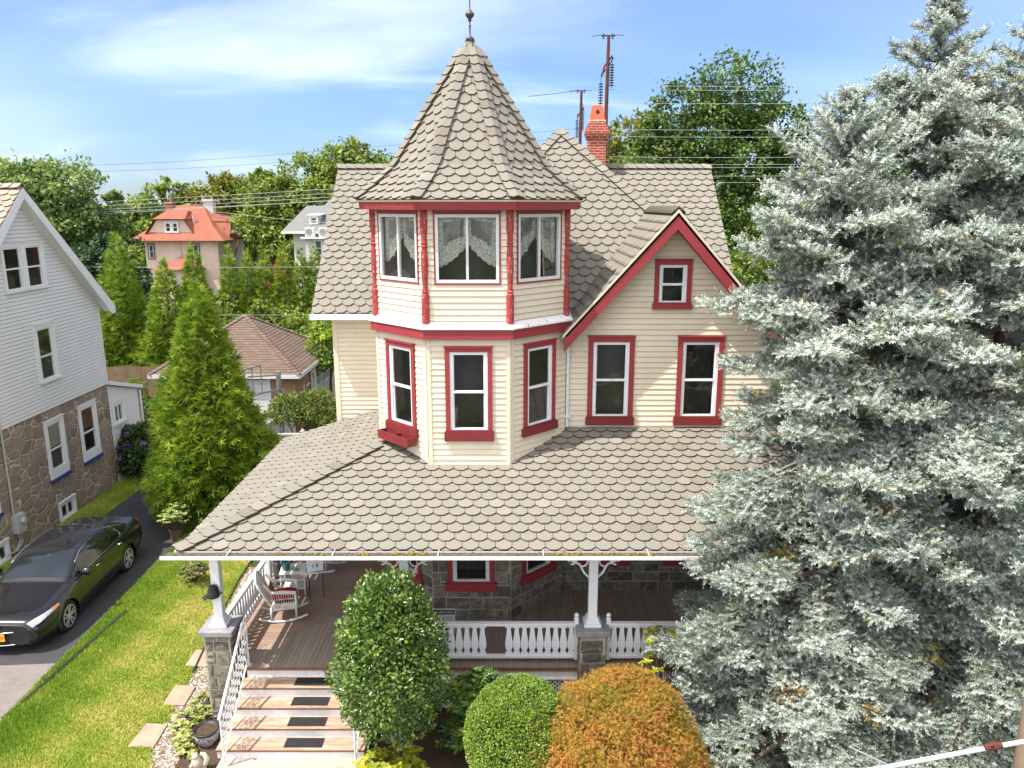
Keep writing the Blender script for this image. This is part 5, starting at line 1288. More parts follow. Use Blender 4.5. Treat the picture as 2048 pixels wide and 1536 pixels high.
for sd in (0, 1):
    for (u0, u1) in ((1.0, 2.62), (2.72, 4.02), (4.08, 4.75)):
        def f(a, b, u0=u0, u1=u1):
            u = u0 + (u1 - u0) * a; top = 1.80 if u < 4.02 else 1.80 - (u - 4.02) * 1.0; lo = .14 + (max(0, 1.5 - u) * .25); v = lo + (top - lo) * b
            return (u, v if sd == 0 else 8 - v)
        m = MB(); CAB.patch(m, 0, 0, 0, 0, .006, 14, 8, f); m.build('side_window', M['car_glass'], car, smooth=True)
    m = MB(); mir = lambda v: v if sd == 0 else 8 - v
    m.tube([CAB.p(1.0 + 3.8 * k / 30, mir(.08 if k < 30 else .6)) + Vector((.008 if not sd else -.008, 0, 0)) for k in range(30)] + [CAB.p(4.85 - .03 * k, mir(.3 + .2 * k)) for k in range(5)] + [CAB.p(4.6 - 3.5 * k / 24, mir(1.86)) for k in range(25)], .009, 5); m.build('chrome_trim', M['chrome'], car, smooth=True)
    sgn = 1 if sd == 0 else -1
    m = MB(); m.lathe((sgn * .99, 1.72, 1.02), [(.01, -.12), (.08, -.10), (.10, -.02), (.095, .06), (.06, .09)], 12, axis='x'); m.tube([(sgn * .86, 1.70, .97), (sgn * .93, 1.71, 1.0)], .03, 6); m.build('mirror', M['car'], car, smooth=True)
    m = MB(); BODY.patch(m, .75, 2.55, 0, 0, .012, 14, 5, lambda a, b: (.55 + 2.0 * a, (lambda v: v if sd == 0 else 12 - v)(3.35 - .25 * a + (.62 + .12 * a - .5 * a * a) * b))); m.build('headlight', M['lamp_clear'], car, smooth=True)
    m = MB(); BODY.patch(m, 0, 0, 0, 0, .016, 6, 4, lambda a, b: (2.18 + .34 * a, (lambda v: v if sd == 0 else 12 - v)(3.18 + .4 * b * (1 - .6 * a)))); m.build('indicator', M['lamp_amber'], car, smooth=True)
    m = MB(); BODY.patch(m, 0, 0, 0, 0, .012, 6, 5, lambda a, b: (8.5 + 1.2 * a, (lambda v: v if sd == 0 else 12 - v)(2.75 + .9 * b))); m.build('taillight', M['lamp_red'], car, smooth=True)
    m = MB(); BODY.patch(m, 0, 0, 0, 0, .006, 18, 2, lambda a, b: (3.4 + 4.3 * a, (lambda v: v if sd == 0 else 12 - v)(1.0 + .08 * b))); m.build('door_sill', M['black_rubber'], car, smooth=True)
    for u in (4.15, 5.35, 6.55):      # door gaps
        m = MB(); BODY.patch(m, 0, 0, 0, 0, .002, 1, 14, lambda a, b: (u + .012 * a + (.12 * (b - .5) if u > 6 else 0), (lambda v: v if sd == 0 else 12 - v)(1.1 + 2.8 * b))); m.build('door_gap', M['black_rubber'], body)
    for u in (5.15, 6.3):
        m = MB(); q = BODY.p(u, 3.0 if sd == 0 else 9.0); m.tube([q + Vector((sgn * .02, -.09, 0)), q + Vector((sgn * .035, 0, .005)), q + Vector((sgn * .02, .09, .005))], .013, 6); m.build('door_handle', M['chrome'], car, smooth=True)
m = MB(); m.grid(lambda a, b: (-.66 + 1.32 * a, .035 + .20 * (2 * a - 1) ** 2 - .055, .27 + .23 * b), 16, 2); gl_ = m.build('grille', M['black_rubber'], car)
m = MB()
for z in (.30, .35, .40, .45): m.tube([(x / 10 * .6, -.03 + .20 * (x / 10) ** 2 * .8, z) for x in range(-10, 11)], .008, 4)
m.build('grille_bars', M['dark'], gl_)
m = MB(); m.tube([(x / 10 * .62, -.035 + .19 * (x / 10) ** 2, .52) for x in range(-10, 11)], .014, 5); m.tube([(x / 10 * .70, -.03 + .24 * (x / 10) ** 2, .245) for x in range(-10, 11)], .018, 5); m.build('chrome_bar', M['chrome'], car, smooth=True)
m = MB()
for rx, rz, cz in ((.075, .05, 0), (.032, .046, 0), (.055, .02, .02)): m.tube([(rx * math.cos(t), -.055 - .0 * t, .60 + cz + rz * math.sin(t)) for t in [k * math.pi / 10 for k in range(21)]], .007, 5)
m.build('emblem', M['chrome'], car, smooth=True)
m = MB(); m.box(-.155, .155, -.075, -.065, .36, .52); pl = m.build('licence_plate', paint('plate_orange', (.80, .36, .03), (.72, .30, .025), 14, .45, 0), car)
m = MB()
for i, x in enumerate((-.115, -.085, -.055, .03, .06, .09, .12)): m.box(x - .009, x + .009, -.0762, -.0752, .415, .47)
m.build('plate_marks', paint('plate_ink', (.36, .12, .02), (.3, .1, .02), 9, .6, 0), pl)
m = MB(); m.grid(lambda a, b: (-.74 + 1.48 * a, 1.26 + .05 * (2 * a - 1) ** 2 + .06 * b, .985 - .03 * (2 * a - 1) ** 2 + .012 * b), 12, 2); m.build('wiper_cowl', M['black_rubber'], car)
m = MB(); m.tube([(0, 3.95, 1.27), (0, 4.03, 1.35), (0, 4.10, 1.30)], [.03, .015, .03], 6); m.build('antenna_fin', M['car'], car, smooth=True)
for i, a in enumerate(AX_):
    for sg in (-1, 1):
        m = MB(); m.lathe((sg * .80, a, .335), [(.22, -.11 * sg), (.315, -.10 * sg), (.335, -.06 * sg), (.335, .06 * sg), (.315, .095 * sg), (.235, .10 * sg)], 28, axis='x'); wh = m.build('wheel', M['black_rubber'], car, smooth=True)
        m = MB(); X = lambda d: sg * (.80 + d)
        m.lathe((0, a, .335), [(.242, X(.06)), (.242, X(.108)), (.225, X(.11)), (.222, X(.05))], 28, axis='x')
        for k in range(10):
            t = k * math.pi / 5 + (.0 if k % 2 == 0 else -.18); c, s_ = math.cos(t), math.sin(t)
            m.bar((X(.095), a + .04 * c, .335 + .04 * s_), (X(.10), a + .232 * c, .335 + .232 * s_), .034, .02, up=(1, 0, 0))
        m.lathe((0, a, .335), [(.055, X(.07)), (.055, X(.105)), (.03, X(.115))], 14, axis='x'); m.build('rim', M['alloy'], wh)
        m = MB(); m.lathe((0, a, .335), [(.225, X(.02)), (.225, X(.03))], 24, axis='x'); m.build('brake_disc', M['dark'], wh)

# ================================================================== things on and round the porch
M['wicker'] = paint('white_wicker', (.74, .73, .70), (.60, .58, .55), 40, .7, .5, .2)
M['cushion'] = paint('red_cushion', (.42, .012, .018), (.34, .01, .014), 8, .85, .15, .1)
FZ = .952
def rocker(label, loc, rz):
    t = thing('rocking_chair', label, 'rocking chair', loc, rz, 'white wicker rocking chairs')
    for y in (-.24, .24):
        m = MB(); m.tube([(-.46 + .92 * k / 12, y, .022 + .10 * (2 * k / 12 - 1) ** 2) for k in range(13)], .022, 7); m.build('rocker', M['white'], t, smooth=True)
        m = MB(); m.tube([(.24, y, .05), (.25, y, .40), (.24, y, .62)], .021, 7); m.build('leg', M['white'], t, smooth=True); m = MB(); m.tube([(-.24, y, .05), (-.22, y, .40)], .021, 7); m.build('leg', M['white'], t, smooth=True)
        m = MB()
        m.tube([(.26, y * 1.08, .62), (.0, y * 1.12, .66), (-.2, y * 1.06, .66), (-.34, y, .85)], [.035, .038, .03, .022], 8)
        for k in range(11): x = -.2 + .44 * k / 10; m.tube([(x, y * 1.02, .40), (x, y * 1.07, .62)], .006, 4)
        for z in (.28, .31, .34, .37, .5): m.tube([(-.23, y * 1.03, z), (.25, y * 1.03, z)], .008, 4)
        for k in range(24): x = -.22 + .46 * k / 23; m.tube([(x, y * 1.02, .24 + .05 * math.sin(math.pi * k / 23)), (x, y * 1.02, .40)], .007, 4)
        m.build('arm', M['wicker'], t)
    m = MB(); m.box(-.25, .27, -.25, .25, .38, .41); m.build('seat', M['wicker'], t, bevel=.01)
    m = MB()
    def bk(a, b): return (-.24 - .24 * b - .02 * math.cos((a - .5) * 3), (a - .5) * (.50 + .06 * b) * (1 - .25 * max(0, b - .75) * 4 * abs(a - .5)), .40 + .60 * b - .10 * b * (2 * a - 1) ** 2)
    for k in range(17): m.tube([bk(k / 16, j / 10) for j in range(11)], .008, 4)
    for j in range(1, 13): m.tube([bk(k / 10, j / 12) for k in range(11)], .008, 4)
    m.tube([bk(0, j / 10) for j in range(11)] + [bk(k / 10, 1) for k in range(11)] + [bk(1, 1 - j / 10) for j in range(11)], .024, 7); m.build('backrest', M['wicker'], t)
    return t
rocker('white wicker rocking chair with red seat cushion nearest the steps', (-4.56, 14.12, FZ), rad(13))
rocker('white wicker rocking chair half hidden behind the slatted number box', (-4.30, 16.25, FZ), rad(-20))
def cushion(label, loc, rz, w=.44):
    m = MB(); m.grid(lambda a, b: ((a - .5) * w, (b - .5) * w, .085 * (1 - (2 * a - 1) ** 4) * (1 - (2 * b - 1) ** 4)), 14, 14); m.grid(lambda a, b: ((a - .5) * w, (b - .5) * w, -.064 * (1 - (2 * a - 1) ** 4)), 6, 6)
    tag(m.build('cushion', M['cushion'], loc=loc, rotz=rz, smooth=True), label, 'cushion', 'red seat cushions')
cushion('red cushion on the rocking chair nearest the steps', (-4.53, 14.13, FZ + .475), rad(13))
cushion('red cushion on the farther rocking chair by the number box', (-4.28, 16.24, FZ + .475), rad(-20))
m = MB(); m.grid(lambda a, b: (.0 + .04 * math.sin(a * 3.1) * math.sin(b * 3.1), (a - .5) * .36, (b - .5) * .30), 10, 10); m.grid(lambda a, b: (.0 - .05 * math.sin(a * 3.1) * math.sin(b * 3.1), (a - .5) * .36, (b - .5) * .30), 10, 10)
cq = m.build('throw_pillow', paint('pillow_red_green', (.42, .015, .02), (.40, .42, .08), 2.4, .85, .1), loc=(-4.76, 14.07, FZ + .60), rotz=rad(13), smooth=True); cq.rotation_euler = (0, rad(-18), rad(13)); tag(cq, 'red pillow with a yellow green patch against the near rocking chair back', 'pillow')
t = thing('side_table', 'white wicker side table between the two rocking chairs', 'table', (-4.62, 15.10, FZ), rad(8))
m = MB(); m.box(-.27, .27, -.25, .25, .53, .56); m.build('tabletop', M['wicker'], t, bevel=.01)
m = MB()
for k in range(22):
    x = -.25 + .5 * k / 21; m.tube([(x, -.24, .40), (x, -.24, .53)], .007, 4); m.tube([(x, .24, .40), (x, .24, .53)], .007, 4)
m.tube([(-.25, -.24, .40), (.25, -.24, .40)], .012, 5); m.build('apron', M['wicker'], t)
for x in (-.24, .24):
    for y in (-.22, .22): m = MB(); m.tube([(x, y, 0), (x, y, .53)], .02, 7); m.build('leg', M['white'], t, smooth=True)
m = MB(); m.box(-.22, .22, -.2, .2, .17, .19); m.build('shelf', M['wicker'], t)
def potm(name, label, loc, prof, mat_, soil=None, cat='pot', group=None):
    m = MB(); c = (0, 0, 0); n = len(prof); b = 0; m.lathe(c, prof, 22); m.f.pop(); m.m.pop(); m.t.pop()
    o = m.build(name, mat_, loc=loc, smooth=True); tag(o, label, cat, group)
    if soil: q = MB(); q.lathe((0, 0, 0), [(soil[0], soil[1] - .01), (soil[0], soil[1])], 22); q.build('soil', M['soil'], o)
    return o
M['teal'] = paint('teal_glaze', (.03, .20, .235), (.025, .16, .19), 6, .3, 0, .5)
potm('flower_pot', 'teal glazed flower pot on the white side table', (-4.76, 15.03, FZ + .561), [(.0, 0), (.07, 0), (.095, .16), (.108, .165), (.108, .195), (.09, .195), (.085, .12), (.0, .12)], M['teal'], (.086, .15))
m = MB(); m.lathe((0, 0, 0), [(.055, 0), (.06, .012), (.045, .014), (.04, .008)], 18); tag(m.build('coaster', M['grey_metal'], loc=(-4.53, 15.02, FZ + .561)), 'small round grey coaster beside the teal pot', 'coaster')
potm('garden_pot', 'dark grey round pot on the porch floor behind the rail', (-5.0, 15.55, FZ), [(0, 0), (.15, 0), (.20, .30), (.22, .50), (.22, .54), (.19, .54), (.18, .4), (0, .4)], paint('grey_pot', (.075, .075, .075), (.10, .10, .10), 6, .7, .1), (.18, .44))
# slatted box with the house number
t = thing('number_box', 'white slatted box with black house number 19 on thin legs', 'mailbox', (-4.10, 14.86, FZ), rad(16))
m = MB()
for k in range(9): x = -.165 + .0367 * k; m.hexa([(x, -.10, .66), (x + .033, -.10, .66), (x + .033, .06, .79), (x, .06, .79), (x, -.108, .668), (x + .033, -.108, .668), (x + .033, .052, .80), (x, .052, .80)])
m.box(-.165, .165, .06, .08, .60, .80); m.box(-.165, .165, -.10, .06, .60, .615); m.build('lid', M['white'], t)
def to_mesh(o, parent):
    COL.objects.link(o); bpy.context.view_layer.update(); me = bpy.data.meshes.new_from_object(o.evaluated_get(bpy.context.evaluated_depsgraph_get()))
    q = bpy.data.objects.new(o.name, me); bpy.data.objects.remove(o); return place(q, parent)
fc = bpy.data.curves.new('number', 'FONT'); fc.body = '19'; fc.size = .115; fc.align_x = 'CENTER'; fc.align_y = 'CENTER'; fc.extrude = .002; fc.space_character = 1.35; fo = bpy.data.objects.new('number', fc); fc.materials.append(M['dark']); fo = to_mesh(fo, t); fo.location = (0, -.031, .7375); fo.rotation_euler = (math.atan2(.13, .16), 0, 0)
for x in (-.14, .14): m = MB(); m.tube([(x, .0, 0), (x, .0, .60)], .009, 6); m.build('leg', M['dark'], t)
# agent's sign standing on the porch floor behind the railing
t = thing('yard_sign', 'white and black sign with phone number leaning behind the porch railing', 'sign', (-1.36, 13.1, FZ + .07))
m = MB(); m.box(-.30, .30, 0, .012, .16, .66); m.build('board', M['white_clean'], t)
m = MB(); m.box(-.29, .29, -.004, -.001, .545, .645); m.build('black_band', M['dark'], t)
def text(body, size, loc, parent, mat_, ax='CENTER', name='lettering'):
    c = bpy.data.curves.new(name, 'FONT'); c.body = body; c.size = size; c.align_x = ax; c.align_y = 'CENTER'; c.extrude = .001; c.materials.append(mat_)
    o = bpy.data.objects.new(name, c); o = to_mesh(o, parent); o.location = loc; o.rotation_euler = (math.pi / 2, 0, 0); return o
text('464-876-5565', .068, (.075, -.006, .594), t, M['white_clean']); text('Tim', .075, (-.225, -.006, .594), t, M['white_clean'])
m = MB(); m.box(-.06, .09, -.003, -.001, .44, .445); m.box(-.06, .09, -.003, -.001, .52, .525); m.box(-.06, -.055, -.003, -.001, .445, .52); m.box(.085, .09, -.003, -.001, .445, .52); m.build('border', M['dark'], t)
m = MB()
for (a, b, z) in ((.11, .27, .50), (.11, .27, .47), (-.22, -.09, .48), (-.03, .06, .48)): m.box(a, b, -.003, -.001, z - .007, z + .007)
m.build('small_print', M['grey_metal'], t)
m = MB(); m.box(-.14, .045, -.004, -.001, .22, .42); m.build('photo', paint('sign_photo_pink', (.34, .17, .15), (.38, .36, .46), 6, .5, 0), t)
m = MB(); m.box(.06, .25, -.004, -.001, .22, .42); m.build('photo', paint('sign_photo_green', (.035, .10, .02), (.14, .26, .03), 9, .5, 0), t)
for x in (-.2, .2): m = MB(); m.tube([(x, .02, -.07), (x, .02, .6)], .006, 5); m.build('leg', M['dark'], t)
# step mats
mp_ = MB(); mp_.box(-.32, .32, -.115, .115, 0, .008)
for i, lb in enumerate(('black rubber mat on the top step', 'black rubber mat on the second step from the top', 'black rubber mat on the third step from the top', 'black rubber mat on the bottom step')):
    k = i + 1; x = (-3.52, -3.51, -3.50, -3.49)[i]
    loc = (x, 12.35 - .29 * k + .145, .95 - .19 * k + .001)
    if i == 0: pm = mp_.build('stair_mat', M['black_rubber'], loc=loc); tag(pm, lb, 'mat', 'rubber mats on the porch steps')
    else: q = copy_tree(pm, loc=loc, label=lb)
# dark ornament on the corner post
t = thing('post_ornament', 'dark rounded ornament hanging on the white corner post', 'ornament', (-5.19, 12.30, 2.46))
m = MB(); m.lathe((0, 0, 0), [(.0, -.12), (.10, -.10), (.115, -.06), (.10, -.02), (.085, .06), (.06, .11), (.0, .13)], 16); m.build('dome', M['dark'], t, smooth=True)
m = MB(); m.grid(lambda a, b: (-.02 - .17 * b * math.cos((a - .5) * 2.4), .15 * math.sin((a - .5) * 2.4) * b, -.07 - .03 * b), 8, 4); m.tube([(.10, 0, -.02), (.15, -.02, -.01)], .02, 6); m.build('brim', M['dark'], t, smooth=True)
# planter by the steps
def planter():
    n = NT('planter_pattern'); v = n.new('TexVoronoi', feature='DISTANCE_TO_EDGE'); v.inputs['Scale'].default_value = 30; n.l.new(n.co(), v.inputs[0])
    sp = n.new('SeparateXYZ'); n.l.new(n.co(), sp.inputs[0]); f = n.math('MULTIPLY', n.rng(v.outputs['Distance'], .10, .13), n.math('LESS_THAN', sp.outputs[2], .245))
    return n.fin(n.mix(f, (.025, .025, .028), (.58, .57, .55)), .5)
potm('planter', 'black and white patterned planter with bare soil beside the handrail', (-5.22, 11.56, .008), [(0, 0), (.11, 0), (.12, .02), (.18, .10), (.205, .19), (.20, .25), (.215, .275), (.215, .295), (.185, .295), (.18, .2), (0, .2)], planter(), (.182, .255))
# weathered statue in the mulch
M['statue'] = paint('cast_stone', (.48, .40, .31), (.34, .26, .19), 5, .9, .4, .2, dirt=(.2, .13, .09))
t = thing('garden_statue', 'weathered tan garden statue with curved back beside the bottom step', 'statue', (-5.12, 10.93, .008))
m = MB(); m.lathe((0, 0, 0), [(.12, 0), (.13, .03), (.10, .05)], 14); m.build('base', M['statue'], t, smooth=True)
m = MB(); m.lathe((-.02, 0, .05), [(.07, 0), (.095, .06), (.085, .13), (.05, .19), (.045, .21)], 14); m.lathe((-.035, -.01, .255), [(.01, -.055), (.05, -.03), (.06, 0), (.045, .04), (.01, .06)], 14); m.tube([(-.06, -.06, .16), (-.10, -.09, .12), (-.06, -.11, .13)], .022, 7)
for d in (-.025, .025): m.lathe((-.03 + d, 0, .305), [(.014, 0), (.012, .02), (.002, .035)], 7)
m.build('figure', M['statue'], t, smooth=True)
m = MB(); m.tube([(.03, .02, .05), (.11, .02, .10), (.14, .02, .19), (.10, .02, .27), (.04, .02, .29)], [.03, .042, .045, .035, .02], 9); m.build('tail', paint('cast_stone_pale', (.58, .52, .42), (.45, .38, .3), 5, .9, .4, .2), t, smooth=True)
# ================================================================== plants
def rot_to(D, up=None, rng=None, roll=None):
    """(n,3,3) frames: column 0 along D, column 2 as near to `up` as it can be, optionally rolled about D"""
    D = D / np.linalg.norm(D, axis=1, keepdims=True)
    U = np.tile(np.array([[0, 0, 1.0]]), (len(D), 1)) if up is None else up
    Y = np.cross(U, D); l = np.linalg.norm(Y, axis=1, keepdims=True); bad = l[:, 0] < 1e-4
    Y[bad] = np.array([0, 1.0, 0]); l[bad] = 1; Y /= l
    Z = np.cross(D, Y)
    if roll is not None:
        c, s = np.cos(roll)[:, None], np.sin(roll)[:, None]; Y, Z = Y * c + Z * s, Z * c - Y * s
    return np.stack([D, Y, Z], 2)
def scatter(name, P, R, Sz, tv, tf, tint, mat_, parent=None, jitter=0):
    tv = np.array(tv, np.float32); tf = np.array(tf, np.int32); n = len(P)
    V = np.einsum('nij,kj->nki', R, tv) * Sz[:, None, None] + P[:, None, :]
    Fc = (tf[None] + (np.arange(n) * len(tv))[:, None, None]).reshape(-1, tf.shape[1])
    return npmesh(name, V.reshape(-1, 3), Fc, np.repeat(tint, len(tv)), mat_, parent)
LEAF = ([(0, 0, 0), (.35, .24, .04), (.75, .2, .03), (1, 0, -.08), (.75, -.2, .03), (.35, -.24, .04)], [(0, 1, 2, 3), (0, 3, 4, 5)])
QUAD = ([(0, 0, 0), (.5, .33, .05), (1, 0, -.06), (.5, -.33, .05)], [(0, 1, 2, 3)])
BLADE = ([(0, .05, 0), (0, -.05, 0), (1, 0, -.1)], [(0, 1, 2)])
LONG = ([(0, 0, 0), (.4, .15, .05), (.8, .11, .0), (1, 0, -.1), (.8, -.11, .0), (.4, -.15, .05)], [(0, 1, 2, 3), (0, 3, 4, 5)])
def unit(r, n):
    v = r.normal(size=(n, 3)); return v / np.linalg.norm(v, axis=1, keepdims=True)
def shell_points(r, lobes, n, clump=.24, per=40, inner=.55, squash=.8):
    """leaf positions gathered in clumps spread through the lobes, mostly near their outside"""
    vol = np.array([l[3] ** 2 for l in lobes]); k = r.choice(len(lobes), size=max(1, n // per), p=vol / vol.sum()); L = np.array([l[:4] for l in lobes])[k]
    d = unit(r, len(k)); rr_ = L[:, 3] * (inner + (1 - inner) * r.uniform(size=len(k)) ** .5)
    c = L[:, :3] + d * rr_[:, None] * np.array([1, 1, squash]); cs = L[:, 3] * clump * r.uniform(.6, 1.3, len(k))
    i = np.repeat(np.arange(len(k)), per); o = r.normal(0, .5, (len(i), 3)) * cs[i][:, None] * np.array([1, 1, .7])
    return c[i] + o, d[i], r.normal(0, 1, len(k))[i]
def tree(name, label, cat, base, lobes, n, size, mat_, trunk=.25, seed=1, group=None, clump=.24, bark='bark', limbs=True, squash=.85, per=40, inner=.55):
    r = np.random.default_rng(seed); t = thing(name, label, cat, (*base, 0), group=group, world=True)
    P, d, ct = shell_points(r, lobes, n, clump, per, inner, squash)
    D = unit(r, len(P)) + d * .5 + np.array([0, 0, -.15]); up = unit(r, len(P)) * .8 + d * .5 + np.array([0, 0, .9])
    tint = np.clip(.5 + .13 * ct + r.normal(0, .13, len(P)), 0, 1)
    scatter('crown', P, rot_to(D, up), size * r.uniform(.7, 1.35, len(P)), *QUAD, tint, mat_, t)
    m = MB(); top = np.mean([l[:3] for l in lobes], 0); zc = top[2]
    m.tube([(base[0], base[1], 0), (base[0] + .05, base[1], zc * .4), (top[0] * .3 + base[0] * .7, top[1] * .3 + base[1] * .7, zc * .75)], [trunk, trunk * .8, trunk * .6], 9)
    if limbs:
        for l in lobes:
            s0 = Vector((top[0] * .3 + base[0] * .7, top[1] * .3 + base[1] * .7, zc * .72)); e_ = Vector(l[:3]); mid = s0.lerp(e_, .5) + Vector((0, 0, .3)); m.tube([s0, mid, e_, e_ + (e_ - s0).normalized() * l[3] * .5], [trunk * .5, trunk * .35, trunk * .18, .02], 6)
    m.build('trunk', M[bark], t); return t
G = lambda a, b, c, d, e: [(0, a), (.3, b), (.55, c), (.8, d), (1, e)]
M['leaf_dark'] = leafmat('leaf_dark', G((0.034, 0.066, 0.015), (0.063, 0.118, 0.023), (0.097, 0.163, 0.032), (0.147, 0.224, 0.044), (0.238, 0.316, 0.065)), .5, .3, .3, .35, .3)
M['leaf_mid'] = leafmat('leaf_mid', G((0.068, 0.107, 0.020), (0.124, 0.188, 0.029), (0.192, 0.265, 0.041), (0.283, 0.356, 0.065), (0.407, 0.448, 0.104)), .55, .35, .3, .3, .3)
M['leaf_olive'] = leafmat('leaf_olive', G((0.085, 0.128, 0.039), (0.140, 0.208, 0.059), (0.204, 0.281, 0.085), (0.269, 0.354, 0.111), (0.366, 0.439, 0.157)), .6, .35, .2, .3, .3)
M['leaf_yellow'] = leafmat('leaf_yellow', G((.06, .08, .012), (.12, .145, .018), (.20, .21, .025), (.30, .29, .035), (.42, .36, .05)), .55, .35, .3, .3, .3)
M['leaf_pine'] = leafmat('leaf_pine', G((0.023, 0.051, 0.029), (0.040, 0.082, 0.039), (0.063, 0.118, 0.052), (0.097, 0.163, 0.065), (0.158, 0.224, 0.092)), .6, .2, .2, .5, .3)
# ---- trees beyond the tracks
tree('willow_tree', 'wispy olive green tree rising behind the grey gabled house', 'tree', (-26, 46), [(-27.5, 45, 9.0, 2.9), (-25.4, 45, 9.7, 2.2), (-24.6, 45.5, 8.0, 1.9), (-29.6, 45, 8.8, 3), (-26.2, 44.5, 7.0, 2.6), (-24.9, 46, 6.0, 2.0), (-28, 46, 6, 3)], 30000, .26, M['leaf_olive'], .35, 11)
tree('sparse_tree', 'thin sparse tree at the right edge of the wispy olive tree', 'tree', (-23.8, 48), [(-23.9, 48, 8.4, .8), (-23.7, 48, 7.2, .9), (-24.0, 48, 9.3, .5)], 2200, .24, M['leaf_olive'], .1, 12, inner=.2)
for i, (x, y, z, r0, sd, mt, lb) in enumerate(((-37.5, 86, 8.6, 4.0, 21, 'leaf_mid', 'yellow green tree left of the red roof, farthest row'), (-32.3, 87, 9.3, 4.0, 22, 'leaf_yellow', 'golden green tree behind the red roof chimneys'), (-28.4, 88, 9.6, 3.8, 23, 'leaf_mid', 'rounded green tree behind the white chimney'), (-43, 90, 6.5, 4.5, 24, 'leaf_olive', 'low olive tree seen past the left trees'))):
    tree('background_tree', lb, 'tree', (x, y), [(x, y, z, r0 * .75), (x - r0 * .6, y, z - 1.2, r0 * .6), (x + r0 * .6, y, z - 1.0, r0 * .6), (x, y, z - 3.5, r0), (x + 1, y, z + r0 * .45, r0 * .4)], 9000, .42, M[mt], .3, sd, 'trees behind the stucco house')
tree('maple_tree', 'bright green spreading tree behind the white sided house', 'tree', (-17, 69), [(-14.6, 69, 12.0, 2.6), (-17.5, 69, 11.0, 2.7), (-20.2, 69, 9.6, 2.4), (-12.6, 69.5, 11.6, 2.3), (-16, 68.5, 8.5, 3.6), (-21.4, 69, 7.4, 2.6), (-19, 69, 6, 3.2), (-13.4, 69, 13.4, 1.2), (-21.6, 69, 11.3, .8), (-12, 69, 9, 3)], 30000, .33, M['leaf_mid'], .4, 31)
tree('small_tree', 'small green treetop showing left of the turret roof', 'tree', (-9.6, 62), [(-9.7, 62, 11.2, 1.2), (-9.2, 62, 10.0, 1.6), (-10.4, 62, 9.6, 1.2)], 4000, .3, M['leaf_mid'], .15, 32)
tree('oak_tree', 'big dark green tree right of the chimney', 'tree', (11.4, 44), [(12.2, 44, 14.9, 2.2), (9.3, 44, 13.9, 1.9), (14.3, 44, 12.9, 1.9), (10.7, 44, 12.2, 2.2), (12.8, 44, 11.6, 2.3), (8.3, 44, 11.0, 2.2), (15.4, 44, 11.9, 1.2), (10.2, 44, 9.0, 3.0), (13.6, 44, 8.4, 2.7), (11.8, 43.5, 5.5, 3.6), (7.4, 44, 12.6, .9), (9, 44, 6, 3), (14.5, 44, 5.4, 2.6)], 62000, .215, M['leaf_dark'], .42, 41, clump=.27)
tree('linden_tree', 'yellow green tree directly right of the chimney, in front of the sky', 'tree', (9.2, 56), [(8.6, 56, 13.3, 2.2), (11.0, 56, 12.4, 2.1), (7.3, 56, 11.3, 1.9), (9.4, 56, 10.4, 2.6), (12.2, 56, 10.5, 2.0), (9.5, 56, 7.5, 3)], 21000, .26, M['leaf_yellow'], .3, 42)
tree('bushy_tree', 'lighter green bushy tree low between the roof edge and the spruce', 'tree', (9.0, 34), [(8.9, 34, 6.6, 1.3), (8.1, 34, 5.2, 1.4), (9.8, 34, 5.4, 1.5), (9.0, 34, 3.5, 2.0), (10.8, 34, 7.4, 1.2), (10.9, 34, 4, 2)], 13000, .17, M['leaf_mid'], .2, 43)
tree('far_tree', 'dark tree filling the gap behind the blue spruce tops', 'tree', (19, 50), [(18, 50, 8.8, 3.2), (22, 50, 9, 3.5), (26, 50, 9, 4), (17.5, 50, 4, 3), (22, 50, 5, 4)], 14000, .33, M['leaf_dark'], .3, 44)
for i, (x, lb) in enumerate(((-58, 'left-hand dark clump of the far tree line'), (-47, 'far dark tree behind the wispy olive tree'), (-20, 'far dark tree low behind the hedge trees'), (-5, 'far dark tree hidden behind the turret'), (30, 'far dark tree right of the oak'), (42, 'farthest dark tree at the right'))):
    tree('far_tree', lb, 'tree', (x, 105), [(x, 105, 4, 5), (x - 6, 105, 3, 4.5), (x + 6, 105, 3.4, 4.5)], 7000, .6, M['leaf_dark'], .3, 50 + i, 'far tree line', limbs=False)
tree('pine_tree', 'dark bluish pine between the grey house roof and the red roof', 'tree', (-21.2, 41), [(-21.2, 41, 6.2, 1.1), (-20.6, 41, 5.0, 1.4), (-21.8, 41, 4.6, 1.5), (-21, 41, 7.0, .7), (-21.2, 41, 3.2, 1.8), (-22.6, 41, 5.8, 1.2)], 13000, .2, M['leaf_pine'], .25, 61)
tree('crape_myrtle', 'small tree with magenta flowers beside the white house', 'tree', (-17.2, 57), [(-17.0, 57, 4.3, .75), (-17.3, 57, 3.3, .8), (-16.8, 57, 5.0, .45)], 2500, .16, leafmat('magenta_flower', [(0, (.05, .12, .02)), (.3, (.35, .01, .06)), (1, (.65, .03, .14))], .6, .3), .08, 62)
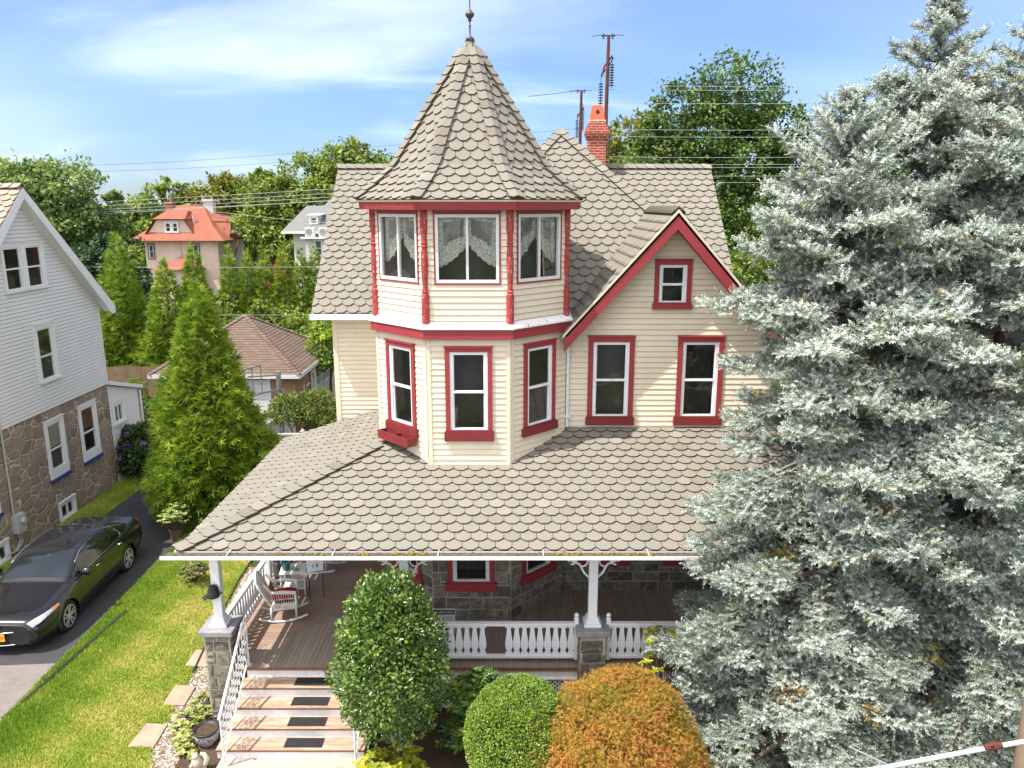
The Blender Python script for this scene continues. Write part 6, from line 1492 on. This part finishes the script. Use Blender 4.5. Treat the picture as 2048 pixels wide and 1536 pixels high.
for i, (x, y, z, r0, lb) in enumerate(((-15.0, 41.5, 2.3, 1.6, 'broad leafy shrub behind the garage roof, left of the roof peak'), (-12.6, 42, 2.6, 1.5, 'leafy shrub behind the garage roof peak'), (-10.6, 40, 2.5, 1.5, 'leafy shrub behind the right half of the garage roof'), (-9.3, 37.5, 2.3, 1.4, 'bright shrub between the garage and the cream wing'), (-13.8, 42.5, 3.2, 1.0, 'upright leafy shrub among the hedge trees'), (-16.8, 43, 3.5, 1.3, 'leafy shrub below the left hedge trees'))):
    tree('large_shrub', lb, 'shrub', (x, y), [(x, y, z, r0 * .8), (x - r0 * .5, y, z - .8, r0 * .8), (x + r0 * .5, y, z - .7, r0 * .8), (x, y, z - 1.6, r0)], 7000, .17, M['leaf_mid'], .1, 70 + i, 'shrubs behind the garage')

# ---- arborvitae: upright cones of flat, lacy sprays
FAN = ([(0, 0, 0), (.5, .10, .03), (.95, .42, -.06), (.62, .05, .05), (1.12, .10, -.08), (.62, -.05, .05), (.95, -.42, -.06), (.5, -.10, .03), (.45, .5, -.05), (.3, .12, .03), (.45, -.5, -.05), (.3, -.12, .03)],
       [(0, 1, 2, 3), (0, 3, 4, 5), (0, 5, 6, 7), (0, 9, 8, 1), (0, 7, 10, 11)])
def arborvitae(label, base, H, R, n, size, seed, mat_='arbor', bulge=.22, group='arborvitae trees', name='arborvitae'):
    r = np.random.default_rng(seed); t = thing(name, label, 'tree', (*base, 0), group=group, world=True)
    h = 1 - np.sqrt(r.uniform(0, 1, n) * .985); h = np.clip(h + r.normal(0, .01, n), .015, .995)
    prof_ = np.where(h < bulge, .82 + .18 * h / bulge, (np.clip((1 - h) / (1 - bulge), 0, 1)) ** .82)
    a = r.uniform(0, 2 * np.pi, n)
    lump = 1 + .22 * np.sin(a * 5 + h * 19 + seed) * np.sin(h * 33 + a * 2) + .11 * np.sin(a * 9 + h * 47 + seed)
    dep = r.uniform(0, 1, n) ** 2.2; rad_ = R * prof_ * lump * (1 - .42 * dep)
    P = np.stack([base[0] + rad_ * np.cos(a), base[1] + rad_ * np.sin(a), h * H], 1)
    D = np.stack([np.cos(a), np.sin(a), .45 + .5 * h + r.normal(0, .35, n)], 1) + r.normal(0, .35, (n, 3))
    D[:, 2] = np.where(h > .93, D[:, 2] + 1.5, D[:, 2])
    tint = np.clip(.50 + .16 * np.sin(a * 7 + h * 31 + seed) * np.sin(h * 53) + r.normal(0, .15, n), 0, 1)
    scatter('crown', P, rot_to(D, None, None, r.normal(0, .8, n)), size * r.uniform(.65, 1.3, n) * (1 - .35 * h), *FAN, tint, M[mat_], t)
    m = MB(); m.tube([(base[0], base[1], 0), (base[0], base[1], H * .9)], [R * .09, .02], 7); m.build('trunk', M['bark'], t)
    return t
M['arbor'] = leafmat('arborvitae_spray', G((0.056, 0.114, 0.015), (0.127, 0.216, 0.024), (0.228, 0.330, 0.037), (0.355, 0.456, 0.051), (0.532, 0.592, 0.090)), .55, .38, .25, .9, .22)
arborvitae('biggest bright arborvitae standing alone beside the drive, in front of the garage', (-8.78, 21.6), 6.85, 1.48, 13500, .345, 3)
for i, (x, y, H, R, lb) in enumerate(((-19.4, 38.5, 7.7, 1.35, 'tall arborvitae touching the grey house roof edge'), (-16.9, 38, 6.35, 1.25, 'arborvitae in front of the stucco house bay'), (-15.9, 39, 7.1, 1.0, 'slim arborvitae between the bay and the right stucco wall'),
        (-16.1, 44.5, 6.8, .85, 'hedge arborvitae at the right corner of the stucco house'), (-15.1, 44.5, 6.6, .8, 'second hedge arborvitae right of the stucco house'), (-14.1, 44.5, 6.5, .8, 'middle hedge arborvitae between the two far houses'), (-13.05, 44.5, 6.85, .8, 'hedge arborvitae left of the magenta flowers'), (-12.0, 44.5, 6.6, .8, 'hedge arborvitae in front of the white house'), (-11.2, 44.5, 6.85, .8, 'last hedge arborvitae touching the main roof edge'))):
    arborvitae(lb, (x, y), H, R, 4200 if i < 3 else 2600, .42 if i < 3 else .40, 80 + i)
def shrub(name, label, cat, base, ell, n, size, mat_, tmpl=LEAF, seed=1, stems=0, group=None, shell=.25, droop=0.0, noise=.10, bark='bark', lump=7, up=.6):
    """rounded bush: leaves through the outer part of lumpy ellipsoids (cx, cy, cz, rx, ry, rz)"""
    r = np.random.default_rng(seed); t = thing(name, label, cat, (*base, 0), group=group, world=True); Ps, Ds, Ts = [], [], []
    w = np.array([e_[3] * e_[5] for e_ in ell]); w = w / w.sum()
    for e_, q in zip(ell, w):
        k = int(n * q); d = unit(r, k); d[:, 2] = np.where(d[:, 2] < -.75, -d[:, 2], d[:, 2])
        lp = 1 + noise * (np.sin(d[:, 0] * lump + seed) * np.sin(d[:, 1] * lump * 1.1 + d[:, 2] * lump) + .6 * np.sin(d[:, 2] * lump * 2.1 + d[:, 0] * 9 + 2) * np.sin(d[:, 1] * lump * 1.9))
        s_ = lp * (1 - shell * r.uniform(0, 1, k) ** 1.6); P = np.array(e_[:3]) + d * s_[:, None] * np.array(e_[3:6]); ok = P[:, 2] > .03
        Ps.append(P[ok]); Ds.append(d[ok]); Ts.append((.10 * np.sin(P[:, 0] * 9 + seed) * np.sin(P[:, 2] * 8 + P[:, 1] * 7))[ok])
    P, d, tt = np.concatenate(Ps), np.concatenate(Ds), np.concatenate(Ts); n = len(P)
    D = d * .7 + unit(r, n) * .8 + np.array([0, 0, up * .4 - droop]); U = unit(r, n) * .6 + d * .6 + np.array([0, 0, up])
    scatter('foliage', P, rot_to(D, U), size * r.uniform(.65, 1.3, n), *tmpl, np.clip(.5 + tt + r.normal(0, .17, n), 0, 1), mat_, t)
    m = MB()
    for i in range(max(1, stems)):
        a = 6.28 * i / max(1, stems); e_ = ell[i % len(ell)]; m.tube([(base[0] + .06 * math.cos(a), base[1] + .06 * math.sin(a), 0), (base[0] * .5 + e_[0] * .5 + .12 * math.cos(a), base[1] * .5 + e_[1] * .5 + .12 * math.sin(a), e_[2] * .5), (e_[0] + e_[3] * .4 * math.cos(a), e_[1] + e_[4] * .4 * math.sin(a), e_[2])], [.035, .025, .01] if stems > 1 else [.09, .07, .03], 6)
    m.build('stem', M[bark], t); return t
M['holly'] = leafmat('holly_leaf', G((0.034, 0.066, 0.013), (0.068, 0.122, 0.021), (0.113, 0.193, 0.032), (0.181, 0.265, 0.046), (0.317, 0.377, 0.085)), .28, .22, .6, 2, .1)
M['boxwood'] = leafmat('boxwood_leaf', G((0.063, 0.118, 0.015), (0.113, 0.193, 0.023), (0.192, 0.295, 0.037), (0.271, 0.377, 0.052), (0.373, 0.448, 0.092)), .45, .3, .4, 2.5, .1)
M['rhodo'] = leafmat('rhododendron_leaf', G((0.023, 0.061, 0.018), (0.050, 0.118, 0.029), (0.090, 0.184, 0.039), (0.215, 0.286, 0.046), (0.452, 0.427, 0.065)), .4, .3, .4, 1.4, .25)
M['maple'] = leafmat('laceleaf_maple', G((.16, .19, .025), (.27, .22, .03), (.42, .23, .045), (.52, .24, .06), (.55, .15, .065)), .65, .35, .2, 1.3, .5)
M['gold'] = leafmat('gold_leaf', G((.10, .16, .015), (.25, .29, .022), (.42, .42, .035), (.55, .50, .06), (.62, .40, .12)), .5, .35, .3, 2, .15)
hr = shrub('holly_bush', 'tall dense dark green holly bush clipped to an egg shape in front of the porch', 'shrub', (-1.88, 11.05), [(-1.93, 11.05, 1.75, .89, .9, 1.33), (-1.97, 11.05, 2.35, .69, .70, 1.0)], 30000, .068, M['holly'], LEAF, 5, 1, shell=.45, noise=.12, lump=7)
shrub('boxwood_ball', 'clipped round light green boxwood ball beside the orange maple', 'shrub', (.10, 10.55), [(.10, 10.55, .92, .84, .84, .93)], 42000, .034, M['boxwood'], QUAD, 6, 3, shell=.16, noise=.018, lump=9)
shrub('laceleaf_maple', 'domed rust orange laceleaf maple in front of the porch', 'shrub', (1.62, 10.35), [(1.62, 10.35, .85, 1.24, 1.22, 1.17), (1.0, 10.1, .6, .8, .8, .85), (2.25, 10.2, .6, .75, .8, .85), (1.9, 10.5, 1.1, .8, .8, .86)], 75000, .075, M['maple'], ([(0, .05, 0), (0, -.05, 0), (1, .02, -.22), (.9, .3, -.18), (.9, -.3, -.18)], [(0, 1, 2), (0, 1, 3), (0, 1, 4)]), 7, 3, shell=.34, noise=.06, lump=6, droop=.7)
def whorl(label, base, pts, n, size, mat_, seed, name, k=9, tmpl=LONG):
    r = np.random.default_rng(seed); t = thing(name, label, 'shrub', (*base, 0), world=True); C = []
    m = MB()
    for (cx, cy, cz, rr0, q) in pts:
        for i in range(q):
            d = unit(r, 1)[0]; d[2] = abs(d[2]) * .9 - .1; p = np.array([cx, cy, cz]) + d * rr0 * (.65 + .35 * r.uniform()); p[2] = max(p[2], .05); C.append((p, d, r.normal(.06, .18)))
            if i % 2 == 0: m.tube([(base[0], base[1], .02), ((base[0] + p[0]) / 2, (base[1] + p[1]) / 2, p[2] * .55), tuple(p)], [.014, .010, .005], 4)
    m.build('stem', M['bark'], t); P, D, U, T = [], [], [], []
    for p, d, tt in C:
        for j in range(k):
            a = 6.283 * j / k + r.uniform(-.3, .3); v = np.array([math.cos(a), math.sin(a), .15 + r.uniform(-.35, .25)]) + d * .35; P.append(p); D.append(v); U.append(d + np.array([0, 0, .8])); T.append(.45 + tt + r.normal(0, .1))
    n = len(P); scatter('foliage', np.array(P), rot_to(np.array(D), np.array(U)), size * r.uniform(.7, 1.25, n), *tmpl, np.clip(np.array(T), 0, 1), mat_, t); return t
whorl('rhododendron with whorls of long leaves between the holly and the boxwood', (-.72, 11.5), [(-.72, 11.5, .95, .42, 70), (-.55, 11.35, .6, .45, 60), (-.85, 11.25, .35, .35, 40), (-.5, 11.6, 1.15, .25, 25)], 0, .15, M['rhodo'], 8, 'rhododendron')
whorl('low yellow green leafy shrub at the bottom edge beside the steps', (-2.0, 10.45), [(-2.1, 10.45, .30, .40, 55), (-1.6, 10.35, .28, .35, 40), (-2.35, 10.3, .22, .3, 30), (-1.75, 10.75, .3, .3, 20)], 0, .115, M['gold'], 9, 'low_shrub', 6, LEAF)
whorl('leggy shrub with sparse yellow green leaves in front of the porch railing', (2.75, 11.95), [(2.55, 11.95, 1.75, .3, 26), (2.85, 11.9, 1.55, .25, 16), (2.4, 11.9, 1.3, .2, 12)], 0, .085, M['gold'], 10, 'leggy_shrub', 6, LEAF)
whorl('pale green ground cover plant spreading beside the stone pier', (-5.62, 12.2), [(-5.6, 12.4, .10, .3, 60), (-5.75, 12.0, .08, .28, 55), (-5.5, 12.75, .12, .2, 30), (-5.62, 11.55, .06, .2, 28), (-5.45, 11.25, .06, .16, 22)], 0, .062, leafmat('sedum', G((.12, .17, .03), (.22, .27, .05), (.34, .38, .09), (.44, .46, .14), (.5, .5, .2)), .6, .3), 11, 'ground_cover_plant', 7, LEAF)
whorl('small dark reddish shrub alone on the lawn behind the corner post', (-7.75, 17.35), [(-7.75, 17.35, .28, .34, 50), (-7.6, 17.2, .4, .25, 25)], 0, .085, leafmat('dark_shrub', G((.05, .06, .02), (.09, .10, .03), (.13, .15, .04), (.2, .2, .06), (.3, .2, .1)), .5, .3), 12, 'small_shrub', 6, LEAF)
t = whorl('potted variegated shrub at the foot of the biggest arborvitae', (-9.25, 19.9), [(-9.25, 19.9, .62, .42, 110), (-9.1, 19.8, .85, .3, 50)], 0, .075, leafmat('variegated', G((.10, .19, .03), (.18, .29, .05), (.30, .40, .10), (.42, .48, .18), (.52, .54, .26)), .5, .3), 13, 'potted_shrub', 6, LEAF)
m = MB(); m.lathe((-9.25, 19.9, 0), [(.15, .008), (.17, .2), (.2, .32), (.18, .32), (.16, .25)], 16); m.build('pot', M['bark'], t)
# hydrangea with purple flower heads
M['hyd_leaf'] = leafmat('hydrangea_leaf', G((.02, .05, .012), (.035, .085, .018), (.06, .12, .025), (.09, .16, .035), (.15, .2, .06)), .5, .25)
hy = shrub('hydrangea', 'hydrangea bush with purple flower heads beside the lean-to', 'shrub', (-12.55, 25.2), [(-12.55, 25.2, .85, .95, .8, .85), (-11.95, 25.0, .65, .6, .6, .65), (-12.9, 24.95, .6, .5, .5, .6)], 5200, .17, M['hyd_leaf'], LEAF, 14, 4, shell=.35, noise=.08)
r_ = np.random.default_rng(2)
M['hyd_flower'] = leafmat('hydrangea_flower', [(0, (.10, .04, .20)), (.4, (.19, .10, .33)), (.7, (.27, .16, .40)), (1, (.36, .28, .3))], .7, .3)
for i in range(15):
    d = unit(r_, 1)[0]; d[2] = abs(d[2]); d[1] = -abs(d[1]); c = np.array([-12.45, 25.15, .8]) + d * np.array([1.05, .9, .9]); k = 60
    u = unit(r_, k); scatter('flower_head', c + u * .085, rot_to(unit(r_, k), u), np.full(k, .055), *QUAD, np.clip(r_.normal(.25 + .5 * (i % 5 == 0), .15, k), 0, 1), M['hyd_flower'], hy)
shrub('dark_hedge', 'dark green clipped hedge behind the hydrangea', 'hedge', (-13.6, 28.4), [(-13.9, 28.6, .9, .9, .8, .95), (-12.9, 28.8, .85, .8, .7, .9)], 5000, .12, M['leaf_dark'], LEAF, 15, 3, shell=.3)
shrub('garden_plant', 'left small leafy plant in front of the stockade fence', 'shrub', (-16.3, 32.6), [(-16.3, 32.6, .9, .5, .4, .8)], 900, .14, M['leaf_mid'], LEAF, 16, 3, shell=.6)
shrub('garden_plant', 'small plant with orange tinted stems next to the garage', 'shrub', (-14.7, 32.4), [(-14.7, 32.4, 1.0, .5, .4, .9)], 1000, .14, M['leaf_yellow'], LEAF, 17, 3, shell=.6)
shrub('multi_stem_shrub', 'multi stemmed shrub with orange tinted leaves inside the white fence', 'shrub', (-7.5, 26.6), [(-7.9, 26.6, 1.85, .75, .7, .62), (-7.0, 26.8, 1.9, .8, .7, .65), (-6.55, 26.5, 1.6, .5, .5, .5)], 7000, .10, leafmat('nandina', G((.05, .09, .02), (.10, .16, .035), (.17, .23, .05), (.28, .28, .07), (.42, .24, .08)), .5, .3, .3, 2, .3), LEAF, 18, 7, shell=.5, noise=.12)
shrub('small_bush', 'bright green low bush against the cream wing wall', 'shrub', (-5.9, 26.0), [(-5.9, 26.0, .9, .7, .6, .8)], 3500, .10, M['leaf_mid'], LEAF, 19, 3, shell=.4)
tree('yard_tree', 'feathery green tree between the white fence and the cream wing', 'tree', (-8.2, 34), [(-7.9, 34, 3.6, .9), (-8.3, 34, 2.6, 1.0), (-7.2, 34, 4.3, .9), (-6.8, 34, 3.0, 1.2)], 6500, .16, M['arbor'], .08, 63)

# ---- blue spruces
SHOOT_V, SHOOT_F = [], []
def _shoot():
    """one twig of needles along +x, length 1"""
    r = random.Random(5)
    for k in range(15):
        t = .02 + .95 * k / 14; a = k * 2.399; w = .070; L = .28 * (1 - .25 * t) * r.uniform(.85, 1.15)
        c, s = math.cos(a), math.sin(a); d = (.52, c * .85, s * .85); b = len(SHOOT_V); px, py = -s * w, c * w
        SHOOT_V.extend([(t, px, py), (t, -px, -py), (t + d[0] * L, d[1] * L, d[2] * L)]); SHOOT_F.append((b, b + 1, b + 2))
_shoot()
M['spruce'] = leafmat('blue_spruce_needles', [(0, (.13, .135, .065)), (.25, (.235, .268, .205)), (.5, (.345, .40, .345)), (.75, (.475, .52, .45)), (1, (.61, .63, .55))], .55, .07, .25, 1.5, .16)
M['spruce_brown'] = leafmat('old_spruce_needles', [(0, (.12, .11, .035)), (.45, (.23, .21, .07)), (.7, (.30, .22, .08)), (1, (.36, .21, .08))], .7, .2)
def spruce_data(H, R, seed, zlow=.4, taper=3.6, pw=1.25):
    """whorls of drooping boughs, each ending in a pad of tufts; a tuft is a fan of needle shoots from one twig end"""
    r = np.random.default_rng(seed); P, D, Sz, T = [], [], [], []; wood = MB(); dead = MB(); Z = Vector((0, 0, 1))
    def tuft(c, m, side, k, size, tint):
        m = m.normalized(); s_ = m.cross(Z); s_ = s_.normalized() if s_.length > .01 else side; u = s_.cross(m)
        for i in range(k):
            a = (i / max(1, k - 1) - .5) * 2.3 + r.normal(0, .18); el = r.normal(.12, .38)
            v = m * math.cos(a) * math.cos(el) + s_ * math.sin(a) + u * math.sin(el)
            P.append(tuple(c - m * (.05 * abs(a)))); D.append(tuple(v)); Sz.append(1.22 * size * r.uniform(.75, 1.2) * (1 - .12 * abs(a))); T.append(tint + r.normal(0, .10))
    h = zlow; gold = 0.0
    while h < H - .15:
        f = h / H; d_ = H - h; nb_ = 6 if d_ < 4 else 5; gold += 1.1
        for b in range(nb_):
            az = gold + 2 * math.pi * b / nb_ + r.normal(0, .25); L = max(.16, R * (1 - math.exp(-(d_ / taper) ** pw)) * r.uniform(.62, 1.18) * (1.0 if h > 2.6 else 1.22 if h > .8 else 1.0))
            out = Vector((math.cos(az), math.sin(az), 0)); side = Vector((-out.y, out.x, 0)); n = max(4, int(L / .11)); pts = []
            up0 = (.50 if d_ < 1.3 else .36 if d_ < 2.5 else .10) + r.normal(0, .1); dr = (.0 if d_ < 1.5 else .30 + .25 * r.uniform()) * min(1, d_ / 5)
            for i in range(n + 1):
                t = i / n; pts.append(out * (L * t) + side * (.12 * L * math.sin(t * 2.2 + b)) + Z * (h + L * (up0 * t - dr * 1.7 * t * t + dr * .85 * t ** 4)))
            wood.tube(pts, [max(.006, .034 * (1 - i / (n + .5)) * (L / R + .3)) for i in range(n + 1)], 5, cap=False)
            bt = r.normal(0, .10); bare = r.uniform() < .03 and d_ > 5; t0 = .16 if d_ < 2.2 else .36
            for i in range(1, n + 1):
                t = i / n; p = pts[i]; d = (pts[i] - pts[i - 1]).normalized()
                if t < t0 or bare:
                    for sg in (-1, 1):
                        if r.uniform() < .6:
                            e = p + (side * sg + out * .4 + Z * r.normal(-.1, .4)) * r.uniform(.12, .42); dead.tube([p, (p + e) / 2 - Z * .02, e], [.005, .004, .002], 3, cap=False)
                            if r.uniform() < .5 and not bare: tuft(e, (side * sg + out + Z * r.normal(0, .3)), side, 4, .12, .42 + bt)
                    continue
                tuft(p, d + Z * .55, side, 5 if d_ > 1.3 else 4, .15 if d_ > 1.3 else .11, .52 + bt)
                if d_ < 1.3: 
                    for sg in (-1, 1): tuft(p, d * .7 + side * sg * .8 + Z * .35, side, 4, .12, .52 + bt)
                    continue
                wdt = min(.70, (.42 * L * (1 - t) + .15) * (1 if t > t0 + .12 else .6)) * r.uniform(.75, 1.15)
                for sg in (-1, 1):
                    dir2 = (d * r.uniform(.45, .9) + side * sg * r.uniform(.7, 1.0) - Z * r.uniform(0, .28)).normalized(); end = p + dir2 * wdt - Z * .15 * wdt
                    wood.tube([p, p.lerp(end, .55) + Z * .02, end], [.007, .005, .003], 3, cap=False)
                    q = max(1, int(wdt / .15))
                    for j in range(1, q + 1):
                        w = j / q; c = p.lerp(end, w) + Z * .03 * math.sin(w * 3)
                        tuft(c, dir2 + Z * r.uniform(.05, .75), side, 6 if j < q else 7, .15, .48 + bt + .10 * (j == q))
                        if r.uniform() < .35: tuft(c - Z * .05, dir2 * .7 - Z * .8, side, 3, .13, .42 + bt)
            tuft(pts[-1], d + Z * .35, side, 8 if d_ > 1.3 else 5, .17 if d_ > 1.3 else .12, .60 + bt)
        h += (.46 if d_ > 3.5 else .23 if d_ > 1.3 else .17) * r.uniform(.85, 1.15)
    tr = MB(); tr.tube([(0, 0, 0), (0.02, 0, H * .5), (0, .01, H)], [.015 * H, .008 * H, .012], 8)
    for k in range(46):
        z = H - .85 * k / 46; a = k * 2.4; P.append((0, 0, z)); D.append((math.cos(a) * .7, math.sin(a) * .7, .8)); Sz.append(.075); T.append(.5)
    P, D = np.array(P), np.array(D); Sz, T = np.array(Sz), np.clip(np.array(T), 0, 1)
    return P, rot_to(D, None, None, r.uniform(0, 6.28, len(P))), Sz, T, wood, dead, tr, r
def spruce(label, base, H, R, seed, **kw):
    P, R_, Sz, T, wood, dead, tr, r = spruce_data(H, R, seed, **kw); t = thing('blue_spruce', label, 'tree', (*base, 0), group='blue spruces')
    old = (r.uniform(size=len(P)) < .02) | (np.sin(P[:, 0] * 3.1 + seed) * np.sin(P[:, 1] * 2.7) * np.sin(P[:, 2] * 3.3 + 1) > .87)
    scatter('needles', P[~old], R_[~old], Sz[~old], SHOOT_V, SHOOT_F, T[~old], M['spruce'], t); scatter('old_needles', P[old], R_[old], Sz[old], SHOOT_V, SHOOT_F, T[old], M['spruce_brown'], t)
    wood.build('branches', M['bark_pale'], t); struct(dead.build('dead_twigs', M['dead_twig'], t), kind='stuff'); tr.build('trunk', M['bark'], t)
    print('spruce shoots', len(P)); return t
sp1 = spruce('leftmost blue spruce, the one whose lower branches cover the porch end', (4.68, 11.2), 10.6, 2.08, 101, taper=2.0, pw=1.0)
sp2 = spruce('tallest silvery blue spruce whose tip reaches the top of the photo', (6.05, 11.75), 11.95, 3.0, 102)
sp3 = copy_tree(sp2, loc=(7.0, 10.95, 0), rotz=rad(140), scale=(1, 1, .975), label='rightmost blue spruce, behind the wooden pole at the photo edge')
